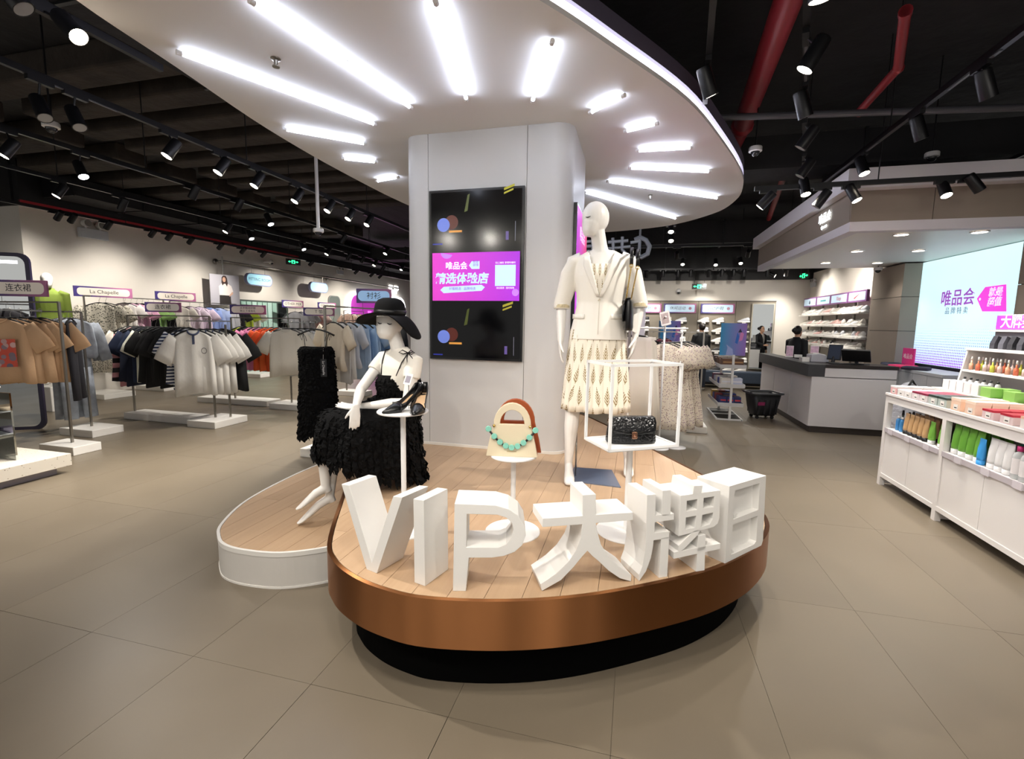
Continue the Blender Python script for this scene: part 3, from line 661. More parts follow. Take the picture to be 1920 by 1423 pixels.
o, fr, dv = letter('letter_block', 'white block character 日 with two recessed panes at the platform end', c3, [[[(1240, 295), (1630, 180), (1597, 870), (1580, 925), (1548, 958), (1190, 1125)], [(1297, 340), (1280, 648), (1548, 545), (1563, 262)], [(1275, 705), (1258, 1025), (1500, 915), (1525, 880), (1540, 610)]]], (.47, 2.335), (.67, 2.57), .17)
MB().add(*(lambda q: ([p + dv*.2 for p in q] + [p + dv*.97 for p in q], [(0, 1, 2, 3), (4, 7, 6, 5), (0, 4, 5, 1), (1, 5, 6, 2), (2, 6, 7, 3), (3, 7, 4, 0)]))([fr(1270, 320), fr(1600, 225), fr(1545, 930), fr(1225, 1070)])).build('back_panel', M_LET, o)

# ---------------------------------------------------------------- screens on the column
def slab(par, name, mt, poly, h0, h1, M):
    return MB().prism(poly, h0, h1, lambda a, b_, c: tuple(M @ V((a, b_, c)))).build(name, mt, par)
def rc(x0, x1, y0, y1): return [(x0, y0), (x1, y0), (x1, y1), (x0, y1)]
def disc(cx, cy, r, n=20, ry=None): return [(cx+r*math.cos(2*PI*i/n), cy+(ry or r)*math.sin(2*PI*i/n)) for i in range(n)]
E_ = lambda n, c, e: mat(n, c, .3, emit=e, ecol=c)
tv = thing('wall_screen', 'tall black portrait video screen on the column front', 'screen', (-1.355, 3.95, 1.27))
MT = face_M((0, 0, 0), (0, -1, 0))
slab(tv, 'bezel', mat('screen_bezel', '08080a', .25), rc(-.425, .425, 0, 1.45), .0, .03, MT)
slab(tv, 'glass', mat('screen_glass', '050507', .14, spec=.3), rc(-.405, .405, .02, 1.43), .03, .033, MT)
pic = slab(tv, 'picture', gradient('screen_magenta', 'd43ac0', '9c22c8', 0, -.4, .4, emit=.55), rc(-.395, .395, .515, .925), .033, .0335, MT)
T = lambda x, y, h=.0345: MT @ Matrix.Translation((x, y, h))
EW = E_('screen_white', 'eef4ff', .6); EB = E_('screen_skyblue', 'bfe3fb', .5)
text('唯品会', .068, EW, pic, T(-.17, .81), ext=.0004, bold=.001); text('精选体验店', .098, EB, pic, T(-.125, .70), ext=.0004, bold=.003, shear=.1)
slab(tv, 'tag_shape', EB, [(-.055, .815), (-.03, .85), (.04, .85), (.04, .785), (-.03, .785)], .0335, .0345, MT)
text('就是\n超值', .026, E_('screen_purple', '7a1fb0', .5), pic, T(.006, .83, .0348), ext=.0003)
slab(tv, 'ribbon_shape', EB, [(-.32, .607), (-.29, .58), (.06, .60), (.09, .63), (.06, .65), (-.29, .635)], .0335, .0345, MT)
text('好服精选 · 品牌特卖', .028, MATS['screen_purple'], pic, T(-.115, .617, .0348), ext=.0003)
slab(tv, 'code_patch', EB, rc(.18, .36, .64, .815), .0335, .0345, MT)
text('扫二维码 享限时福利', .019, EW, pic, T(.27, .832), ext=.0003); text('领优惠券 · 随时购物', .018, EW, pic, T(.27, .622), ext=.0003)
slab(tv, 'bubble', E_('screen_violet', 'a86be8', .8), disc(-.26, .925, .055, 16, .05)[8:17], .0335, .0342, MT); slab(tv, 'bubble', MATS['screen_violet'], disc(.36, .585, .03), .0335, .0342, MT)
for y0 in (0.0, .93):
    k = y0 + (.03 if y0 == 0 else .06)
    slab(tv, 'light_blob', E_('screen_blue_blob', '6f86e0', .25), disc(-.29, k+.17, .058), .0335, .0343, MT); slab(tv, 'light_blob', E_('screen_orange_blob', '5a1c0c', .1), disc(-.215, k+.19, .06), .0335, .0339, MT)
    slab(tv, 'light_bar', E_('screen_amber_bar', 'c88a3a', .5), rc(-.24, -.12, k+.105, k+.122), .0335, .0343, MT); slab(tv, 'light_bar', E_('screen_bluebar', '27309a', .4), rc(-.39, -.30, k+.005, k+.015), .0335, .0341, MT)
    slab(tv, 'light_bar', E_('screen_yellow_bar', 'a8a028', .25), [(.25, k+.43), (.34, k+.46), (.34, k+.48), (.25, k+.45)], .0335, .0343, MT); slab(tv, 'light_bar', MATS['screen_yellow_bar'], [(.25, k+.40), (.33, k+.43), (.33, k+.445), (.25, k+.415)], .0335, .0343, MT)
    slab(tv, 'light_bar', E_('screen_green_bar', '4a5412', .12), [(-.1, k+.27), (-.07, k+.28), (-.05, k+.42), (-.07, k+.41)], .0335, .0342, MT); slab(tv, 'light_bar', E_('screen_grey_bar', '777788', .3), rc(.35, .354, k+.02, k+.18), .0335, .0342, MT)
    slab(tv, 'light_bar', E_('screen_lilac_bar', '5a4a8a', .3), rc(.27, .295, k+.03, k+.1), .0335, .0342, MT)
sv = thing('side_screen', 'pink and purple lit screen on the column side behind the standing mannequin', 'screen', (-.55, 4.55, 1.0))
MS = face_M((0, 0, 0), (1, 0, 0))
slab(sv, 'bezel', MATS['screen_bezel'], rc(-.42, .42, .15, 1.62), 0, .03, MS)
slab(sv, 'picture', gradient('side_magenta', 'c23bd8', 'e8487f', 1, -.4, .4, emit=.6), rc(-.40, .40, .17, 1.6), .03, .032, MS)
slab(sv, 'patch', EB, [(-.28, 1.0), (.2, .9), (.2, 1.1), (-.2, 1.22)], .032, .033, MS); slab(sv, 'patch', EB, rc(-.3, .22, .55, .85), .032, .033, MS); slab(sv, 'patch', EB, rc(-.3, .3, .3, .36), .032, .033, MS)
text('唯品会', .14, EW, sv, MS @ Matrix.Translation((0, 1.4, .034)), ext=.0004); text('精选体验店', .1, MATS['screen_purple'], sv, MS @ Matrix.Translation((-.02, 1.04, .034)), ext=.0004)

# ---------------------------------------------------------------- small round display stands and what they carry
M_STAND = mat('stand_white', 'efefee', .35)
def stand(x, y, ztop, lab, r=.135, rb=.15, rp=.014, square=False):
    t = thing('display_stand', lab, 'stand', (x, y, .47)); h = ztop-.47
    MB().lathe([(.001, 0), (rb, 0), (rb, .004), (rb-.004, .008), (.001, .008)], n=40).build('base', M_STAND, t, smooth='auto')
    MB().cyl((0, 0, .008), (0, 0, h-.012), rp, n=14).build('pole', M_STAND, t, smooth='auto')
    if not square: MB().lathe([(.001, h-.012), (r-.003, h-.012), (r, h-.009), (r, h-.003), (r-.003, h), (.001, h)], n=48).build('top', M_STAND, t, smooth='auto')
    return t
stand(-1.18, 2.25, 1.13, 'white round pedestal stand holding the black high heels')
stand(-.60, 2.38, .905, 'white round pedestal stand holding the cream handbag', .125)
bx = stand(.0, 2.56, .975, 'white open box-frame stand holding the black crocodile bag', square=True, rb=.165, rp=.017)
ang = math.atan2(.21, .33); ux, uy = V((math.cos(ang), math.sin(ang), 0)), V((-math.sin(ang), math.cos(ang), 0)); W2, D2, HB = .20, .13, .425
z0 = .975-.47
MB().box((0, 0, z0-.006), (W2*2, D2*2, .012), ang).build('shelf', M_STAND, bx)
for sx in (-1, 1):
    for sy in (-1, 1):
        c = ux*sx*W2 + uy*sy*D2; MB().box((c.x, c.y, z0+HB/2), (.013, .013, HB), ang).build('upright', M_STAND, bx)
for z in (z0, z0+HB):
    for s in (-1, 1):
        c = uy*s*D2; MB().box((c.x, c.y, z), (W2*2+.013, .013, .013), ang).build('rail', M_STAND, bx); c = ux*s*W2; MB().box((c.x, c.y, z), (.013, D2*2, .013), ang).build('rail', M_STAND, bx)
# high heels
M_PUMP = mat('black_leather', '101012', .28, bump=(60, .05, .002)); M_INS = mat('tan_insole', 'd9b48c', .6)
def pump(loc, rz, lab):
    t = thing('high_heel', lab, 'shoe', loc, rz, 'black high heels')
    st = [(0, .078, .142, .021), (.015, .076, .138, .026), (.04, .068, .106, .029), (.075, .045, .076, .030), (.11, .018, .052, .034), (.135, .006, .046, .038), (.15, .004, .05, .039)]
    rings = []
    for (x, zb, zt, w) in st:
        rings.append([V((x, -w*.92, zt)), V((x, -w*1.04, zb+(zt-zb)*.5)), V((x, -w*.9, zb+.004)), V((x, -w*.5, zb)), V((x, w*.5, zb)), V((x, w*.9, zb+.004)), V((x, w*1.04, zb+(zt-zb)*.5)), V((x, w*.92, zt))])
    up = MB().loft(rings, cap=False, closed=False)
    up.add(rings[0], [tuple(range(8))])
    o = up.build('upper', M_PUMP, t, smooth=True); s = o.modifiers.new('th', 'SOLIDIFY'); s.thickness = .0025
    vs = [(.143, .003, .051, .0388), (.165, .002, .046, .037), (.19, .002, .036, .029), (.215, .002, .024, .017), (.235, .003, .013, .005)]
    MB().loft([[V((x, w*math.cos(a), zb + (zt-zb)*max(0, math.sin(a)) if math.sin(a) > 0 else zb)) for a in [2*PI*i/14 for i in range(14)]] for (x, zb, zt, w) in vs]).build('toe_box', M_PUMP, t, smooth=True)
    MB().loft([[V((x, -w*.85, zb+.007)), V((x, -w*.4, zb+.005)), V((x, w*.4, zb+.005)), V((x, w*.85, zb+.007))] for (x, zb, zt, w) in st + [(.16, .004, .05, .035)]], cap=False, closed=False).build('insole', M_INS, t, smooth=True)
    MB().loft([[V((cx + r*math.cos(a)*1.0, r*math.sin(a), z)) for a in [2*PI*i/10 for i in range(10)]] for (cx, r, z) in ((.018, .02, .08), (.014, .012, .06), (.010, .0065, .03), (.010, .0045, 0))]).build('heel', M_PUMP, t, smooth='auto')
    return t
pump((-1.12, 2.33, 1.13), math.radians(243), 'black pointed high heel lying further left, toe towards the seated mannequin lap')
pump((-1.105, 2.355, 1.13), math.radians(282), 'black pointed high heel with its toe pointing at the viewer')
tg = thing('price_card', 'small white price card leaning behind the black high heels', 'card', (-1.17, 2.30, 1.13)); Mc = face_M((0, 0, .16), (-.5, -.8, .35))
slab(tg, 'card', M_WHITE, rc(-.035, .035, -.03, .03), 0, .003, Mc); slab(tg, 'print', mat('grey_print', '8e8a96', .7), rc(-.024, .024, -.02, .018), .003, .0035, Mc); MB().cyl((0, 0, 0), (0, 0, .14), .002, n=5).build('wire', M_STEEL, tg)
# cream handbag
M_CREAM = mat('cream_leather', 'ddcfb2', .45, bump=(90, .05, .002)); M_COG = mat('cognac_leather', '9a4a22', .45); M_TURQ = mat('turquoise_bead', '86c9b6', .35)
hb = thing('handbag', 'cream handbag with arched handle and turquoise disc chain', 'handbag', (-.605, 2.37, .905), math.radians(10))
def bag_loops(e=0):
    out = [(-.135-e, 0), (.135+e, 0), (.122+e, .07), (.098+e, .165)] + [(.098*math.cos(a)+e*math.cos(a), .165 + (.12+e)*math.sin(a)) for a in [PI*i/14 for i in range(1, 14)]] + [(-.098-e, .165), (-.122-e, .07)]
    hole = [(.064*math.cos(a), .172 + .075*math.sin(a)) for a in [PI*i/12 for i in range(13)]]
    return [out, hole[::-1]]
shape(bag_loops(), lambda a, b_: V((a, -.045, b_)), V((0, .02, 0))).build('front_panel', M_CREAM, hb, bevel=.003)
shape(bag_loops(.006), lambda a, b_: V((a+.012, .03, b_+.004)), V((0, .02, 0))).build('back_panel', M_COG, hb, bevel=.003)
MB().prism([(-.130, 0), (.134, 0), (.10, .160), (-.094, .160)], -.026, .031, lambda a, b_, c: (a, c, b_)).build('gusset', M_COG, hb)
pts = []
for i in range(9):
    u = -1 + 2*i/8; pts.append(V((u*.122, -.056, .052 + .095*(abs(u)**1.8))))
for i, p in enumerate(pts):
    Mb = Matrix.Translation(p) @ Matrix.Rotation(PI/2, 4, 'X') @ Matrix.Rotation(.3*i, 4, 'Z')
    MB().prism(disc(0, 0, .0165, 8), -.005, .005, lambda a, b_, c: tuple(Mb @ V((a, b_, c)))).build('bead', M_TURQ, hb, bevel=.003)
MB().tube([p + V((0, .004, -.004)) for p in pts], .0055, 6).build('cord', M_BMET, hb, smooth=True)
for s in (-1, 1): MB().sphere((s*.094, -.05, .163), .008, 10, 6).build('rivet', mat('polished_gold', 'd8b46a', .2, metal=1), hb, smooth=True)
MB().box((0, -.0455, .028), (.05, .001, .006)).build('stamp', mat('stamp_tan', 'b7a27c', .6), hb)
# black crocodile bag
m = mat('crocodile_black', '0d0d0f', .22); nt = m.node_tree; tc = nt.nodes.new('ShaderNodeTexCoord'); vo = nt.nodes.new('ShaderNodeTexVoronoi'); vo.feature = 'DISTANCE_TO_EDGE'; vo.inputs['Scale'].default_value = 55
bn = nt.nodes.new('ShaderNodeBump'); bn.inputs['Strength'].default_value = .7; bn.inputs['Distance'].default_value = .006; nt.links.new(tc.outputs['Object'], vo.inputs['Vector']); nt.links.new(vo.outputs['Distance'], bn.inputs['Height']); nt.links.new(bn.outputs[0], nt.nodes['Principled BSDF'].inputs['Normal'])
cb = thing('crocodile_bag', 'black crocodile-texture clutch bag with gold clasp inside the box frame', 'handbag', (.0, 2.55, .976), math.radians(18))
MB().loft([[V((a, d*math.sin(PI*k/11*2+.3)*(1), z)) if False else V((hw*math.cos(2*PI*k/20), dp*math.copysign(abs(math.sin(2*PI*k/20))**.5, math.sin(2*PI*k/20)), z)) for k in range(20)] for (hw, dp, z, a, d) in ((.128, .05, 0, 0, 0), (.135, .052, .012, 0, 0), (.13, .045, .07, 0, 0), (.118, .03, .125, 0, 0), (.11, .02, .138, 0, 0))]).build('body', m, cb, smooth=True)
MB().loft([[V((x*s, y, z)) for x, s in zip((-1, -.9, -.5, 0, .5, .9, 1), [w]*7)] for (w, y, z) in ((.118, .012, .142), (.118, -.03, .140), (.12, -.046, .115), (.116, -.056, .075), (.10, -.058, .058))], cap=False, closed=False).build('flap', m, cb, smooth=True).modifiers.new('th', 'SOLIDIFY').thickness = .006
MB().tube([V((x, -.061 - .0*abs(x), .055 + abs(x)**2*1.6)) for x in (-.11, -.08, -.04, 0, .04, .08, .11)], .0022, 6).build('piping', M_PUMP, cb, smooth=True)
RG = mat('rose_gold', 'd6a184', .2, metal=1)
MB().prism(rrect(.03, .038, .008), 0, .008, lambda a, b_, c: (a, -.062-c, b_+.052)).build('clasp', RG, cb, bevel=.002); MB().sphere((0, -.072, .05), .007, 10, 6).build('clasp_knob', RG, cb, smooth=True)
for s in (-1, 1): MB().tube([(s*.112, 0, .12), (s*.125, 0, .13), (s*.128, 0, .115)], .003, 6).build('ring', RG, cb)
# ---------------------------------------------------------------- mannequins and people
M_MANN = mat('mannequin_gloss', 'eeebe6', .33)
def chain(mb, pts, side, n=14):
    return mb.tube([p for p, a, b_ in pts], [(a, b_) for p, a, b_ in pts], n, True, side)
def hand(mb, wrist, d, nrm, thumb, L=.17, curl=.25, spread=.06, n=8):
    """palm and five separate bent fingers; d: towards fingertips, nrm: out of the palm, thumb: side the thumb leaves on"""
    wrist, d = V(wrist), V(d).normalized(); nrm = V(nrm); nrm = (nrm - d*nrm.dot(d)).normalized(); th = V(thumb); th = (th - d*th.dot(d) - nrm*th.dot(nrm)).normalized(); k = L/.17
    mb.tube([wrist - d*.02*k, wrist + d*.025*k, wrist + d*.06*k, wrist + d*.088*k], [(.023*k, .018*k), (.031*k, .015*k), (.037*k, .013*k), (.034*k, .010*k)], 14, True, th)
    for i, (o, l) in enumerate(((.027, .068), (.009, .078), (-.009, .072), (-.026, .056))):
        p = wrist + d*(.08*k) + th*o*k; a = spread*(1.5-i)*.6; dd = (d + th*a).normalized(); q = [p]; c = curl*(.8+.15*i)
        for s, f in enumerate((.42, .32, .26)):
            dd = (dd*math.cos(c*(.6+.4*s)) + nrm*math.sin(c*(.6+.4*s))).normalized(); q.append(q[-1] + dd*l*f*k)
        mb.tube(q, [.0088*k, .0082*k, .0074*k, .0052*k], n, True, th)
    p = wrist + d*.022*k + th*.024*k; dd = (d*.75 + th*.6 + nrm*.25).normalized(); q = [p]
    for s in range(3): q.append(q[-1] + dd*.024*k); dd = (dd + d*.22 + nrm*.1).normalized()
    mb.tube(q, [.0115*k, .0105*k, .009*k, .006*k], n, True, nrm)
def egg_head(mb, c, crown_r, face, chin, neck=None):
    f = V((face[0], face[1], 0)).normalized(); s = V((-f.y, f.x, 0)); Mh = Matrix((s, f, V((0, 0, 1)))).transposed()
    mb.sphere(c, crown_r, 22, 16, Mh)
    c = V(c); chin = V(chin)
    mb.tube([c + f*.006, c.lerp(chin, .45) + f*.012, c.lerp(chin, .8) + f*.008, chin], [(crown_r[0]*.95, crown_r[1]*.86), (crown_r[0]*.84, crown_r[1]*.70), (crown_r[0]*.62, .05), (crown_r[0]*.36, .03)], 16, True, s)
def world_mesh(mb, name, mt, t, voxel=None, it=5, cut=None, smooth=True):
    base = V(t.location)
    if voxel:
        me = solidify_remesh(mb, voxel, it, name, cut); return finish(me, name, mt, t, True, -base)
    return mb.build(name, mt, t, smooth, loc=-base)
def lash(t, c, f, s, w=.03):
    base = V(t.location); c, f, s = V(c), V(f).normalized(), V(s).normalized()
    q = [c + s*w*u + V((0, 0, -.006*(1-u*u))) + f*(-.004*u*u) for u in (-1, -.5, 0, .5, 1)]
    MB().tube(q, [.0015, .003, .0035, .003, .0015], 6).build('eyelash', M_INK, t, smooth=True, loc=-base)

# ---- standing mannequin in white blazer
st = thing('mannequin', 'white standing mannequin in cream blazer and leaf-print skirt on the platform', 'mannequin', (-.22, 3.42, .47))
xc, yc = -.255, 3.43
mb = MB(); S = V((1, 0, 0))
chain(mb, [(V((xc, yc, 1.36)), .10, .08), (V((xc, yc, 1.42)), .155, .11), (V((xc, yc, 1.50)), .165, .115), (V((xc, yc-.005, 1.62)), .14, .10), (V((xc, yc-.005, 1.75)), .115, .085), (V((xc, yc-.01, 1.88)), .135, .105), (V((xc, yc, 1.98)), .16, .095), (V((xc, yc, 2.06)), .165, .07), (V((xc, yc, 2.11)), .085, .055)], S, 20)
chain(mb, [(V((xc, yc, 2.05)), .066, .06), (V((xc-.012, yc-.01, 2.14)), .052, .052), (V((-.285, 3.405, 2.24)), .05, .052), (V((-.30, 3.395, 2.30)), .05, .05)], S)
FD = V((-.80, -.60, 0)); egg_head(mb, (-.298, 3.392, 2.328), (.078, .098, .108), FD, (-.338, 3.362, 2.198))
for sx, sh, el, wr, d in ((-1, (-.445, 3.43, 2.045), (-.525, 3.43, 1.73), (-.515, 3.365, 1.475), (.03, -.06, -1)), (1, (-.065, 3.44, 2.045), (.02, 3.48, 1.745), (.0, 3.435, 1.51), (-.12, -.08, -1))):
    sh, el, wr = V(sh), V(el), V(wr)
    chain(mb, [(sh + V((-sx*.05, 0, .01)), .05, .055), (sh, .05, .052), (sh.lerp(el, .5), .043, .043), (el, .036, .036), (el.lerp(wr, .3), .037, .037), (el.lerp(wr, .75), .028, .028), (wr, .022, .025)], S)
    hand(mb, wr, d, (-sx*1.0, .15, 0), (0, -1, 0), .175, .22)
for hp, kn, an, toe in (((-.335, 3.44, 1.40), (-.415, 3.38, .985), (-.43, 3.34, .60), (-.405, 3.235, .482)), ((-.165, 3.45, 1.40), (-.08, 3.51, .985), (-.015, 3.62, .60), (.0, 3.53, .482))):
    hp, kn, an, toe = V(hp), V(kn), V(an), V(toe); heel = an + V((0, .012, -.055))
    chain(mb, [(hp, .092, .095), (hp.lerp(kn, .45), .076, .08), (hp.lerp(kn, .9), .056, .06), (kn, .053, .056), (kn.lerp(an, .3), .052, .058), (kn.lerp(an, .65), .040, .044), (an, .029, .034), (heel, .027, .034)], S)
    mb.tube([an + V((0, .01, -.01)), an.lerp(toe, .45), an.lerp(toe, .8), toe + V((0, -.012, .006)), toe + V((0, -.05, .002))], [(.028, .034), (.031, .034), (.038, .024), (.038, .016), (.022, .009)], 14, True, S)
world_mesh(mb, 'body', M_MANN, st, .0045, 6)
lash(st, V((-.298, 3.392, 2.32)) + V((-.30, -.95, 0)).normalized()*.094 + V((-.018, .004, 0)), (-.4, -.9, 0), (.8, -.45, 0), .02)
# base plate and calf rod
MB().add([(*p, z) for z in (.4705, .478) for p in ((-.43, 3.29), (-.05, 3.26), (-.13, 3.64), (-.42, 3.62))], [(3, 2, 1, 0), (4, 5, 6, 7), (0, 1, 5, 4), (1, 2, 6, 5), (2, 3, 7, 6), (3, 0, 4, 7)]).build('base_plate', mat('mirror_steel_plate', '78849c', .22, metal=.35), st, loc=-V(st.location))
MB().tube([(-.385, 3.42, .478), (-.385, 3.42, .80)], .006, 8).tube([(-.385, 3.42, .80), (-.40, 3.39, .82)], .005, 8).build('support_rod', M_STEEL, st, smooth=True, loc=-V(st.location))
# fern print
m = mat('fern_print_cotton', 'efe7d6', .8); nt = m.node_tree; o3 = xyz(nt)
U = math_node(nt, 'MULTIPLY', math_node(nt, 'ARCTAN2', o3[0], math_node(nt, 'MULTIPLY', o3[1], -1)), 2.9); fu = math_node(nt, 'FLOOR', U)
W_ = math_node(nt, 'MULTIPLY', o3[2], 6.8); rw = math_node(nt, 'FLOOR', W_); U = math_node(nt, 'ADD', U, math_node(nt, 'MULTIPLY', rw, .57)); fu = math_node(nt, 'FLOOR', U)
cv = math_node(nt, 'SUBTRACT', math_node(nt, 'FRACT', W_), .5); cu = math_node(nt, 'SUBTRACT', math_node(nt, 'FRACT', U), .5)
tilt = math_node(nt, 'SUBTRACT', math_node(nt, 'FRACT', math_node(nt, 'MULTIPLY', math_node(nt, 'ADD', fu, math_node(nt, 'FLOOR', W_)), .37)), .4)
cu = math_node(nt, 'SUBTRACT', cu, math_node(nt, 'MULTIPLY', cv, tilt))
au = math_node(nt, 'ABSOLUTE', cu); cq = math_node(nt, 'DIVIDE', cv, .42); env = math_node(nt, 'MULTIPLY', math_node(nt, 'SUBTRACT', 1.0, math_node(nt, 'MULTIPLY', cq, cq)), math_node(nt, 'SUBTRACT', .24, math_node(nt, 'MULTIPLY', cv, .3)))
inside = math_node(nt, 'LESS_THAN', au, env)
leaf = math_node(nt, 'LESS_THAN', math_node(nt, 'FRACT', math_node(nt, 'MULTIPLY', math_node(nt, 'SUBTRACT', cv, math_node(nt, 'MULTIPLY', au, .9)), 7)), .55)
stem = math_node(nt, 'MULTIPLY', math_node(nt, 'LESS_THAN', au, .022), math_node(nt, 'LESS_THAN', math_node(nt, 'ABSOLUTE', cv), .46))
mk = math_node(nt, 'MAXIMUM', math_node(nt, 'MULTIPLY', inside, leaf), stem); mixcol(nt, mk, 'efe7d6', '8f7a50', nt.nodes['Principled BSDF'].inputs['Base Color'])
M_FERN = m
rings = []; NR = 132
for i in range(13):
    t = i/12; z = 1.56 - .575*t; rx = .185 + .055*t**.8; ry = .135 + .05*t; am = .002 + .007*t
    rings.append([V(((rx + am*math.cos(22*a) + .006*t*math.sin(5*a+1))*math.cos(a), (ry + am*math.cos(22*a))*math.sin(a), z + .004*math.sin(9*a)*t)) for a in [2*PI*j/NR for j in range(NR)]])
sk = MB().loft(rings, cap=False).build('skirt', M_FERN, st, smooth=True); sk.location = V((xc-.008, yc, 0)) - V(st.location); sk.modifiers.new('th', 'SOLIDIFY').thickness = -.004
# blazer
M_BLZ = mat('cream_linen', 'efeae0', .75, bump=(35, .15, .004))
TS = [(1.485, .205, .150), (1.56, .194, .144), (1.66, .172, .130), (1.75, .154, .116), (1.84, .166, .124), (1.93, .184, .122), (2.01, .19, .106), (2.06, .18, .086), (2.085, .13, .072), (2.11, .085, .064)]
mb = MB(); chain(mb, [(V((xc, yc, z)), a, b_) for z, a, b_ in TS], S, 28)
for sx, sh, el in ((-1, (-.445, 3.43, 2.045), (-.525, 3.43, 1.72)), (1, (-.065, 3.44, 2.045), (.02, 3.48, 1.735))):
    sh, el = V(sh), V(el); chain(mb, [(sh + V((-sx*.075, 0, -.022)), .05, .066), (sh + V((-sx*.012, 0, -.022)), .054, .066), (sh.lerp(el, .3), .057, .066), (sh.lerp(el, .7), .055, .06), (el + V((0, 0, .012)), .053, .056), (el + V((0, 0, -.01)), .052, .055)], S, 18)
def vneck(p):
    if p.z < 1.492: return True
    if p.y < yc and p.z > 1.79 and abs(p.x - xc - .008) < .088*(p.z-1.79)/.30 and abs(p.x-xc) < .1: return True
    if p.z > 2.04 and (V((p.x-xc, p.y-yc)).length < .082): return True
    if p.z < 1.725 and (p.x < -.47 and p.z < 1.722) : return abs(p.z-1.71) < .012 and V((p.x+.525, p.y-3.43)).length < .05
    return False
bl = world_mesh(mb, 'blazer', M_BLZ, st, .008, 4, vneck); bl.modifiers.new('th', 'SOLIDIFY').thickness = -.003
def front(x, z, off=.006):
    for (z1, a1, b1), (z2, a2, b2) in zip(TS[:-1], TS[1:]):
        if z1 <= z <= z2:
            t = (z-z1)/(z2-z1); a, b_ = a1+(a2-a1)*t, b1+(b2-b1)*t; break
    else: a, b_ = TS[0][1:] if z < TS[0][0] else TS[-1][1:]
    u = min(.98, abs(x-xc)/a); return V((x, yc - b_*math.sqrt(1-u*u) - off, z))
def drape(rows, name, mt, th=.004, off=.006):
    o = MB().loft([[front(x, z, off) for x in row] for z, row in rows], cap=False, closed=False).build(name, mt, st, True, loc=-V(st.location)); o.modifiers.new('th', 'SOLIDIFY').thickness = th; return o
for s in (-1, 1):
    rows = []
    for i in range(10):
        t = i/9; z = 1.785 + .275*t; inner = xc + .008 + s*.084*t*.95; wd = (.02 + .05*t) if t < .72 else (.058 - .06*(t-.72)); rows.append((z, [inner + s*wd*k for k in (0, .25, .5, .75, 1)]))
    drape(rows, 'lapel', M_BLZ, .004, .009)
    x0 = xc + s*.09
    drape([(z, [x0 + s*.09*k for k in (0, .25, .5, .75, 1)]) for z in (1.635, 1.65, 1.668)], 'pocket_flap', M_BLZ, .004, .007)
drape([(z, [xc + .008 + k for k in (-.0015, .0015)]) for z in (1.53, 1.6, 1.68, 1.775)], 'front_edge', mat('linen_seam', 'c9bfae', .8), .002, .006)
MB().sphere(tuple(front(xc+.006, 1.765, .008) - V(st.location)), (.009, .004, .009), 12, 8).build('button', mat('horn_button', 'd6ccb8', .4), st, smooth=True)
mb = MB(); chain(mb, [(V((xc, yc-.008, z)), a*.86, b_*.93) for z, a, b_ in TS[3:7]], S, 28)
tp = mb.build('inner_top', M_FERN, st, True); tp.data.transform(Matrix.Translation((-xc, -yc, 0))); tp.location = V((xc, yc, 0)) - V(st.location)
for c in ((-.524, 3.43, 1.725), (.019, 3.479, 1.74)):
    cc = V(c); o = MB().lathe([(.054, -.02), (.057, -.018), (.057, .02), (.054, .022)], n=24).build('cuff', M_BLZ, st, True); o.location = cc - V(st.location); 
    o2 = MB().lathe([(.0572, -.012), (.0576, 0), (.0572, .012)], n=24).build('cuff_band', mat('cuff_print', 'cdbf9c', .8, var=.25, vscale=60), st, True); o2.location = o.location
# shoulder bag with chain
sb = thing('shoulder_bag', 'black shoulder bag with gold chain hanging from the standing mannequin shoulder', 'handbag', (-.05, 3.33, 1.56))
MB().loft([[V((hw*math.cos(a), dp*math.sin(a), z)) for a in [2*PI*k/18 for k in range(18)]] for hw, dp, z in ((.03, .085, 0), (.034, .095, .02), (.034, .095, .12), (.028, .09, .19), (.012, .085, .215))]).build('body', M_PUMP, sb, smooth=True)
MB().loft([[V((x, y, z)) for y in (-.088, -.04, 0, .04, .088)] for x, z in ((.012, .218), (-.022, .212), (-.037, .17), (-.040, .10), (-.036, .06))], cap=False, closed=False).build('flap', M_PUMP, sb, smooth=True).modifiers.new('th', 'SOLIDIFY').thickness = .005
M_GOLDC = mat('gold_chain', 'c9a858', .28, metal=1)
def chain_run(par, a, b_, name='chain', link=.013, r=.0022):
    a, b_ = V(a), V(b_); n = int((b_-a).length/(link*.72)); mb = MB(); d = (b_-a).normalized(); s1 = d.orthogonal().normalized(); s2 = d.cross(s1)
    for i in range(n):
        c = a.lerp(b_, (i+.5)/n); s = s1 if i % 2 else s2
        mb.tube([c + d*link*.5*math.cos(t) + s*link*.33*math.sin(t) for t in [2*PI*k/8 for k in range(9)]], r, 4, False)
    return mb.build(name, M_GOLDC, par, smooth=True)
tops = [V((-.045, 3.355, 2.095)) - V(sb.location), V((-.005, 3.375, 2.085)) - V(sb.location)]
for k, tp_ in enumerate(tops):
    e = V((-.02+.03*k, -.06+.1*k, .2)); m1 = tp_ + V((.0, -.055, -.10)); 
    MB().tube([tp_ + V((-.005, .07, .005)), tp_ + V((0, 0, .02)), tp_ + V((.0, -.045, -.02)), m1], [(.012, .003)]*4, 8, True, (1, 0, 0)).build('strap', M_PUMP, sb, smooth=True)
    chain_run(sb, m1 + V((0, -.005, -.01)), e)
    MB().tube([m1 + V((.011*math.cos(t), -.004, -.008 + .011*math.sin(t))) for t in [2*PI*q/10 for q in range(11)]], .0025, 6, False).build('ring', M_GOLDC, sb, smooth=True)
slab(sb, 'price_tag', M_WHITE, [(-.02, -.03), (.03, -.05), (.03, .09), (0, .08)], 0, .003, face_M((.035, .06, .03), (.5, -.8, 0)))

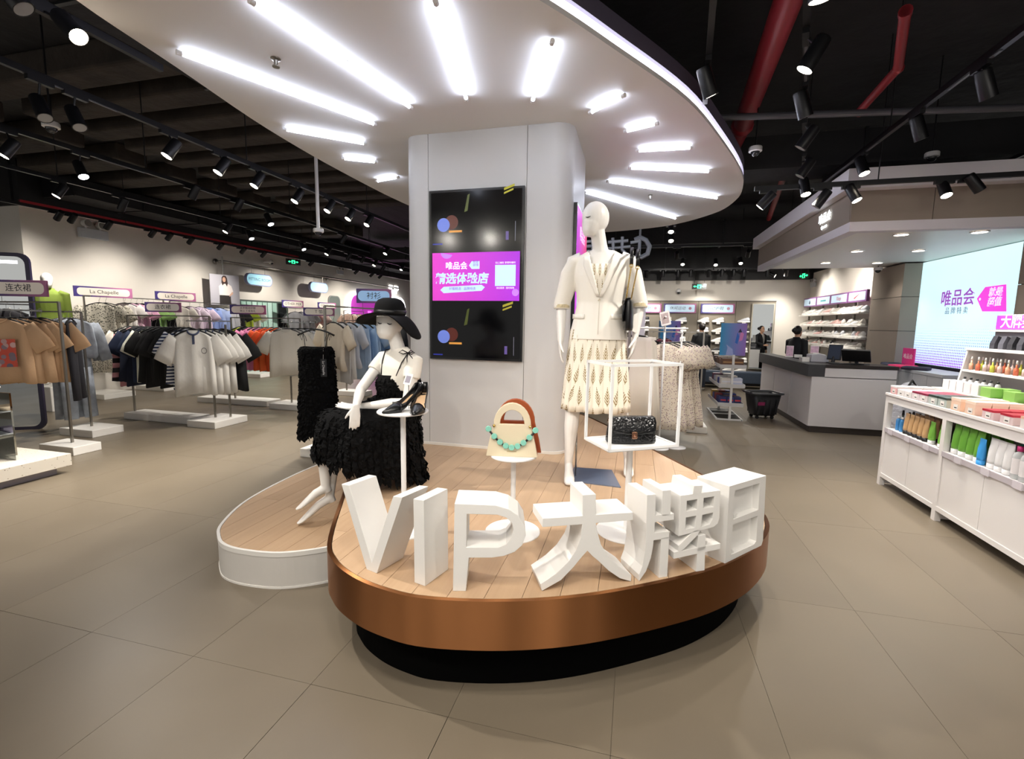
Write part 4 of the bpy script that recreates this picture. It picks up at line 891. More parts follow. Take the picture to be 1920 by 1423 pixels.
# ---- seated mannequin in black feather dress
se = thing('mannequin', 'white seated mannequin in a black feather dress with crossed legs', 'mannequin', (-1.7, 2.85, .47))
SV = V((.95, -.31, 0)); mb = MB()
chain(mb, [(V((-1.60, 2.92, .86)), .11, .09), (V((-1.59, 2.93, .95)), .12, .095), (V((-1.565, 2.94, 1.10)), .105, .085), (V((-1.54, 2.89, 1.22)), .125, .10), (V((-1.525, 2.87, 1.30)), .15, .085), (V((-1.52, 2.865, 1.365)), .15, .062), (V((-1.52, 2.86, 1.40)), .08, .05)], SV, 20)
chain(mb, [(V((-1.52, 2.86, 1.36)), .058, .055), (V((-1.53, 2.85, 1.44)), .047, .047), (V((-1.55, 2.84, 1.52)), .044, .046), (V((-1.56, 2.835, 1.57)), .044, .046)], SV)
FD2 = V((-.10, -1, 0)); egg_head(mb, (-1.57, 2.835, 1.605), (.086, .098, .104), FD2, (-1.584, 2.78, 1.482))
arms = [((-1.66, 2.905, 1.345), (-1.738, 2.735, 1.15), (-1.672, 2.568, 1.062), (.02, -.16, -1), (-.5, .6, -.2), (-.9, .1, 0)), ((-1.385, 2.815, 1.34), (-1.41, 2.74, 1.085), (-1.745, 2.70, 1.035), (-1, -.12, .06), (.0, -.35, .95), (.1, -1, -.2))]
for k, (sh, el, wr, d, nr, th) in enumerate(arms):
    sh, el, wr = V(sh), V(el), V(wr); sg = -1 if k == 0 else 1
    chain(mb, [(sh - SV*sg*.04, .045, .05), (sh, .045, .047), (sh.lerp(el, .5), .039, .039), (el, .034, .034), (el.lerp(wr, .3), .034, .034), (el.lerp(wr, .75), .026, .026), (wr, .02, .022)], SV if k == 0 else V((0, 0, 1)))
    hand(mb, wr, d, nr, th, .16, .16 if k == 0 else .12)
for hp, kn, an, toe in (((-1.62, 2.90, .91), (-2.0, 2.68, .90), (-1.985, 2.672, .485), (-2.105, 2.567, .365)), ((-1.60, 2.97, .88), (-1.96, 2.76, .85), (-1.985, 2.715, .40), (-2.115, 2.585, .258))):
    hp, kn, an, toe = V(hp), V(kn), V(an), V(toe); sd = V((.65, -.75, 0)); d = (toe-an).normalized()
    chain(mb, [(hp, .085, .085), (hp.lerp(kn, .5), .07, .07), (kn, .052, .052), (kn.lerp(an, .3), .049, .052), (kn.lerp(an, .65), .037, .040), (an, .027, .030), (an + V((.012, .01, -.045)), .022, .026)], sd)
    mb.tube([an + V((.006, .005, -.01)), an.lerp(toe, .4) + V((0, 0, .004)), an.lerp(toe, .8), toe, toe + d*.035 + V((0, 0, .006))], [(.026, .032), (.028, .028), (.034, .019), (.032, .013), (.015, .007)], 14, True, sd)
world_mesh(mb, 'body', M_MANN, se, .0045, 6)
lash(se, V((-1.592, 2.7385, 1.588)), (.0, -1, 0), (.98, -.1, -.15), .017); lash(se, V((-1.528, 2.7475, 1.585)), (.35, -.93, 0), (.9, .35, -.12), .015)
mb = MB(); chain(mb, [(V((-1.545, 2.895, 1.16)), .128, .102), (V((-1.535, 2.885, 1.24)), .138, .110), (V((-1.525, 2.87, 1.31)), .16, .094), (V((-1.52, 2.865, 1.37)), .158, .068), (V((-1.52, 2.86, 1.405)), .09, .058), (V((-1.522, 2.858, 1.425)), .056, .054)], SV, 24)
for k, (sh, el, wr, *_r) in enumerate(arms):
    sh, el = V(sh), V(el); chain(mb, [(sh - SV*(-1 if k == 0 else 1)*.05, .055, .06), (sh, .055, .056), (sh.lerp(el, .25), .056, .054), (sh.lerp(el, .42), .054, .052)], SV)
world_mesh(mb, 'lace_tee', mat('ivory_tulle', 'eee9df', .7, bump=(80, .2, .003)), se, .006, 3)
M_FEATH = mat('black_feather_fabric', '070708', .8, spec=.15, bump=(45, .8, .01))
kd = V((-.77, -.64, 0)); pd = V((.64, -.77, 0))
RG_ = [(-1.548, 2.895, .134, .112, 1.245, 1.245), (-1.555, 2.905, .128, .108, 1.17, 1.17), (-1.565, 2.93, .118, .108, 1.10, 1.10), (-1.60, 2.91, .20, .165, 1.045, 1.03), (-1.72, 2.84, .31, .225, 1.00, .93), (-1.735, 2.84, .335, .25, .90, .80), (-1.74, 2.84, .345, .255, .81, .65), (-1.735, 2.85, .35, .255, .735, .54), (-1.725, 2.86, .345, .25, .70, .475)]
rings = []
for i, (cx, cy, a, b_, zf, zb) in enumerate(RG_):
    r = []
    for j in range(48):
        th = 2*PI*j/48; w = 1 + (.035*math.sin(7*th+i) + .03*math.sin(11*th-i*.7))*min(1, max(0, i-2)/3)
        p = V((cx, cy, 0)) + kd*a*math.cos(th)*w + pd*b_*math.sin(th)*w; p.z = zb + (zf-zb)*(.5+.5*math.cos(th)); r.append(p)
    rings.append(r)
dr = MB().loft(rings, cap=False).build('dress', M_FEATH, se, True, loc=-V(se.location)); dr.modifiers.new('th', 'SOLIDIFY').thickness = -.004
def ruffles(rings, n, par, base, lo=0, ln=(.03, .07), name='feather_trim', mt=None):
    mb = MB(); R2 = random.Random(5); nr = len(rings)-1; m_ = len(rings[0])
    for _ in range(n):
        i = R2.uniform(lo, nr-.001); j = R2.randrange(m_); f = i-int(i); a = rings[int(i)][j]; b_ = rings[int(i)+1][j]; p = a.lerp(b_, f)
        q = rings[int(i)][(j+1) % m_]; tan = (q-a).normalized(); down = (b_-a).normalized(); out = tan.cross(down)*-1
        cen = sum(rings[int(i)], V((0, 0, 0)))/m_
        if out.dot(p-cen) < 0: out = -out
        d = (down*.8 + V((0, 0, -.5)) + tan*R2.uniform(-.6, .6)).normalized(); L = R2.uniform(*ln); wd = R2.uniform(.008, .02)
        s = (tan + out*R2.uniform(-.5, .5)).normalized()*wd; p0 = p + out*.002; p1 = p + d*L*.5 + out*R2.uniform(.008, .022); p2 = p + d*L + out*R2.uniform(.002, .024)
        mb.add([p0-s*.6, p0+s*.6, p1+s, p1-s, p2+s*.15, p2-s*.15], [(0, 1, 2, 3), (3, 2, 4, 5)])
    o = mb.build(name, mt or M_FEATH, par, False, loc=-base); o['kind'] = 'stuff'; return o
ruffles(rings, 4200, se, V(se.location), .2, (.03, .075))
for k, (a, b_) in enumerate((((-1.632, 2.815, 1.245), (-1.617, 2.86, 1.395)), ((-1.50, 2.775, 1.245), (-1.42, 2.80, 1.385)))):
    a, b_ = V(a) - V(se.location), V(b_) - V(se.location)
    MB().tube([a, a.lerp(b_, .55) + V((0, -.022, .01)), b_ + V((0, -.01, .012)), b_ + V((.01, .04, .015))], .0042, 6).build('strap', M_BLACK, se, smooth=True)
    if k:
        for u in (-1, 1): MB().tube([b_ + V((0, -.012, .012)), b_ + V((u*.03, -.03, .03)), b_ + V((u*.055, -.03, .015)), b_ + V((u*.03, -.022, .004)), b_ + V((0, -.012, .012))], .0035, 6).tube([b_ + V((0, -.012, .012)), b_ + V((.02+u*.02, -.03, -.02)), b_ + V((.03+u*.025, -.03, -.06))], .003, 6).build('bow', M_BLACK, se, smooth=True)
# floppy hat
ht = thing('sun_hat', 'black floppy wide-brimmed hat on the seated mannequin head', 'hat', (-1.572, 2.838, 1.648))
M_HAT = mat('black_felt', '0a0a0b', .9, spec=.2)
MB().lathe([(.098, -.012), (.104, .0), (.102, .03), (.094, .065), (.075, .090), (.045, .102), (.002, .105)], n=36).build('crown', M_HAT, ht, smooth=True)
rg = []
for i in range(9):
    t = i/8; r = []
    for j in range(64):
        a = 2*PI*j/64; dirR = max(0, math.cos(a - .15)); dirL = max(0, math.cos(a - PI - .2)); dirF = max(0, math.cos(a + PI/2)); dirB = max(0, math.cos(a-PI/2))
        R_ = .100 + t*(.125 + .01*math.sin(3*a)); z = -.012 - t*(.02 + .035*dirL) - dirR**2*.13*t**1.6 - .03*dirB*t + .04*dirF**2*t**1.2
        r.append(V((R_*math.cos(a)*(1-.22*dirR**2*t*t), R_*math.sin(a), z)))
    rg.append(r)
MB().loft(rg, cap=False).build('brim', M_HAT, ht, smooth=True).modifiers.new('th', 'SOLIDIFY').thickness = .004
MB().lathe([(.1045, .0), (.106, .004), (.1055, .018), (.103, .022)], n=36).build('band', mat('hat_ribbon', '0a0a0a', .4), ht, smooth=True)

# ---- generic dressed figure (staff, distant mannequin)
def figure(kind, name, lab, cat, loc, rz, H=1.62, top='141416', legs='16161a', skin='d9a98a', hair='1a1414', arm='down', shirt=None, turn=0.0, sleeve_long=True, female_bun=True):
    t = thing(name, lab, cat, loc, rz); k = H/1.70; S = V((1, 0, 0)); base = V((0, 0, 0))
    P = lambda x, y, z: V((x*k, y*k, z*k)); vx = .009
    sh = [P(-.185, 0, 1.38), P(.185, 0, 1.38)]
    if arm == 'down': el = [P(-.205, .01, 1.10), P(.205, .01, 1.10)]; wr = [P(-.21, -.06, .86), P(.21, -.06, .86)]; hd = [V((0, -.1, -1))]*2
    elif arm == 'fwd': el = [P(-.24, -.05, 1.10), P(.24, -.05, 1.10)]; wr = [P(-.17, -.28, 1.08), P(.17, -.28, 1.10)]; hd = [V((.1, -1, -.1)), V((-.1, -1, -.1))]
    else: el = [P(-.24, .02, 1.10), P(.24, -.05, 1.12)]; wr = [P(-.24, -.05, .86), P(.16, -.26, 1.05)]; hd = [V((0, -.1, -1)), V((-.2, -1, 0))]
    R3 = Matrix.Rotation(turn, 3, 'Z'); hc = P(0, -.012, 1.58); rot = lambda v: hc + R3 @ (v-hc)
    mb = MB(); chain(mb, [(P(0, 0, .80), .12*k, .09*k), (P(0, 0, .92), .165*k, .11*k), (P(0, 0, 1.08), .125*k, .09*k), (P(0, 0, 1.25), .15*k, .105*k), (P(0, 0, 1.38), .17*k, .075*k), (P(0, 0, 1.44), .07*k, .055*k)], S, 16)
    chain(mb, [(P(0, .005, 1.40), .055*k, .05*k), (P(0, -.005, 1.50), .048*k, .046*k), (P(0, -.005, 1.56), .045*k, .045*k)], S)
    fd = R3 @ V((0, -1, 0)); egg_head(mb, hc + V((0, 0, .022*k)), (.072*k, .09*k, .098*k), fd, rot(P(0, -.075, 1.475)))
    if kind == 'person':
        mb.tube([hc + fd*.085*k + V((0, 0, .02*k)), hc + fd*.105*k + V((0, 0, -.012*k)), hc + fd*.088*k + V((0, 0, -.022*k))], [.008*k, .013*k, .009*k], 8)
        for s in (-1, 1): mb.sphere(hc + R3 @ V((s*.074*k, .005, .0)), (.010*k, .018*k, .028*k), 8, 6)
    for i, s in ((0, -1), (1, 1)):
        chain(mb, [(sh[i] - V((s*.05, 0, 0)), .05*k, .05*k), (sh[i], .048*k, .05*k), (el[i], .036*k, .036*k), (wr[i], .024*k, .026*k)], S)
        hand(mb, wr[i], hd[i], (-s, .1, 0), (0, -1, .2), .16*k, .3, n=6)
        chain(mb, [(P(s*.085, 0, .88), .085*k, .09*k), (P(s*.09, 0, .48), .055*k, .06*k), (P(s*.09, .02, .32), .05*k, .055*k), (P(s*.09, .02, .09), .034*k, .038*k), (P(s*.09, .02, .05), .036*k, .045*k)], S)
        mb.tube([P(s*.09, .04, .04), P(s*.095, -.06, .04), P(s*.10, -.16, .025)], [(.034*k, .035*k), (.04*k, .03*k), (.03*k, .018*k)], 10, True, S)
    sk = M_MANN if kind == 'mannequin' else mat('skin_'+skin, skin, .5)
    finish(solidify_remesh(mb, .0085, 4, 'body'), 'body', sk, t, True)
    mb = MB(); chain(mb, [(P(0, 0, .78), .185*k, .135*k), (P(0, 0, .95), .175*k, .13*k), (P(0, 0, 1.08), .15*k, .115*k), (P(0, 0, 1.25), .175*k, .125*k), (P(0, 0, 1.37), .185*k, .095*k), (P(0, .01, 1.44), .085*k, .072*k), (P(0, .012, 1.47), .068*k, .062*k)], S, 18)
    for i, s in ((0, -1), (1, 1)): chain(mb, [(sh[i] - V((s*.06, 0, 0)), .06*k, .07*k), (sh[i], .06*k, .062*k), (el[i], .052*k, .052*k), (wr[i].lerp(el[i], .08), .044*k, .044*k)], S)
    cutf = (lambda p: p.y < 0 and p.z > .98*k and abs(p.x) < .075*k*(p.z/k-.98)/.45) if shirt else None
    o = finish(solidify_remesh(mb, .011, 3, 'jacket', cutf), 'jacket' if kind == 'person' else 'cardigan', mat('cloth_'+top, top, .8, bump=(25, .3, .006)), t, True)
    if shirt:
        mb = MB(); chain(mb, [(P(0, -.004, .93), .15*k, .115*k), (P(0, -.004, 1.08), .138*k, .105*k), (P(0, -.004, 1.25), .16*k, .113*k), (P(0, -.002, 1.36), .14*k, .085*k), (P(0, 0, 1.43), .07*k, .06*k)], S, 18); mb.build('shirt', mat('cloth_'+shirt, shirt, .8), t, True)
    mb = MB(); chain(mb, [(P(0, 0, .98), .14*k, .105*k), (P(0, 0, .9), .172*k, .122*k), (P(0, 0, .82), .165*k, .12*k)], S, 16)
    for s in (-1, 1): chain(mb, [(P(s*.085, 0, .88), .092*k, .1*k), (P(s*.09, 0, .48), .075*k, .08*k), (P(s*.09, .02, .07), .062*k, .065*k)], S)
    finish(solidify_remesh(mb, .012, 3, 'trousers'), 'trousers', mat('cloth_'+legs, legs, .8, bump=(25, .3, .006)), t, True)
    if kind == 'person':
        for s in (-1, 1): MB().tube([P(s*.09, .06, .03), P(s*.095, -.06, .035), P(s*.10, -.17, .025), P(s*.10, -.205, .02)], [(.04*k, .03*k), (.046*k, .032*k), (.04*k, .024*k), (.02*k, .012*k)], 12, True, S).build('shoe', mat('shoe_pale', 'd8d4cc', .5), t, True)
        mb = MB(); Mh = R3; mb.sphere(hc + V((0, 0, .032*k)) - fd*.018*k, (.083*k, .092*k, .10*k), 16, 12, R3.copy())
        if female_bun: mb.sphere(hc - fd*.135*k + V((0, 0, .03*k)), .055*k, 12, 8); mb.tube([hc - fd*.06*k, hc - fd*.12*k + V((0, 0, .03*k))], .03*k, 8)
        ff = fd.copy(); hcc = hc.copy()
        finish(solidify_remesh(mb, .009, 2, 'hair', lambda p: (p-hcc).dot(ff) > .035*k and p.z < hcc.z + .065*k), 'hair', mat('hair_dark', hair, .45), t, True)
        for s in (-1, 1): MB().sphere(hc + R3 @ V((s*.03*k, -.083*k, .022*k)), (.012*k, .006*k, .006*k), 8, 6).build('eye', M_INK, t, True)
        MB().tube([hc + R3 @ V((s*.022*k, -.082*k + abs(s)*.006, -.055*k)) for s in (-1, 0, 1)], .005*k, 6).build('mouth', mat('lip', '9c4a44', .5), t, True)
    return t
figure('mannequin', 'mannequin', 'white mannequin in lime green cardigan by the clothes wall corner', 'mannequin', (-9.85, 5.98, .42), math.radians(50), 1.92, top='98b04a', legs='d9d6cc', turn=.35)
figure('person', 'person', 'person in black jacket with dark hair bun browsing the shoe wall', 'person', (1.60, 12.55, .012-.012), math.radians(205), 1.66, top='17181a', legs='2c3442', arm='fwd', turn=-.3)
figure('person', 'person', 'person in black suit with hair bun standing behind the till counter', 'person', (3.18, 10.75, 0), math.radians(125), 1.62, top='15151a', legs='141418', arm='mixed', shirt='c9c5bd', turn=.2)
# ---------------------------------------------------------------- clothes: one mesh per cut, hung many times
def garment_mesh(cut):
    mb = MB(); R2 = random.Random(cut); ph = R2.uniform(0, 6)
    def body(prof, n=30, fold=.25, k=5):
        rs = []
        for i, (z, hw, hd) in enumerate(prof):
            t = i/(len(prof)-1); r = []
            for j in range(n):
                a = 2*PI*j/n; c, s = math.cos(a), math.sin(a)
                r.append(V((hw*math.copysign(abs(c)**.85, c), .62*hd*math.copysign(abs(s)**.8, s)*(1 + fold*t*math.sin(k*a*1.0+ph)) + .018*t*math.sin(c*8+ph) + .008*t*math.sin(c*19+2*ph), z + .012*t*math.sin(3*a) - .02*t*c*c)))
            rs.append(r)
        mb.loft(rs, cap=True)
    def sleeve(s, L, dx, r0=.075, r1=.082, z0=-.175, x0=.185, flat=.27):
        p = [V((s*x0, 0, z0)), V((s*(x0+dx*.35), 0, z0-L*.3)), V((s*(x0+dx*.75), .004, z0-L*.68)), V((s*(x0+dx), .008, z0-L))]
        mb.tube(p, [(r0*flat, r0), (r0*flat*1.1, r0*1.05), (r1*flat*1.1, r1), (r1*flat, r1)], 14, True, (0, 1, 0))
    sh = [(-.095, .055, .022), (-.105, .085, .03), (-.125, .15, .04), (-.15, .2, .046), (-.2, .215, .05)]
    if cut in ('tee', 'polo', 'tee_wide'):
        w = 1.12 if cut == 'tee_wide' else 1.0
        body([(z, a*w, d) for z, a, d in sh] + [(-.35, .222*w, .052), (-.55, .228*w, .055), (-.74, .235*w, .06)]); [sleeve(s, .24, .15, .085, .10, x0=.19*w) for s in (-1, 1)]
    elif cut == 'long':
        body(sh + [(-.4, .225, .055), (-.6, .232, .058), (-.8, .24, .062)]); [sleeve(s, .58, .10, .075, .05) for s in (-1, 1)]
    elif cut == 'jacket':
        body([(z, a*1.1, d*1.5) for z, a, d in sh] + [(-.4, .26, .09), (-.58, .27, .095), (-.62, .24, .085)], fold=.2); [sleeve(s, .5, .16, .095, .075, x0=.21) for s in (-1, 1)]
    elif cut == 'blouse':
        body(sh + [(-.35, .2, .052), (-.5, .2, .055), (-.62, .25, .07)], fold=.35, k=9); [sleeve(s, .2, .15, .10, .08) for s in (-1, 1)]
    elif cut == 'dress':
        body(sh + [(-.4, .19, .05), (-.52, .18, .05), (-.8, .23, .07), (-1.1, .28, .085), (-1.22, .29, .09)], 40, .4, 11); [sleeve(s, .24, .14, .10, .075) for s in (-1, 1)]
    elif cut == 'skirt':
        body([(-.10, .17, .03), (-.14, .18, .03), (-.5, .22, .05), (-.95, .26, .06)], 40, .5, 12)
    elif cut == 'trousers':
        body([(-.12, .17, .03), (-.3, .185, .04), (-.42, .19, .045)], 24)
        for s in (-1, 1): mb.tube([V((s*.09, 0, -.38)), V((s*.10, 0, -.7)), V((s*.11, 0, -1.08))], [(.045, .095), (.04, .085), (.038, .08)], 14, True, (0, 1, 0))
    me = mb.mesh('garment_'+cut); bm = bmesh.new(); bm.from_mesh(me); bmesh.ops.recalc_face_normals(bm, faces=bm.faces); bm.to_mesh(me); bm.free()
    me.polygons.foreach_set('use_smooth', [True]*len(me.polygons)); me.materials.append(M_WHITE); return me
GM = {}
mbh = MB(); mbh.tube([(0, 0, -.085), (0, 0, -.045), (.012, 0, -.022), (.018, 0, 0), (.0, 0, .014), (-.018, 0, .004)], .0022, 6)
hook_me = mbh.mesh('hook'); hook_me.materials.append(M_STEEL)
mbh = MB(); mbh.tube([(-.2, 0, -.155), (-.13, 0, -.118), (-.05, 0, -.092), (0, 0, -.085), (.05, 0, -.092), (.13, 0, -.118), (.2, 0, -.155)], [.011, .010, .009, .010, .009, .010, .011], 8, True, (0, 1, 0))
hanger_me = mbh.mesh('hanger'); hanger_me.materials.append(mat('hanger_black', '121214', .45)); hanger_me.polygons.foreach_set('use_smooth', [True]*len(hanger_me.polygons))
NAMES = {'tee': 't_shirt', 'tee_wide': 't_shirt', 'polo': 'polo_shirt', 'long': 'long_sleeved_shirt', 'jacket': 'jacket', 'blouse': 'blouse', 'dress': 'dress', 'skirt': 'skirt', 'trousers': 'trousers'}
CATS = {'tee': 'shirt', 'tee_wide': 'shirt', 'polo': 'shirt', 'long': 'shirt', 'jacket': 'jacket', 'blouse': 'blouse', 'dress': 'dress', 'skirt': 'skirt', 'trousers': 'trousers'}
def fabric(c):
    return c if not isinstance(c, str) else mat('fabric_'+c, c, .85, bump=(22, .35, .008))
def hang(cut, colour, loc, rz, lab, group, neck=None, scale=1.0, zs=1.0):
    if cut not in GM: GM[cut] = garment_mesh(cut)
    o = bpy.data.objects.new(NAMES[cut], GM[cut]); COL.objects.link(o); o.location = loc; o.rotation_euler = (RND.uniform(-.03, .03), RND.uniform(-.02, .02), rz + RND.uniform(-.08, .08)); o.scale = (scale, scale, scale*zs)
    recolor(o, fabric(colour)); tag(o, lab, CATS[cut], group)
    obj_of(hook_me, 'hook', obj_of(hanger_me, 'hanger', o))
    if neck: # collar ring / neck rib
        MB().tube([V((.062*math.cos(a), .034*math.sin(a) - .008, -.098 - (.04 if math.sin(a) < 0 else .0)*abs(math.sin(a)))) for a in [2*PI*k/20 for k in range(21)]], (.010 if neck[0] == 'polo' else .006), 6, False).build('collar', fabric(neck[1]), o, True)
        if neck[0] == 'polo': MB().box((0, -.036, -.185), (.028, .012, .10)).build('placket', fabric(neck[1]), o)
    return o
def rack(p, q, z, lab, legs=None, bases=None, sq=.018):
    """clothes rail between two posts standing on low white blocks"""
    p, q = V((*p, 0)), V((*q, 0)); t = thing('clothes_rack', lab, 'clothes rack', (p+q)/2); c = (p+q)/2; a = math.atan2((q-p).y, (q-p).x); L = (q-p).length
    MB().box((0, 0, z), (L, sq, sq), a).build('rail', M_STEEL, t)
    for e in (p, q):
        d = e - c; MB().box((d.x, d.y, z/2+.04), (sq*1.3, sq*1.3, z-.08), a).build('post', M_STEEL, t)
    for (x0, x1, y0, y1) in (bases or [(p.x-.3, p.x+.3, p.y-.2, p.y+.2), (q.x-.3, q.x+.3, q.y-.2, q.y+.2)]):
        MB().bb(x0-c.x, x1-c.x, y0-c.y, y1-c.y, 0, .1).build('base_block', M_WHITE, t, bevel=.006)
    return t
def row(rname, group, items, p, q, rz, end, zs=1.0):
    """items: (cut, colour, colour word) hung evenly from p to q"""
    n = len(items)
    for i, it in enumerate(items):
        cut, colour, word = it[:3]; f = (i+.5)/n; loc = V(p).lerp(V(q), f)
        hang(cut, colour, loc, rz, '%s %s, %s from the %s on %s' % (word, NAMES[cut].replace('_', ' ').replace('long sleeved', 'long-sleeved').replace('t shirt', 't-shirt'), ORD[i], end, rname), group, it[3] if len(it) > 3 else None, 1.0, zs)
SIGN_FR = gradient('sign_frame_gradient', '453a7e', 'b06a94', 0, -.25, .25)
SIGN_IN = mat('sign_face_cream', 'e6dcd0', .5, emit=.08); SIGN_BL = mat('sign_face_blue', '9cc2e8', .5, emit=.3)
def rack_sign(c, w, h, nrm, body, lab, face=SIGN_IN, size=None, legs=.08, up=False, ink=None):
    t = thing('rack_sign', lab, 'sign', c, 0, None); M = face_M((0, 0, 0), nrm); to = lambda a, b_, d: tuple(M @ V((a, b_, d)))
    fr = MB().prism(rc(-w/2, w/2, -h/2, h/2), -.012, .012).build('frame', SIGN_FR, t, bevel=.002); fr.matrix_local = M
    fc = MB().prism(rrect(w*.9, h*.72, h*.3), .012, .015, to).build('face', face, t)
    for i, ln in enumerate(body.split('\n')):
        k = len(body.split('\n')); text(ln, size or h*.5, ink or M_INK, fc, M @ Matrix.Translation((0, (k-1)*h*.16 - i*h*.32, .016)), ext=.0005)
    for s in (-1, 1):
        MB().cyl(to(s*w*.33, -h/2, 0), to(s*w*.33, -h/2-legs, 0), .003, n=5).build('pin', M_STEEL, t)
    return t

# ---- front left rack
Z1 = 1.76
t = rack((-6.47, 4.02), (-8.9, 4.02), Z1, 'steel clothes rack at the far left with tan shirts', bases=[(-6.75, -6.2, 3.85, 4.15), (-9.2, -8.6, 3.8, 4.25)])
MB().box((-6.86+7.685, -.25, Z1-.1), (.018, .62, .018)).build('arm', M_STEEL, t)
m = cellprint('tan_tee_print', 'd8a878', 'c0392b', 9, .33, c3='3f4a66')
TAN = 'c4a07c'
for i in range(5):
    o = hang('tee_wide', TAN, (-6.92 + .035*i, 3.72 + .075*i, Z1-.09), math.radians(38), 'tan short-sleeved t shirt, %s from the front on the far left rack' % ORD[i] + (' with floral print' if i == 0 else ''), 'tan shirts on the far left rack', ('tee', TAN), 1.0, 1.12)
    if i == 0:
        mp_ = cellprint('floral_print', 'c2503f', '3a4663', 17, .5, c3='d9b0a8')
        MB().loft([[V((x, -.057-.006*math.cos(x*12), z)) for x in (-.13, -.065, 0, .065, .13)] for z in (-.3, -.4, -.5, -.58)], cap=False, closed=False).build('print_patch', mp_, o, True)
row('the far left rack', 'clothes on the far left rack', [('long', '1b1a20', 'black'), ('long', '8c2f6a', 'plum'), ('tee', '221f26', 'charcoal'), ('long', 'd9d4cc', 'white'), ('tee', '26242c', 'dark')], (-7.2, 4.02, Z1), (-8.7, 4.02, Z1), PI/2, 'post')
hang('trousers', '191820', (-6.66, 4.24, Z1-.1), math.radians(138), 'long black trousers hanging beside the post of the far left rack', 'clothes on the far left rack')
rack_sign((-7.05, 4.0, Z1+.16), .62, .19, (.35, -1, 0), '连衣裙', 'dress sign with pink frame on top of the far left rack', legs=.07)
t = thing('clothes_rack', 'second steel rack behind the far left one with grey jackets', 'clothes rack', (-7.95, 4.72, 0))
MB().box((0, 0, 1.66), (1.5, .018, .018)).build('rail', M_STEEL, t)
for s in (-1, 1): MB().box((s*.75, 0, .85), (.022, .022, 1.6)).build('post', M_STEEL, t); MB().bb(s*.75-.3, s*.75+.3, -.2, .2, 0, .1).build('base_block', M_WHITE, t, bevel=.006)
GJ = mat('washed_grey_denim', '9aa1ab', .85, var=.15, vscale=14, bump=(20, .5, .01))
for i in range(3): hang('jacket', GJ, (-7.55+.08*i, 4.72, 1.66), math.radians(80), 'washed grey jacket, %s on the rack behind the far left one' % ORD[i], 'grey jackets')
for i in range(2): hang('trousers', GJ, (-7.53+.12*i, 4.72, 1.28), math.radians(80), 'washed grey jeans hanging below the grey jackets, %s' % ('nearer pair' if i == 0 else 'farther pair'), 'grey jeans')
tag(MB().bb(-10.3, -9.4, 5.6, 6.28, 0, .42).build('display_cube', M_WHITE, bevel=.01), 'low white cube under the lime green mannequin', 'plinth')

# ---- centre rack A
ZA = 1.56
t = rack((-7.75, 5.72), (-6.15, 5.72), ZA+.07, 'steel clothes rack in the middle with black shirts and white polos', bases=[(-7.78, -6.45, 5.56, 5.9), (-6.36, -5.85, 5.42, 6.02)])
MB().box((.85, -.05, ZA), (.02, .6, .018), -.4).build('arm', M_STEEL, t)
MB().box((.98, .1, ZA/2), (.022, .022, ZA-.1)).build('post', M_STEEL, t)
PB = stripes('pink_black_stripe', 'e0a0a4', '1a1518', 8.5); BS = stripes('navy_white_stripe', 'eef0f4', '2c3a5c', 26); 
row('the middle rack', 'clothes on the middle rack', [('tee', 'e4dfd2', 'white'), ('long', PB, 'pink and black striped'), ('tee', '17223c', 'navy'), ('long', '151c30', 'dark navy'), ('tee', '1d2a44', 'blue navy'), ('tee', 'e6e6d4', 'pale cream'), ('tee', '101012', 'black'), ('long', '141414', 'black'), ('tee', '0f0f10', 'black'), ('tee_wide', '131315', 'black'), ('long', '101010', 'black'), ('tee', '161616', 'black'), ('tee', BS, 'navy striped'), ('long', BS, 'striped')], (-7.78, 5.72, ZA), (-6.5, 5.72, ZA), math.radians(72), 'left', 1.25)
for i in range(4): hang('polo', 'dedbd4', (-6.2+.03*i, 5.48+.09*i, ZA), math.radians(46), 'white polo shirt with navy collar, %s from the front of the middle rack' % ORD[i], 'white polos', ('polo', '454d66'), 1.12, 1.28)
MB().tube([V((.11 + .028*math.cos(a), -.045, -.3 + .028*math.sin(a))) for a in [2*PI*k/14 for k in range(15)]], .003, 5, False).build('chest_print', M_INK, bpy.data.objects['polo_shirt'])
hang('tee_wide', '0e0e10', (-6.14, 5.92, ZA), math.radians(46), 'black sports shirt with white sleeve stripe behind the white polos', 'clothes on the middle rack', ('polo', '0e0e10'), 1.15, 1.25)
rack_sign((-7.05, 5.75, ZA+.2), .5, .15, (.45, -1, 0), '连衣裙', 'dress sign with pink frame above the black shirts', legs=.07)
# ---- rack B
ZB = 1.55
t = rack((-7.3, 7.25), (-5.8, 7.25), ZB+.07, 'steel clothes rack behind the middle one with pink and orange shirts', bases=[(-8.1, -6.5, 7.15, 7.5), (-6.32, -5.72, 7.0, 7.45)])
MB().box((.8, -.1, ZB), (.02, .6, .018), -.4).build('arm', M_STEEL, t); MB().box((.55, -.05, ZB/2), (.022, .022, ZB-.1)).build('post', M_STEEL, t)
row('the rack with orange shirts', 'clothes on the orange rack', [('tee', 'c9d84a', 'lime'), ('tee', '16161a', 'black'), ('tee', 'e58fb6', 'pink'), ('tee', 'ea9cc0', 'pale pink'), ('tee', 'd97fae', 'rose pink'), ('tee_wide', 'e8622e', 'orange'), ('tee_wide', 'ee6c34', 'bright orange'), ('tee', 'e25a2a', 'deep orange'), ('tee', 'e9e4d6', 'ivory')], (-7.15, 7.25, ZB), (-6.1, 7.25, ZB), math.radians(62), 'left', 1.15)
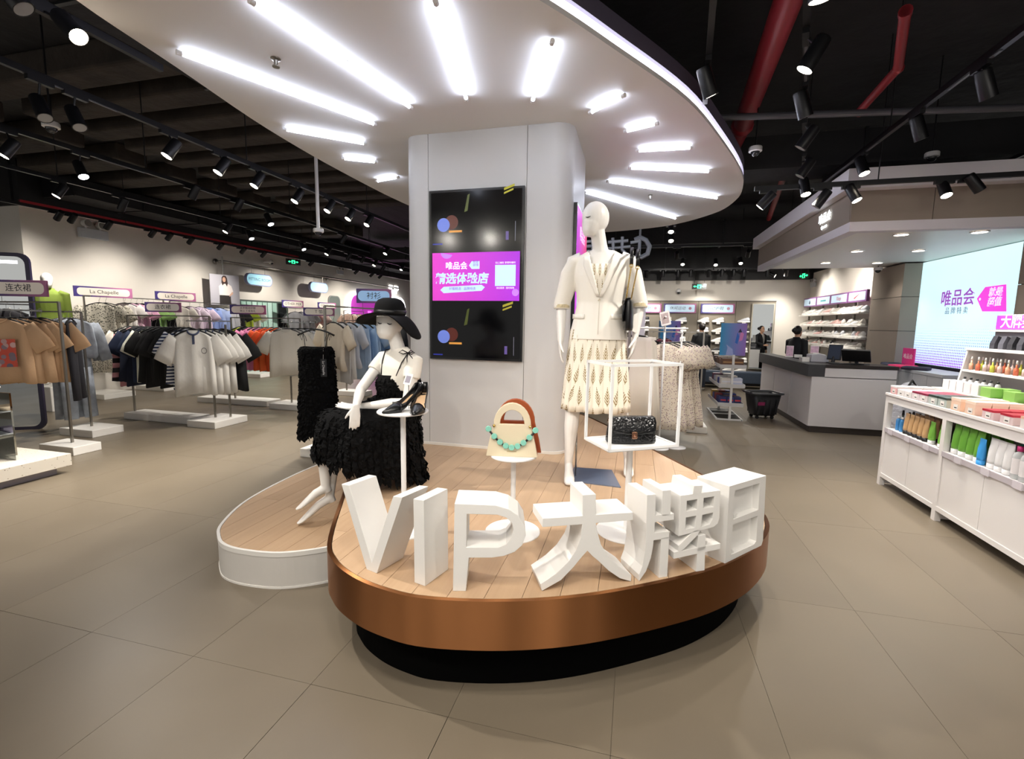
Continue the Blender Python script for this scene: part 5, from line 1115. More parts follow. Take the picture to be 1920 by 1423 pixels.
for i in range(5): hang('tee_wide', ['e9e3d4', 'eae6dc', 'e6e4e0', 'dfe0e2', 'd3e0c4'][i], (-5.85+.05*i, 6.95+.1*i, ZB), math.radians(40), '%s t shirt facing out, %s from the front beside the orange shirts' % (['ivory', 'cream', 'white', 'pale grey', 'pale green'][i], ORD[i]), 'white shirts facing out', ('tee', 'e9e3d4'), 1.1, 1.12)
rack_sign((-6.95, 7.3, ZB+.22), .62, .17, (.45, -1, 0), '买手精选好物\n新人下单有礼', 'wide pink sign with two lines above the orange shirts', size=.045, legs=.08)
rack_sign((-5.66, 7.6, ZB+.2), .55, .15, (.4, -1, 0), 'T 恤', 'pink framed sign reading T shirt above the white ones', legs=.08)
t = rack((-6.0, 8.9), (-4.9, 8.9), 1.6, 'small steel rack behind the white shirts', bases=[(-6.2, -5.5, 8.75, 9.1)])
row('the small rack behind the white shirts', 'clothes on the small rear rack', [('tee', 'c9cdd2', 'grey'), ('tee', 'd8d8d8', 'white'), ('tee', 'bcd6ae', 'mint'), ('tee', 'b7c0c8', 'blue grey')], (-5.9, 8.9, 1.55), (-5.0, 8.9, 1.55), math.radians(50), 'left')
# ---- rack C by the column
ZC = 1.66; t = rack((-3.44, 4.72), (-3.44, 6.5), ZC+.1, 'steel clothes rack beside the column with blue shirts', bases=[(-3.75, -3.1, 4.6, 5.0), (-3.75, -3.1, 6.2, 6.6)])
fd_ = thing('feather_dress', 'long black feather dress on a hanger in front of the rack by the column', 'dress', (-3.52, 4.66, ZC-.08), math.radians(22))
obj_of(hook_me, 'hook', obj_of(hanger_me, 'hanger', fd_))
rg = []
for (z, hw, hd) in ((-.285, .16, .05), (-.33, .175, .06), (-.5, .185, .07), (-.75, .195, .08), (-1.0, .21, .085), (-1.22, .225, .09), (-1.32, .23, .09)):
    rg.append([V((hw*math.cos(a)*(1+.03*math.sin(7*a+z*9)), hd*math.sin(a), z + .015*math.sin(3*a)*abs(z))) for a in [2*PI*j/40 for j in range(40)]])
MB().loft(rg, cap=False).build('dress', M_FEATH, fd_, True).modifiers.new('th', 'SOLIDIFY').thickness = -.003
ruffles(rg, 1900, fd_, V((0, 0, 0)), 0, (.03, .07))
for s in (-1, 1):
    MB().tube([(s*.11, -.045, -.285), (s*.125, -.02, -.2), (s*.14, .0, -.128)], .004, 5).tube([(s*.14, 0, -.128), (s*.17, -.02, -.17), (s*.15, -.02, -.21), (s*.14, 0, -.13), (s*.11, -.02, -.17), (s*.10, -.02, -.22)], .003, 5).build('bow_strap', M_BLACK, fd_, True)
MB().bb(.06, .125, -.085, -.08, -.62, -.42).build('swing_tag', mat('tag_black', '111318', .5), fd_); MB().tube([(.09, -.08, -.42), (.09, -.06, -.3)], .0015, 4).build('tag_string', M_WHITE, fd_)
text('La Chapelle', .034, M_WINK, fd_, face_M((.092, -.0862, -.52), (0, -1, 0), (1, 0, 0)), ext=.0003)
row('the rack by the column', 'clothes on the rack by the column', [('blouse', 'd9ccb6', 'beige'), ('long', 'dcdad8', 'white'), ('blouse', 'd8dce4', 'off-white'), ('long', 'b4cbe4', 'pale blue'), ('long', 'a6c6e8', 'sky blue'), ('blouse', 'bcd4ec', 'icy blue'), ('long', '8fb0d4', 'mid blue'), ('long', 'a9c8e8', 'light blue'), ('long', '9cb8d8', 'dusty blue'), ('long', '15151a', 'black')], (-3.44, 4.80, ZC), (-3.44, 6.4, ZC), math.radians(-22), 'front')
rack_sign((-3.42, 5.75, ZC+.27), .46, .19, (.35, -1, 0), '衬衫', 'blue lit shirt sign above the rack by the column', face=SIGN_BL, legs=.1)
# ---- racks along the clothes wall
for k, (y0, y1, z) in enumerate(((6.85, 8.45, 2.0), (8.6, 11.2, 1.98), (12.4, 14.1, 1.95), (15.3, 16.6, 1.95))):
    rack((-10.35, y0), (-10.35, y1), z, 'steel wall rack, %s from the corner along the clothes wall' % ORD[k], bases=[(-10.7, -9.9, y0-.1, y0+.5), (-10.7, -9.9, y1-.5, y1+.1)])
FLO = cellprint('grey_floral', 'ddd6c6', '6d6a5e', 42, .38)
for i in range(2): hang('blouse', FLO, (-10.25, 7.05+.12*i, 1.98), math.radians(40), 'black and white floral blouse with wide collar, %s on the first wall rack' % ORD[i], 'floral blouses', None, 1.25)
hang('skirt', FLO, (-10.2, 7.1, 1.45), math.radians(40), 'floral skirt hanging below the floral blouses', 'floral blouses')
hang('skirt', 'dcd6ca', (-10.3, 7.45, 1.75), math.radians(40), 'plain white skirt next to the floral blouses', 'clothes on the first wall rack')
row('the first wall rack', 'clothes on the first wall rack', [('blouse', 'e8e2de', 'white'), ('blouse', 'e2b8cc', 'pink'), ('tee', 'dfa9c4', 'rose'), ('long', '1a1a1e', 'black'), ('tee', '8fb86a', 'green'), ('tee', '9cc47c', 'light green'), ('long', '222226', 'charcoal')], (-10.35, 7.55, 1.98), (-10.35, 8.4, 1.98), math.radians(35), 'corner')
row('the second wall rack', 'clothes on the second wall rack', [('blouse', 'e6dfd4', 'ivory'), ('tee_wide', 'd9c8d8', 'lavender'), ('tee_wide', 'd2c0d4', 'lilac'), ('long', '7f93c8', 'blue'), ('long', '98a8d0', 'pale blue'), ('long', 'b8b8bc', 'grey'), ('tee', '1b1b1f', 'black'), ('tee', 'b7cc3c', 'lime'), ('tee', 'e8e6e0', 'white')], (-10.35, 8.7, 1.96), (-10.35, 11.1, 1.96), math.radians(35), 'corner')
row('the third wall rack', 'clothes on the third wall rack', [('tee', '8d8c90', 'grey'), ('tee', 'a09fa4', 'mid grey'), ('tee', 'b4b2b6', 'pale grey'), ('tee', 'd8a8a0', 'dusty pink'), ('tee', 'd9c0b8', 'beige')], (-10.35, 12.6, 1.93), (-10.35, 14.0, 1.93), math.radians(30), 'corner')
row('the fourth wall rack', 'clothes on the fourth wall rack', [('tee', 'cfae9c', 'peach'), ('tee', 'd8d0c8', 'cream'), ('tee', 'c08a80', 'terracotta')], (-10.35, 15.4, 1.93), (-10.35, 16.5, 1.93), math.radians(30), 'corner')
rack_sign(pX(195, 548, -10.3), .95, .2, (1, -.25, 0), 'La Chapelle', 'cream sign in pink frame over the floral blouses', legs=.18)
rack_sign(pX(330, 556, -10.3), .85, .2, (1, -.25, 0), 'La Chapelle', 'cream sign in pink frame over the lavender shirts', legs=.2)
rack_sign(pX(549, 570, -10.3), .75, .22, (1, -.25, 0), 'OTHER MIX', 'small white sign over the grey shirts on the wall', legs=.06)
rack_sign(pX(613, 573, -10.3), .75, .2, (1, -.25, 0), 'OTHER MIX', 'small white sign over the peach shirts on the wall', legs=.06)
# ---- fitting room rail, signs, poster, mirrors
rl = thing('hanging_rail', 'long steel rail carrying the fitting room signs on the clothes wall', 'rail', (-10.6, 13, 3.1))
MB().tube([(0, -2.65, 0), (0, 7.0, 0)], .025, 10).build('bar', M_STEEL, rl, True)
for y in (-2.6, 2.1, 6.9): MB().tube([(-.28, y, 0), (0, y, 0)], .03, 10).build('bracket', M_STEEL, rl, True); MB().tube([(-.28, y, 0), (-.25, y, 0)], .075, 14).build('flange', M_STEEL, rl, True)
PILL = mat('pill_blue_glow', 'a4d8ea', .5, emit=.5, ecol='a8e4f6'); 
for k, (y, w, body, lab) in enumerate(((pX(485, 525, -10.55), .98, 'FITTING ROOM', 'blue glowing pill sign reading fitting room under the wall rail'), (pX(597, 539, -10.55), .95, '', 'blank blue glowing pill sign under the wall rail'))):
    t = thing('hanging_sign', lab, 'sign', y); M = face_M((0, 0, 0), (1, 0, 0)); to = lambda a, b_, d: tuple(M @ V((a, b_, d)))
    MB().prism(rrect(w, .34, .165), -.04, .04, to).build('case', mat('pill_case', '8f94b8', .4), t); MB().prism(rrect(w-.05, .29, .14), .04, .044, to).build('face', PILL, t)
    if body: text(body, .118, mat('sign_grey_ink', '5a6a70', .6), t, M @ Matrix.Translation((0, 0, .046)), ext=.0005)
    for s in (-1, 1): MB().cyl((0, s*w*.25, .17), (0, s*w*.25, .37), .005, n=5).build('wire', M_STEEL, t)
po = thing('hanging_poster', 'hanging poster of a woman in white blouse and dark trousers', 'poster', pX(423, 572, -10.45)); M = face_M((0, 0, 0), (1, -.35, 0)); pp = lambda nm, c, poly, d0, d1: slab(po, nm, mat('poster_'+c, c, .6), poly, d0, d1, M)
pp('board', 'b4b2ba', rc(-.36, .36, 0, .78), 0, .02); pp('figure_blouse', 'efe6e2', [(-.14, .25), (.12, .25), (.2, .36), (.16, .5), (.07, .56), (-.07, .56), (-.15, .48)], .02, .021); pp('figure_trousers', '2a2422', [(-.15, 0.005), (.14, .005), (.13, .25), (-.14, .26)], .02, .021)
pp('figure_hair', '3a2420', [(-.06, .50), (-.02, .55), (.02, .55), (.05, .48), (.075, .56), (.06, .70), (.03, .755), (-.03, .76), (-.07, .71), (-.08, .58)], .021, .0215); pp('figure_face', 'd6a78e', disc(-.012, .655, .04, 14, .065), .0215, .022); pp('figure_arm', 'd9b09a', [(.1, .22), (.2, .30), (.18, .36), (.1, .26)], .021, .022)
MB().cyl((-.03, 0, .78), (-.03, 0, 1.25), .018, n=8).build('drop_pole', M_STEEL, po)
GR = mat('mint_curtain', 'a9cfc0', .8); MI = mat('mirror_silver', 'd8dcdc', .03, metal=1)
door = struct(MB().bb(-10.895, -10.86, 11.05, 13.0, 0, 2.15).build('door_1', mat('fitting_recess_dark', '4d5a54', .8)))
for k in range(7):
    y = 11.15 + k*.2; MB().bb(-10.86, -10.84, y, y+.17, .05, 2.1).build('curtain_panel', mat('mint_light', 'bfe0d4', .7) if k in (2, 5) else GR, door)
MB().bb(-10.86, -10.84, 12.6, 12.95, .05, 2.1).build('mirror_panel', mat('dark_mirror', '3a4040', .1, metal=.6), door)
for (px, w, h, lab) in (((627, 580), .7, 1.0, 'tall rounded mirror on the clothes wall beside the pink niche'),):
    c = pX(*px, -10.88); t = thing('wall_mirror', lab, 'mirror', c); M = face_M((0, 0, 0), (1, 0, 0)); to = lambda a, b_, d: tuple(M @ V((a, b_, d)))
    MB().prism(rrect(w, h, .18), 0, .02, to).build('frame', mat('mirror_frame_grey', '8a8e8c', .5), t); MB().prism(rrect(w-.06, h-.06, .16), .02, .022, to).build('glass', mat('tinted_mirror', '9aa6a0', .15, metal=.5), t)
# pink niche
y0, y1, zt = 16.35, 20.9, 2.66
ni = thing('neon_niche', 'pink lit display niche with a glowing white outline on the far clothes wall', 'niche', (-10.83, (y0+y1)/2, 0))
MB().prism(rrect(y1-y0-.1, zt, .45, 8, 0, zt/2), 0, .02, lambda a, b_, d: (d, a, b_)).build('panel', mat('magenta_panel', 'b048a8', .5, emit=.55, ecol='c03cb8'), ni)
MB().tube([V((.03, a, b_)) for a, b_ in rrect(y1-y0, zt, .5, 8, 0, zt/2)] + [V((.03, rrect(y1-y0, zt, .5, 8, 0, zt/2)[0][0], rrect(y1-y0, zt, .5, 8, 0, zt/2)[0][1]))], .05, 8, False).build('neon_outline', mat('neon_white', 'ffffff', .5, emit=4), ni, True)
for k in range(4):
    MB().bb(.02, .06, -.95+k*.55, -.75+k*.55, .6, 2.0).build('light_bar', mat('magenta_bar', 'ff9cf0', .5, emit=1.6, ecol='f060e0'), ni)
sm = thing('wall_lettering', 'white glowing letters on the far wall above the pink niche', 'sign', (-10.87, 20.0, 3.02)); text('SMP', .5, mat('neon_letter', 'ffffff', .5, emit=3), sm, face_M((.01, 0, 0), (1, 0, 0)), bold=.012)
# ---- display table at the far left
dt = thing('display_table', 'terrazzo-based display table with stacked shelves of folded clothes at the left edge', 'display table', (-6.2, 2.75, 0))
TZM = cellprint('terrazzo', 'd6cfc2', '6f685c', 34, .16, .5, c3='a89a86')
MB().bb(-.85, .63, -.9, .69, .075, .2).build('plinth', TZM, dt, bevel=.004); MB().bb(-.8, .55, -.85, .60, 0, .075).build('recess', mat('plinth_lilac', 'a9a6b4', .5), dt)
MB().bb(-.75, .42, .36, .375, .2, .86).build('mirror_panel', mat('panel_mirror', 'dfe4e0', .04, metal=1), dt)
for k, (z, xx) in enumerate(((.92, .30), (.66, .22), (.44, .26))):
    MB().bb(-.75, xx, -.15, .37, z-.012, z).build('shelf', M_WHITE if k == 0 else mat('shelf_acrylic_%d' % k, 'dfe2e6', .2), dt)
MB().bb(-.72, -.70, -.12, .35, .2, .9).build('side_panel', M_WHITE, dt)
def folded(loc, rz, c, lab, w=.28, d=.34, h=.03, par=None):
    o = MB(); rg = [[V((a*(1+e), b_*(1+e), z)) for a, b_ in rrect(w, d, .03, 3)] for z, e in ((0, 0), (h*.3, .04), (h*.7, .03), (h, -.06))]; o.loft(rg)
    q = tag(o.build('folded_shirt', fabric(c), None, True, loc=loc), lab, 'shirt', 'folded shirts on the left table'); q.rotation_euler = (0, 0, rz); return q
for i, (x, y, z, c, lab) in enumerate(((-6.05, 2.88, .921, 'e9e7e2', 'white folded shirt on the top shelf of the left table'), (-6.12, 2.86, .661, 'd9c6ae', 'beige folded shirt on the middle shelf of the left table'), (-6.08, 2.84, .441, 'b9b0c8', 'lilac folded shirt on the low shelf of the left table'), (-5.86, 2.72, .201, '17171b', 'black folded shirt with pale print on the terrazzo base'), (-6.4, 2.86, .921, '46507a', 'blue folded shirt farther along the top shelf'))):
    o = folded((x, y, z), .1*i, c, lab)
    if i == 3: MB().prism(disc(0, -.03, .08, 18, .05), .0305, .032).build('print', mat('tee_print_grey', '9fa3a6', .8, var=.3, vscale=40), o)
    if i == 2: MB().bb(-.1, .1, -.1, .02, .0305, .032).build('print', mat('tee_print_pink', 'd49ab0', .8), o)
mr = thing('standing_mirror', 'dark framed standing mirror with a lit top edge at the left side', 'mirror', (-8.55, 4.45, 0)); M = face_M((0, 0, 1.0), (.5, -.85, 0)); to = lambda a, b_, d: tuple(M @ V((a, b_, d)))
MB().prism(rrect(1.1, 2.45, .12, 5, 0, .22), -.02, .02, to).build('frame', mat('mirror_frame_dark', '2a2440', .4), mr); MB().prism(rrect(1.0, 2.35, .1, 5, 0, .22), .02, .022, to).build('glass', MI, mr); MB().prism(rc(-.4, .42, 1.30, 1.34), .022, .03, to).build('light_bar', mat('mirror_light', 'eef0ff', .5, emit=5), mr)
# ---------------------------------------------------------------- shoes
def sneaker_mesh():
    up = MB(); st = [(-.13, .03, .075, .030), (-.125, .025, .098, .036), (-.09, .025, .105, .040), (-.05, .025, .098, .040), (-.01, .025, .085, .041), (.04, .025, .066, .045), (.08, .025, .054, .046), (.115, .025, .045, .038), (.135, .028, .035, .02)]
    up.loft([[V((x, w*math.cos(a)*(1 if math.sin(a) < .3 else .8), zb + (zt-zb)*(.5+.5*math.sin(a)))) for a in [2*PI*k/14 for k in range(14)]] for x, zb, zt, w in st])
    so = MB(); pr = [(-.142, .026), (-.12, .04), (-.06, .041), (0, .041), (.06, .049), (.11, .044), (.145, .02)]
    out = [(x, -w) for x, w in pr] + [(x, w) for x, w in pr[::-1]]
    so.loft([[V((x*e, y*e, z)) for x, y in out] for z, e in ((0, .96), (.008, 1.0), (.026, 1.0), (.032, .94))])
    ms = []
    for mbx, nm in ((up, 'sneaker'), (so, 'sole')):
        me = mbx.mesh(nm); bm = bmesh.new(); bm.from_mesh(me); bmesh.ops.recalc_face_normals(bm, faces=bm.faces); bm.to_mesh(me); bm.free(); me.polygons.foreach_set('use_smooth', [True]*len(me.polygons)); me.materials.append(M_WHITE); ms.append(me)
    lc = MB()
    for k in range(4): lc.box((.0+.022*k-.015, 0, .094-.0085*k), (.008, .045, .006))
    me = lc.mesh('laces'); me.materials.append(M_WHITE); ms.append(me); return ms
SN = sneaker_mesh()
SHC = [('e9e6e0', 'white', 'f0eeea'), ('ded8cc', 'cream', 'efece4'), ('2a2a2e', 'black', 'e8e6e2'), ('e3b9b2', 'pink and white', 'efece8'), ('c9c3ba', 'beige', 'f0ede6'), ('d9dce2', 'pale grey', 'f2f2f2'), ('b9a17a', 'tan', 'e6ddca'), ('f0eee8', 'bright white', 'f4f2ee')]
def shoe(loc, rz, ci, lab, group):
    c, w, sole = SHC[ci]; o = bpy.data.objects.new('sneaker', SN[0]); COL.objects.link(o); o.location = loc; o.rotation_euler = (0, 0, rz); o.scale = (1.08, 1.15, 1.3); recolor(o, mat('shoe_upper_'+c, c, .6)); tag(o, lab, 'shoe', group)
    obj_of(SN[1], 'sole', o, mat('shoe_sole_'+sole, sole, .5)); obj_of(SN[2], 'laces', o, mat('shoe_lace', 'f2f0ec', .7)); return o
# ---- shoe wall at the back
sw = thing('shoe_wall', 'grey panelled shoe wall with small shelves at the back', 'display wall', (1.5, 14.12, 0))
M_OLV = mat('grey_olive_panel', '857d70', .75, var=.05, vscale=3); M_SHD = mat('shoe_shelf_dark', '4a4640', .5)
xs = [-.5, .65, 1.66, 2.62, 3.6]
for a, b_ in zip(xs[:-1], xs[1:]): MB().bb(a-1.5+.004, b_-1.5-.004, -.05, 0, .3, 2.26).build('panel', M_OLV, sw)
MB().bb(-2.05, 2.1, -.06, .0, 2.262, 2.285).build('top_rail', M_SHD, sw)
MB().bb(-2.0, 2.1, -.3, 0, 0, .3).build('plinth', M_SHD, sw)
for r in range(6):
    z = 1.70 - .27*r
    for k, x in enumerate((-.2, .22, .82, 1.22, 1.8, 2.18, 2.48, 2.82)):
        if k == 6 and r == 0: continue
        MB().bb(x-.15-1.5, x+.15-1.5, -.17, -.05, z-.02, z).build('shelf', M_SHD, sw)
        ci = RND.choice((0, 0, 1, 7, 2, 5, 6 if r == 1 else 7)); MB().bb(x-.05-1.5, x+.05-1.5, -.175, -.17, z-.05, z).build('price_label', M_WHITE, sw)
        shoe((x, 14.0, z), PI + RND.uniform(-.1, .1), ci, '%s sneaker on the back shoe wall, %s row, %s from the left' % (SHC[ci][1], ORD[r], ORD[k]), 'sneakers on the back shoe wall')
for k, (x, body) in enumerate(((.25, '运动鞋靴'), (1.17, '休闲运动'), (2.15, '运动跑鞋'))):
    t = thing('light_box', ['lit blue-white sign half hidden behind the blazer, on the shoe wall', 'lit blue-white sign over the middle of the shoe wall', 'lit blue-white sign nearest the mirror on the shoe wall'][k], 'sign', (x, 14.06, 2.07)); M = face_M((0, 0, 0), (0, -1, 0)); to = lambda a, b_, d: tuple(M @ V((a, b_, d)))
    MB().prism(rc(-.43, .43, -.13, .13), 0, .04, to).build('case', SIGN_FR, t); MB().prism(rrect(.78, .2, .03), .04, .043, to).build('face', mat('lightbox_face', 'b4cce0', .5, emit=.3, ecol='cfe6f8'), t)
    text(body, .105, mat('sign_grey_ink', '5a6a70', .6), t, M @ Matrix.Translation((-.06, 0, .045)), ext=.0005, shear=.2); MB().prism(disc(.27, .0, .04, 12), .044, .046, to).build('emblem', mat('emblem_pink', 'b88aa0', .6), t)
mi = thing('tall_mirror', 'tall narrow mirror on the back wall beside the shoe wall', 'mirror', (3.28, 13.98, .45), -math.radians(7.4))
MB().bb(-.27, .27, 0, .04, 0, 1.76).build('frame', mat('mirror_frame_pale', 'a9a496', .4), mi); MB().bb(-.245, .245, -.004, 0, .02, 1.74).build('glass', mat('clean_mirror', 'e2e6e6', .01, metal=1), mi)
for k, (x0, x1) in enumerate(((-.1, 1.62), (1.66, 3.35))):
    t = thing('bench', ['blue-grey upholstered bench under the shoe wall, part nearer the dresses', 'blue-grey upholstered bench under the shoe wall, part nearer the till'][k], 'bench', ((x0+x1)/2, 13.35, 0)); w = x1-x0; BF = mat('bench_fabric', '475364', .85, bump=(60, .2, .003))
    MB().bb(-w/2, w/2, -.25, .25, .14, .42).build('seat', BF, t, bevel=.02); MB().bb(-w/2+.05, w/2-.05, -.2, .2, .08, .14).build('frame', M_BLACK, t)
    for sx in (-1, 1):
        for sy in (-1, 1): MB().cyl((sx*(w/2-.1), sy*.18, 0), (sx*(w/2-.1), sy*.18, .09), .02, n=8).build('leg', M_BLACK, t)
# ---- tall shoe shelves on the side wall
zsh = [pX(1645, y, 4.2).z for y in (584, 611, 636, 659)] + [.62]
ys = [10.42, 11.25, 12.15, 13.0, 13.9]
for k in range(4):
    y0, y1 = ys[k], ys[k+1]; nm = ['first bay from the pier', 'second bay from the pier', 'third bay from the pier', 'corner bay'][k]
    t = thing('shoe_shelf', 'white shoe shelf unit with lit sign, ' + nm, 'shelf', (4.25, (y0+y1)/2, 0)); d = (y1-y0)/2
    for s in (-1, 1): MB().bb(.08, .12, s*d-.015*(s > 0)-.0, s*d+.015*(s < 0), .3, 2.12).build('post', M_STEEL, t)
    for r, z in enumerate(zsh):
        MB().bb(-.15, .13, -d+.02, d-.02, z-.022, z).build('shelf', M_WHITE, t)
        for i in range(5):
            ci = RND.choice((0, 1, 7, 7, 0, 3, 4, 2 if r > 2 else 5)); y = (y0+y1)/2 - d + .13 + i*(2*d-.26)/4
            shoe((4.22, y, z), PI*.5 + RND.uniform(-.5, .9), ci, '%s sneaker, %s on the %s shelf of the %s' % (SHC[ci][1], ORD[i], ['top', 'second', 'third', 'fourth', 'lowest'][r], nm), 'sneakers on the tall shelves')
    M = face_M((-.0, 0, 2.22), (-1, 0, 0)); to = lambda a, b_, c: tuple(M @ V((a, b_, c)))
    MB().prism(rc(-d+.01, d-.01, -.11, .11), 0, .05, to).build('sign_case', SIGN_FR, t); MB().prism(rc(-d+.05, d-.06, -.08, .08), .05, .053, to).build('sign_face', MATS['lightbox_face'], t)
    RK = mat('red_mark', 'c03038', .5); 
    if k == 0: MB().prism([(-.14, -.04), (-.10, -.05), (.16, .06), (-.09, -.015)], .054, .056, to).build('mark', RK, t)
    elif k == 1: text('Xtep', .12, RK, t, M @ Matrix.Translation((0, 0, .055)), ext=.0004)
    elif k == 2: MB().prism(rc(-.16, .16, -.02, .015), .054, .056, to).build('mark', mat('teal_mark', '3f9aa0', .5), t)
    else: MB().prism([(-.04, -.05), (.04, -.05), (.05, -.01), (0, .06), (-.05, -.01)], .054, .056, to).build('mark', mat('ink_mark', '4a5a70', .5), t)

# ---------------------------------------------------------------- dress stand, posters, wire stand, basket
t = thing('dress_stand', 'white pole stand with a T-bar and price frame holding floral dresses', 'stand', (.36, 6.3, 0))
for dx, dy in ((0, 0), (.22, .12)): MB().lathe([(.001, 0), (.13, 0), (.13, .01), (.02, .016), (.001, .016)], (dx, dy, 0), 28).build('base', M_STAND, t, True)
MB().cyl((0, 0, .01), (0, 0, 1.60), .013, n=12).build('pole', M_STAND, t, True); MB().cyl((.22, .12, .01), (.22, .12, 1.56), .011, n=12).build('pole', M_STAND, t, True)
MB().tube([(-.36, -.02, 1.56), (.28, .02, 1.56)], .011, 8).tube([(.22, .02, 1.5), (.22, .75, 1.5)], .011, 8).build('t_bar', M_STAND, t)
M = face_M((0, -.02, 1.68), (-.35, -1, .35)); slab(t, 'price_frame', M_WHITE, rrect(.12, .19, .012), 0, .012, M @ Matrix.Rotation(.28, 4, 'Z')); slab(t, 'price_print', mat('price_print_grey', 'b9a8a4', .7, var=.2, vscale=40), rc(-.045, .045, -.07, .07), .012, .0125, M @ Matrix.Rotation(.28, 4, 'Z')); MB().sphere((0, -.035, 1.7), .014, 8, 6).build('price_dot', M_WHITE, t)
DRF = cellprint('cream_ditsy_floral', 'e9decc', '9a7a98', 48, .30, c3='8a6a4a')
for i in range(6): hang('dress', DRF, (.36+.07*i, 6.36+.12*i, 1.46), math.radians(14-7*i), 'cream floral dress on the pole stand, %s from the front' % ORD[i], 'floral dresses')
pt = tag(MB().bb(-.06, .13, 7.0, 7.06, 0, 1.86).build('partition_panel', mat('pale_lilac_panel', 'd6d3de', .5), bevel=.004), 'tall pale panel standing behind the standing mannequin arm', 'panel')
t = rack((-.05, 4.75), (.02, 5.1), 1.58, 'small rack hidden behind the standing mannequin', bases=[(-.1, .05, 4.6, 4.9)])
for i in range(2): hang('skirt', 'e3ddd2', (.03-.03*i, 4.78+.09*i, 1.58), math.radians(15), 'pale pleated skirt hanging behind the leaf-print skirt, %s one' % ('front' if i == 0 else 'rear'), 'pale skirts')
t = rack((.2, 7.6), (1.0, 7.6), 1.5, 'low rack with maroon jackets behind the floral dresses', bases=[(.1, .4, 7.4, 7.8), (.8, 1.1, 7.4, 7.8)])
for i in range(3): hang('jacket', '6a1f34', (.26+.1*i, 7.6, 1.48), math.radians(60), 'maroon jacket behind the floral dresses, %s' % ['leftmost', 'middle', 'rightmost'][i], 'maroon jackets')
def poster(c, w, h, nrm, lab, thick=.06):
    t = thing('poster_board', lab, 'poster', c); M = face_M((0, 0, 0), nrm)
    g_ = MB().prism(rc(-w/2, w/2, 0, h), -thick, 0).build('board', gradient('poster_blue_violet', '1f9fd8', '9a6fc8', 0, -.2, .2), t); g_.matrix_local = M
    slab(t, 'shape', mat('poster_deep_blue', '2a6fd0', .5), [(.03, .2*h/.5), (.07, .18*h/.5), (.09, .3*h/.5), (.06, .36*h/.5)], 0, .001, M); slab(t, 'shape', mat('poster_pink', 'e08ac8', .5), [(.09, .22*h/.5), (.14, .24*h/.5), (.16, .34*h/.5), (.11, .38*h/.5)], 0, .001, M)
    slab(t, 'shape', mat('poster_navy', '1c1c48', .5), [(.07, .36*h/.5), (.13, .36*h/.5), (.10, .42*h/.5)], .001, .002, M); slab(t, 'shape', mat('poster_pale', 'a8b8ec', .5), [(-.1, .0), (.02, .0), (0, .1*h/.5), (-.1, .17*h/.5), (-.08, .12*h/.5)], 0, .001, M)
    return t
poster((1.62, 8.75, 1.10), .40, .55, (-.15, -1, 0), 'blue and violet sock poster standing on the wire stand')
poster((.62, 9.1, 1.2), .36, .48, (.25, -1, 0), 'blue and violet poster partly behind the floral dresses', .12)
t = thing('poster_stand', 'slim stand carrying the blue poster behind the floral dresses', 'stand', (.62, 9.16, 0)); MB().cyl((0, 0, 0), (0, 0, 1.2), .015, n=8).build('pole', M_STAND, t); MB().bb(-.2, .2, -.15, .15, 0, .015).build('base', M_STAND, t); MB().bb(-.2, .2, -.12, .08, 1.185, 1.199).build('ledge', M_STAND, t)
ws = thing('wire_stand', 'white three-tier wire stand of sock boxes in front of the till', 'stand', (1.62, 8.6, 0))
for x in (-.2, .2): MB().bb(x-.012, x+.012, 0, 1.1, 0, .025).build('base_bar', M_STAND, ws)
for y in (.012, .55, 1.09): MB().bb(-.2, .2, y-.012, y+.012, 0, .025).build('base_bar', M_STAND, ws)
MB().bb(-.19, .19, .03, 1.07, .004, .012).build('base_mesh', mat('dark_mesh', '3c3a38', .7), ws)
for y in (.012, 1.09): MB().bb(-.018, .018, y-.018, y+.018, 0, 1.12).build('post', M_STAND, ws)
for k, z in enumerate((.25, .57, .90)):
    MB().bb(-.2, .2, -.02, 1.1, z-.01, z).build('tray', M_STAND, ws)
    for (a, b_, c, d) in ((-.2, .2, -.025, -.018), (-.2, .2, 1.095, 1.1), (-.205, -.198, -.02, 1.1), (.198, .205, -.02, 1.1)): MB().bb(a, b_, c, d, z, z+.055).build('tray_lip', mat('wire_lip', 'd4d4d4', .5), ws)
BXC = {2: ['6a4630', '5a3a28', '7a5638', '4a3022', '6f4c34'], 1: ['e4dfda', 'c9cfe4', '3a4a9a', '6a2a4a', 'dad6d0'], 0: ['23306e', '2a3a80', '1f2a60', 'c9a24a', '8a2a2a']}
for k, z in enumerate((.25, .57, .90)):
    for j in range(5):
        for i in range(2 if k else 3):
            c = BXC[k][(j*2+i) % 5]; nw = 2 if k else 3; w = .34/nw; x = -.17 + w*(i+.5)
            o = tag(MB().bb(-w/2+.004, w/2-.004, 0, .18, 0, .15 - .02*(j % 2)).build('sock_box', mat('box_'+c, c, .5), loc=(1.62+x, 8.62+j*.205, z+.001)), '%s carton on the %s wire tier, %s row, %s' % ({0: 'dark blue', 1: 'pale', 2: 'brown'}[k], ['lowest', 'middle', 'top'][k], ORD[j], ['left', 'right', 'far right'][i]), 'box', 'sock boxes on the wire stand')
            MB().bb(-w/2+.015, w/2-.015, -.002, 0, .08, .105).build('print_band', mat('box_band_'+str(k), ['c8323c', 'e8e8f0', 'b48a5a'][k], .5), o)
bk = thing('shopping_basket', 'black plastic rolling shopping basket beside the wire stand', 'basket', (2.22, 9.05, 0), .25); BP = mat('basket_plastic', '232427', .5)
rr_ = lambda w, d, z: [V((a, b_, z)) for a, b_ in rrect(w, d, .06, 4)]
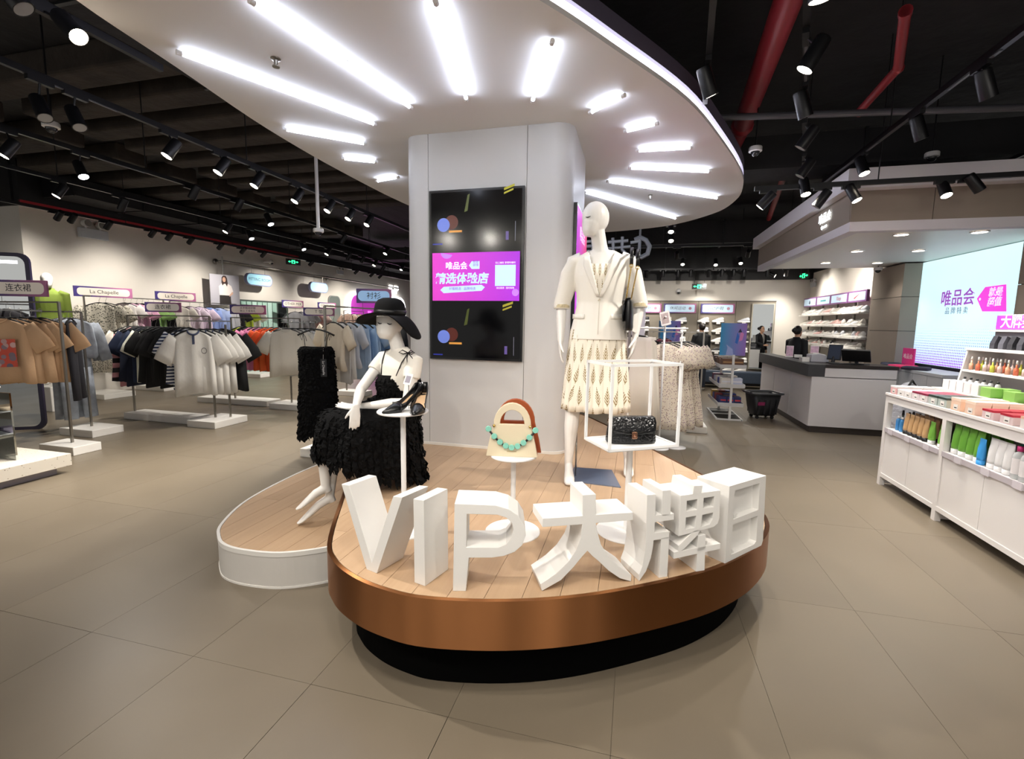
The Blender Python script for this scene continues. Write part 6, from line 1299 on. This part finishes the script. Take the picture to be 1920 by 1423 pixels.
MB().loft([rr_(.36, .28, .06), rr_(.42, .33, .2), rr_(.49, .38, .44), rr_(.46, .35, .44), rr_(.40, .30, .2), rr_(.34, .26, .08)], cap=True).build('tub', BP, bk, True)
MB().tube([V((a, b_, .45)) for a, b_ in rrect(.54, .43, .08, 5)] + [V((.27, .135, .45))], .018, 8, False).build('rim', mat('basket_rim', '4a4c50', .5), bk, True)
MB().tube([(-.24, -.15, .46), (-.3, -.15, .47), (-.3, .15, .47), (-.24, .15, .46)], .01, 6).build('handle', BP, bk)
for k in range(4):
    for s in (-1, 1): MB().box((-.15+k*.1, s*(.165+.02), .22), (.03, .012, .26), 0, Matrix.Rotation(-s*.09, 3, 'X')).build('rib', BP, bk)
slab(bk, 'label_patch', mat('label_magenta', '8c2a58', .5), rc(-.06, .06, -.03, .03), 0, .002, face_M((-.12, -.20, .28), (0, -1, -.12)))
for sx in (-1, 1):
    for sy in (-1, 1): MB().cyl((sx*.13, sy*.1-.012, .03), (sx*.13, sy*.1+.012, .03), .03, n=12).box((sx*.13, sy*.1, .065), (.03, .03, .03)).build('caster', M_BLACK, bk)

# ---------------------------------------------------------------- till counter
ct = thing('till_counter', 'L-shaped white till counter with charcoal raised ledge', 'counter', (2.63, 8.03, 0)); M_CW = mat('counter_white', 'd9d6d6', .5)
MB().bb(0, .55, 0, 2.9, .1, .85).bb(.55, 1.08, 0, .5, .1, .85).build('body', M_CW, ct)
MB().bb(.02, .53, .02, 2.88, 0, .1).bb(.53, 1.06, .02, .48, 0, .1).build('kick', mat('kick_brown', '3a332e', .5), ct)
MB().bb(-.008, 1.085, -.012, 0, .1, .86).build('front_panel', M_CW, ct); MB().bb(.16, 1.085, -.012, .5, .85, .995).build('front_panel_upper', M_CW, ct)
for a in (0, .98, 1.95): MB().bb(-.012, 0, a+.003, a+.95-.003 if a < 1.9 else 2.9, .1, .86).build('side_panel', M_CW, ct)
MB().bb(-.07, .16, -.015, 2.95, .86, 1.045).build('ledge', M_DARK, ct, bevel=.003); MB().bb(.16, 1.1, -.02, .52, 1.0, 1.045).build('worktop', mat('worktop_brown_black', '2a2422', .4), ct); MB().bb(.16, .58, .52, 2.9, .85, .9).build('staff_worktop', M_DARK, ct)
def onc(name, lab, cat, x, y, z=1.046, rz=0): return thing(name, lab, cat, (x, y, z), rz)
for k, (px, yy, h, zz) in enumerate((((1481, 655), 9.75, .20, 1.046), ((1527, 660), 8.9, .24, 1.046))):
    p = pY(px[0], px[1], yy); t = onc('card_holder', ['pink leaflet holder at the far end of the till ledge', 'pink leaflet holder beside the receipt printer'][k], 'card holder', p.x, yy, zz, -.2)
    MB().bb(-.06, .06, -.03, .03, 0, .02).build('foot', M_WHITE, t); MB().bb(-.055, .055, -.01, -.004, .02, h).build('card', mat('leaflet_pink', 'd8b4c8', .6, var=.2, vscale=30), t); MB().bb(-.06, .06, -.004, .0, .02, h+.01).build('acrylic_back', M_WHITE, t)
    if k == 0: MB().bb(.08, .2, -.05, .05, 0, .05).build('box', M_WHITE, t)
t = onc('receipt_printer', 'grey and white receipt printer on the till counter', 'printer', 2.88, 8.62, 1.046, .1)
MB().prism([(-.14, 0), (.12, 0), (.12, .05), (.08, .11), (-.02, .135), (-.14, .12)], -.09, .09, lambda a, b_, c: (a, c, b_)).build('case', mat('printer_grey', 'b4b4ba', .45), t, bevel=.008); MB().prism([(-.10, .13), (-.02, .138), (.08, .113), (.08, .12), (-.02, .145), (-.10, .138)], -.06, .06, lambda a, b_, c: (a, c, b_)).build('lid', M_WHITE, t)
MB().bb(-.26, -.15, -.06, .06, 0, .07).build('paper_box', M_WHITE, t)
for k, (x, y, rz, w, h, tilt, lab) in enumerate(((3.02, 8.42, math.radians(-50), .20, .24, .15, 'small customer display screen on the till'), (3.3, 8.30, math.radians(150), .36, .24, .75, 'large black till monitor tilted back'))):
    t = onc('till_monitor', lab, 'monitor', x, y, 1.046, rz); MB().lathe([(.001, 0), (.09, 0), (.09, .012), (.001, .018)], n=20).build('foot', M_BLACK, t, True); MB().tube([(0, 0, .01), (0, .03, .10)], .025, 8).build('neck', M_BLACK, t)
    Mt = Matrix.Rotation(-tilt, 4, 'X'); o = MB().bb(-w/2, w/2, -.015, .015, .0, h).build('screen_case', M_BLACK, t, bevel=.004); o.matrix_local = Matrix.Translation((0, .02, .05)) @ Mt
    o = MB().bb(-w/2+.012, w/2-.012, -.017, -.0155, .015, h-.012).build('display', mat('till_display', '39404e', .15, emit=.1) if k == 0 else MATS['screen_glass'], t); o.matrix_local = Matrix.Translation((0, .02, .05)) @ Mt
t = onc('keyboard_tray', 'black keypad and cables lying on the till worktop', 'keyboard', 3.05, 8.2); MB().bb(-.14, .14, -.05, .05, 0, .018).build('pad', M_BLACK, t, bevel=.004); MB().tube([(.14, 0, .01), (.22, .04, .01), (.3, -.02, .01), (.4, .05, .01)], .006, 6).build('cable', M_BLACK, t)

# ---------------------------------------------------------------- bright screen behind the till
sc = thing('led_wall', 'large bright cyan-white screen with purple characters behind the till', 'screen', (4.45, 8.3, 1.05))
m = mat('led_wall_picture', 'dff6ff', .4); nt = m.node_tree; b = nt.nodes['Principled BSDF']; o3 = xyz(nt)
zz = math_node(nt, 'DIVIDE', o3[2], 1.61, True)
base = mixcol(nt, zz, 'cfeefc', 'd8fbff', None)
fu = math_node(nt, 'SUBTRACT', math_node(nt, 'FRACT', math_node(nt, 'MULTIPLY', o3[1], 26)), .5); fv = math_node(nt, 'SUBTRACT', math_node(nt, 'FRACT', math_node(nt, 'MULTIPLY', o3[2], 26)), .5)
dist = math_node(nt, 'SQRT', math_node(nt, 'ADD', math_node(nt, 'MULTIPLY', fu, fu), math_node(nt, 'MULTIPLY', fv, fv)))
rad = math_node(nt, 'MULTIPLY', math_node(nt, 'SUBTRACT', .46, zz), 1.0); dotm = math_node(nt, 'LESS_THAN', dist, rad)
dcol = mixcol(nt, math_node(nt, 'MULTIPLY', zz, 2.6, True), 'a060d0', '7fb4d8', None); colr = mixcol(nt, dotm, base, dcol, None)
nt.links.new(colr, b.inputs['Base Color']); nt.links.new(colr, b.inputs['Emission Color']); b.inputs['Emission Strength'].default_value = .72
LP = MB().bb(0, .04, -1.5, .9, 0, 1.61).build('panel', m, sc)
MSX = lambda y, z: face_M((-.004, y, z), (-1, 0, 0))
c = pX(1795, 560, 4.45); PU = E_('led_purple', '9a4ab8', .6); GN = E_('led_grey', '6f8496', .4)
text('唯品会', .25, PU, LP, MSX(c.y-8.3, c.z-1.05), ext=.001, bold=.003); c = pX(1793, 583, 4.45); text('品 牌 特 卖', .105, GN, LP, MSX(c.y-8.3, c.z-1.05), ext=.001)
tp = [pX(x, y, 4.45) for x, y in ((1832, 560), (1848, 538), (1887, 533), (1887, 584), (1842, 584))]
MB().add([(-.003, p.y-8.3, p.z-1.05) for p in tp] + [(0, p.y-8.3, p.z-1.05) for p in tp], [(0, 1, 2, 3, 4), (9, 8, 7, 6, 5)] + [(i, (i+1) % 5, 5+(i+1) % 5, 5+i) for i in range(5)]).build('tag_shape', E_('led_magenta', 'd83cc4', .9), sc)
c = pX(1866, 558, 4.45); text('就是\n超值', .125, EW, sc, face_M((-.005, c.y-8.3, c.z-1.05+.005), (-1, 0, 0)), ext=.001, bold=.002, shear=.12); c = pX(1838, 561, 4.45); MB().prism(disc(c.y-8.3, c.z-1.05, .018, 14), -.005, -.003, lambda a, b_, d: (d, a, b_)).build('tag_hole', EW, sc)
cab = thing('back_cabinet', 'low pale grey cabinet with drawers under the bright screen', 'cabinet', (4.18, 8.3, 0)); M_CAB = mat('cabinet_grey', 'c3c5c8', .5)
MB().bb(-.22, .26, -.9, .88, 0, .96).build('body', mat('cabinet_gap', '77797c', .6), cab); MB().bb(-.24, .27, -.9, .89, .96, 1.0).build('worktop', M_CAB, cab)
yk = .88
for k, wd in enumerate((.36, .36, .36, .36, .34)):
    if k in (2, 3):
        MB().bb(-.236, -.22, yk-wd+.004, yk-.004, .66, .955).build('drawer', M_CAB, cab); MB().bb(-.236, -.22, yk-wd+.004, yk-.004, .02, .65).build('door', M_CAB, cab)
    else: MB().bb(-.236, -.22, yk-wd+.004, yk-.004, .02, .955).build('door', M_CAB, cab)
    yk -= wd
t = thing('counter_sign', 'bright pink sign card standing on the grey cabinet', 'sign', (4.12, 8.62, 1.0), 0); MP = mat('hot_pink_card', 'e0308c', .5); MB().bb(-.01, .01, -.16, .16, 0, .30).build('card', MP, t); MB().bb(-.03, .03, -.1, .1, 0, .012).build('foot', MP, t); text('唯品会', .085, M_WINK, t, face_M((-.011, 0, .17), (-1, 0, 0)), ext=.0005)
for k, (y, x, c_, lab) in enumerate(((9.0, 4.1, '26283c', 'dark folded garment on the grey cabinet by the pier'), (8.8, 4.03, '3a3c50', 'navy folded garment beside the pink card'), (8.5, 4.0, 'e03a70', 'hot pink folded garment below the pink card'), (8.2, 4.03, '2a2438', 'black folded garment nearest the cabinet drawers'))):
    o = folded((x, y, 1.001), .3*k, c_, lab, .24, .3, .045); o['group'] = 'folded garments on the cabinet'

# ---------------------------------------------------------------- cosmetics gondola
gd = thing('cosmetics_counter', 'white cosmetics display counter with doors and open shelf at the right', 'display counter', (2.5, 4.6, 0)); M_GW = mat('gondola_white', 'e4e1de', .4)
YA, YM, YB = .93, 0.0, -1.02
for y in (YA, YM, YB):
    MB().bb(0, .045, y-.025, y+.025, 0, .93).build('post', M_GW, gd); MB().bb(.8, .845, y-.025, y+.025, 0, .93).build('post', M_GW, gd); MB().bb(.045, .8, y-.02, y+.02, .02, .06).build('foot_rail', M_GW, gd)
for ya, yb in ((YM, YA), (YB, YM)):
    a, b_ = ya+.025, yb-.025; mid = (a+b_)/2
    MB().bb(.0, .04, a, b_, .09, .13).build('bottom_rail', M_GW, gd); MB().bb(.0, .03, a, b_, .86, .93).build('top_rail', M_GW, gd)
    for u, v_ in ((a, mid), (mid, b_)): MB().bb(.008, .024, u+.002, v_-.002, .132, .555).build('door', M_GW, gd)
    MB().bb(.0, .82, a, b_, .575, .60).build('shelf', M_GW, gd); MB().bb(-.006, .002, a, b_, .56, .602).build('tag_strip', mat('tag_strip_grey', 'bdb6bb', .4), gd)
    for q in range(3): MB().bb(-.012, -.006, a+.12+q*.3, a+.2+q*.3, .555, .607).build('shelf_tag', mat('tag_clear', 'd2ccd2', .3), gd)
    MB().bb(.4, .415, a, b_, .60, .86).build('divider', M_GW, gd)
MB().bb(.024, .82, YB, YA, .13, .14).build('cabinet_floor', M_GW, gd); MB().bb(-.01, .86, YB-.025, YA+.025, .93, .955).build('top', M_GW, gd, bevel=.003)
MB().bb(.36, .86, YB, YA-.0, .955, 1.035).build('riser', M_GW, gd)
ht_ = thing('shelf_hutch', 'white shelf hutch with sign standing on the cosmetics counter', 'shelf', (3.05, 4.6, 1.035))
for y in (YA-.02, YM, YB+.05): MB().add([(x, y+e, z) for e in (-.012, .012) for x, z in ((.0, 0), (.35, 0), (.35, .37), (.06, .37))], [(0, 1, 2, 3), (7, 6, 5, 4), (0, 4, 5, 1), (1, 5, 6, 2), (2, 6, 7, 3), (3, 7, 4, 0)]).build('side_panel', M_GW, ht_)
MB().bb(.335, .35, YB, YA, 0, .37).build('back_panel', mat('hutch_back', 'd8d4d4', .5), ht_); MB().bb(.03, .34, YB, YA-.03, .165, .185).build('shelf', M_GW, ht_); MB().bb(.05, .36, YB, YA, .37, .388).build('top', M_GW, ht_)
MB().bb(.30, .36, YB, YA+.05, .388, .55).build('hook_box', mat('hook_box_grey', '9a979c', .5), ht_)
MB().bb(.26, .38, YB, YA+.07, .55, .565).build('sign_ledge', M_GW, ht_); MB().bb(.31, .36, YB, YA+.07, .565, .71).build('sign_case', M_GW, ht_); sg = MB().bb(.304, .31, YB+.01, YA+.06, .575, .70).build('sign_face', gradient('sign_magenta', 'e07ae8', 'b048d0', 1, -1, 1, emit=.5), ht_)
c = pX(1905, 612, 3.35); text('大牌美妆', .13, EW, ht_, face_M((.302, c.y-4.6-.06, .637), (-1, 0, 0)), ext=.0005, bold=.002)
for k in range(9):
    t = tag(MB().prism([(-.02, 0), (.10, .0), (.13, .03), (.05, .055), (.10, .10), (.02, .12), (-.02, .05)], -.03, .03, lambda a, b_, d: (a*.6, d, b_)).build('cosmetic_pouch', mat('pouch_grey_%d' % (k % 3), ['3a3a42', '55555e', '2a2a30'][k % 3], .6), loc=(3.27, 5.45-k*.11, 1.424)), 'dark pouch below the magenta sign, %s from the hutch end' % ORD[k], 'pouch', 'dark pouches under the sign')
# product cuts
def prod(name, parts, loc, lab, cat, group, rz=0, s=1.0):
    t = thing(name, lab, cat, loc, rz, group); t.scale = (s,)*3
    for nm, me, mt in parts: obj_of(me, nm, t, mt)
    return t
def premesh(mb, nm, smooth=True):
    me = mb.mesh(nm); bm = bmesh.new(); bm.from_mesh(me); bmesh.ops.recalc_face_normals(bm, faces=bm.faces); bm.to_mesh(me); bm.free()
    if smooth: me.polygons.foreach_set('use_smooth', [True]*len(me.polygons))
    me.materials.append(M_WHITE); return me
TB = premesh(MB().loft([[V((a*math.cos(q), b_*math.sin(q), z)) for q in [2*PI*k/16 for k in range(16)]] for a, b_, z in ((.024, .024, .03), (.026, .025, .05), (.029, .020, .11), (.031, .004, .165), (.031, .002, .178))]), 'tube')
TCAP = premesh(MB().lathe([(.001, 0), (.0235, 0), (.0245, .004), (.0245, .03), (.001, .03)], n=16), 'cap')
BT = premesh(MB().lathe([(.001, 0), (.027, 0), (.03, .005), (.03, .13), (.024, .15), (.011, .158), (.011, .165), (.001, .165)], n=16, sy=.8), 'bottle'); BCAP = premesh(MB().lathe([(.001, .162), (.015, .162), (.015, .19), (.001, .19)], n=14), 'cap'); BLAB = premesh(MB().lathe([(.0305, .03), (.0305, .12)], n=16, sy=.8), 'label')
NB = premesh(MB().lathe([(.001, 0), (.022, 0), (.022, .07), (.008, .085), (.008, .12), (.001, .12)], n=14), 'bottle'); NC = premesh(MB().lathe([(.001, .118), (.01, .118), (.007, .16), (.001, .16)], n=12), 'pump')
def pm(n, c, r=.4): return mat('product_'+n, c, r)
CLEARB = mat('clear_bottle', 'eef2f2', .08, alpha=.55)
GB, GBM = 2.5, 4.6
# far bay: dark bottles, tan tubes, green tubes
for i in range(4): prod('toner_bottle', [('bottle', NB, pm('smoke', '4a5450', .2)), ('cap', NC, pm('black', '1a1a1c'))], (2.62+.06*(i % 2), 5.46-.055*i, .601), 'dark glass bottle in the far end of the open shelf, %s from the corner' % ORD[i], 'bottle', 'dark bottles', 0, 1.2)
for i in range(2): prod('lotion_bottle', [('bottle', BT, pm('blue', '3f8ac8', .3)), ('cap', BCAP, pm('white', 'e8e8e8'))], (2.56, 5.40-.07*i, .601), 'blue bottle before the tan tubes, %s' % ['farther one', 'nearer one'][i], 'bottle', 'blue bottles', 0, .75)
for r in range(3):
    for i in range(5): prod('cream_tube', [('tube', TB, pm('tan', 'cfa878')), ('cap', TCAP, pm('black', '1a1a1c'))], (2.555+.075*r, 5.24-.078*i, .601), 'tan tube with black cap, %s along the %s row of the open shelf' % (ORD[i], ['front', 'middle', 'back'][r]), 'tube', 'tan tubes', PI/2, 1.12)
for i in range(8): prod('dark_cap_bottle', [('bottle', BT, pm('smoke2', '5a5a54', .3)), ('cap', BCAP, pm('black', '1a1a1c'))], (2.80, 5.3-.085*i, .601), 'grey bottle behind the tan tubes, %s along' % ORD[i], 'bottle', 'grey bottles behind the tan tubes', 0, 1.15)
for i in range(3): prod('green_tube', [('tube', TB, pm('green', '7ab648')), ('cap', TCAP, pm('white', 'e8e8e8'))], (2.555+.07*(i % 2), 4.84-.07*i, .601), 'green tube left of the middle post of the cosmetics shelf, %s' % ORD[i], 'tube', 'green tubes by the post', PI/2, 1.1)
for r in range(3):
    for i in range(4): prod('green_tube', [('tube', TB, pm('green2', '6aa83c')), ('cap', TCAP, pm('white', 'e8e8e8'))], (2.56+.085*r, 4.52-.088*i, .601), 'wide green tube right of the middle post, %s along the %s row' % (ORD[i], ['front', 'middle', 'back'][r]), 'tube', 'wide green tubes', PI/2, 1.35)
prod('sun_tube', [('tube', TB, pm('bright_blue', '3c9ae0')), ('cap', TCAP, pm('bright_blue', '3c9ae0'))], (2.54, 4.20, .601), 'bright blue slim tube between the green and white tubes', 'tube', None, PI/2, 1.1)
for i in range(3):
    t = prod('white_tube', [('tube', TB, pm('white', 'e8e8e8')), ('cap', TCAP, pm('white', 'e8e8e8'))], (2.55, 4.10-.075*i, .601), 'white tube with green leaf print, %s after the blue tube' % ORD[i], 'tube', 'white tubes', PI/2, 1.25)
    for q in range(3): MB().box((0.0+.006*(q-1), -.0225+.003*q, .10+.012*q), (.022, .002, .005), 0, Matrix.Rotation(.5, 3, 'Y')).build('leaf_print', pm('leaf', '6a8a4a'), t)
for r in range(2):
    for i in range(5): prod('water_bottle', [('bottle', BT, CLEARB), ('cap', BCAP, pm('magenta', 'd02f7a')), ('label', BLAB, pm('label', 'e6e2e2'))], (2.545+.08*r, 3.86-.07*i, .601), 'clear bottle with magenta cap, %s along the %s row' % (ORD[i], ['front', 'back'][r]), 'bottle', 'magenta capped bottles', 0, 1.18)
for i in range(4): prod('teal_box', [('bottle', BT, pm('teal', '4a9a88')), ('cap', BCAP, pm('teal', '4a9a88'))], (2.74, 4.12-.1*i, .601), 'teal bottle in the back row behind the white tubes, %s along' % ORD[i], 'bottle', 'teal bottles', 0, 1.2)
# trays and cartons on the counter top
def carton(x, y, z, dx, dy, dz, c, lab, grp, top=None, mt=None):
    o = tag(MB().bb(-dx/2, dx/2, -dy/2, dy/2, 0, dz).build('carton', mt or pm('carton_'+c, c), loc=(x, y, z), bevel=.002), lab, 'box', grp)
    if top: MB().bb(-dx/2-.001, dx/2+.001, -dy/2-.001, dy/2+.001, dz*.8, dz+.001).build('lid', pm('lid_'+top, top), o)
    return o
ROWS = [(5.44, 'e8b4b4', 'f0ecea', 'pink', .08), (5.31, 'e9e6e2', 'f2f2f2', 'white', .06), (5.19, 'e6e4e2', 'f2f0f0', 'plain white', .06), (5.06, 'ddd2d4', '8a2a44', 'rose-lidded', .075), (4.94, 'dcd4d4', '8a2a44', 'wine-lidded', .075), (4.80, 'b9c2be', '33413c', 'green-lidded', .08), (4.67, 'b2bdb8', '33413c', 'dark-lidded', .08), (4.50, 'e8c8b0', 'f0d8c4', 'peach', .10), (4.33, 'e9cab4', 'f0d8c4', 'pale peach', .10), (4.14, 'd9c0c0', 'b02438', 'red-lidded', .07), (3.96, 'd8c4c4', 'b02438', 'scarlet-lidded', .07), (3.78, 'e4dcd8', 'e8b8a0', 'cream', .08)]
for i, (y, c_, tp_, w_, h_) in enumerate(ROWS):
    for r in range(3):
        o = carton(2.555+.105*r, y, .9555, .098, .115, h_, c_, '%s carton on the counter top, %s row, beside the front rail' % (w_, ['front', 'middle', 'back'][r]) if r == 0 else '%s carton on the counter top, %s row' % (w_, ['front', 'middle', 'back'][r]), 'cartons on the cosmetics counter', tp_)
        if r == 0: MB().bb(-.0505, -.0495, -.03, .02, .01, .05).build('price_label', M_WHITE, o); MB().bb(-.051, -.0505, -.02, .01, .02, .028).build('price_ink', M_INK, o)
for i in range(5):
    carton(2.93, 5.36-.1*i, 1.036, .09, .09, .09, 'e9e7e5', 'white carton on the riser, %s from the far end' % ORD[i], 'white cartons on the riser')
for i in range(6): prod('riser_bottle', [('bottle', BT, pm('white', 'e8e8e8')), ('cap', BCAP, pm('black', '1a1a1c'))], (3.02, 5.34-.085*i, 1.036), 'white bottle with black cap on the riser, %s from the far end' % ORD[i], 'bottle', 'white bottles on the riser', 0, .65)
for i in range(4): carton(2.93+.08*(i % 2), 4.83-.13*(i//2)*2-.06*(i % 2), 1.036, .085, .12, .08, '86b85a', 'bright green carton on the riser, %s from the white ones' % ORD[i], 'green cartons')
for i in range(6): carton(2.93, 4.34-.12*i, 1.036, .085, .11, .075, 'e2dcdc', 'pale carton on the riser nearer the viewer, %s along' % ORD[i], 'pale cartons on the riser')
for i in range(18): prod('perfume_bottle', [('bottle', NB, pm(['peach', 'lime', 'coral', 'rose', 'blush'][i % 5], ['e8b090', 'c8cc50', 'd87050', 'e0c0b8', 'e6ccc4'][i % 5], .2)), ('pump', NC, M_WHITE)], (3.12+.06*(i % 2), 5.45-.046*i, 1.221), 'small pastel bottle with white pump on the hutch shelf, %s from its end' % ORD[i], 'bottle', 'pastel bottles', 0, .78)
for i in range(7): carton(3.2, 4.53-.12*i, 1.221, .08, .10, .09, 'e8dcd6', 'blush carton on the hutch shelf, %s along' % ORD[i], 'blush cartons')
bagp = thing('plastic_bag', 'crumpled clear plastic bag with dark straps between the cabinet and the cosmetics counter', 'bag', (3.05, 6.3, 0))
MB().sphere((0, 0, .5), (.2, .16, .5), 18, 12).build('sack', mat('plastic_film', 'c9ccd4', .2, bump=(14, 1.0, .03)), bagp, True); MB().tube([(-.12, -.12, .86), (0, -.05, 1.02), (.12, .0, .86)], .012, 6).build('strap', M_BLACK, bagp)

# ---------------------------------------------------------------- hanging letters behind the canopy
hl = thing('hanging_sign', 'grey hanging characters seen from behind under the far canopy rim', 'sign', pY(1160, 465, 9.4)); MGL = mat('letter_grey_metal', '9aa0a8', .4)
c0 = V(hl.location); q = lambda x, y: pY(x, y, 9.4) - c0
MB().tube([q(1190, 450), q(1201, 445), q(1211, 450), q(1218, 462), q(1214, 476), q(1203, 482), q(1192, 478)], .045, 8).build('stroke', MGL, hl); MB().tube([q(1200, 446), q(1198, 480)], .03, 8).build('stroke', MGL, hl); MB().tube([q(1182, 455), q(1199, 452)], .03, 6).build('stroke', MGL, hl)
MB().tube([q(1140, 454), q(1178, 451)], .03, 6).tube([q(1149, 446), q(1150, 470)], .03, 6).tube([q(1167, 444), q(1166, 468)], .03, 6).tube([q(1140, 466), q(1182, 462)], .025, 6).tube([q(1152, 470), q(1144, 480)], .03, 6).tube([q(1166, 468), q(1176, 478)], .03, 6).build('stroke', MGL, hl)
MB().tube([q(1090, 454), q(1112, 452)], .03, 6).tube([q(1092, 462), q(1112, 461)], .03, 6).tube([q(1090, 472), q(1112, 471)], .03, 6).tube([q(1093, 454), q(1093, 480)], .03, 6).tube([q(1111, 452), q(1111, 480)], .03, 6).build('stroke', MGL, hl)
for x in (1200, 1120): MB().tube([q(x, 447), q(x, 447) + V((0, 0, 4.4-q(x, 447).z-c0.z))], .02, 6).build('drop_pole', MGL, hl)
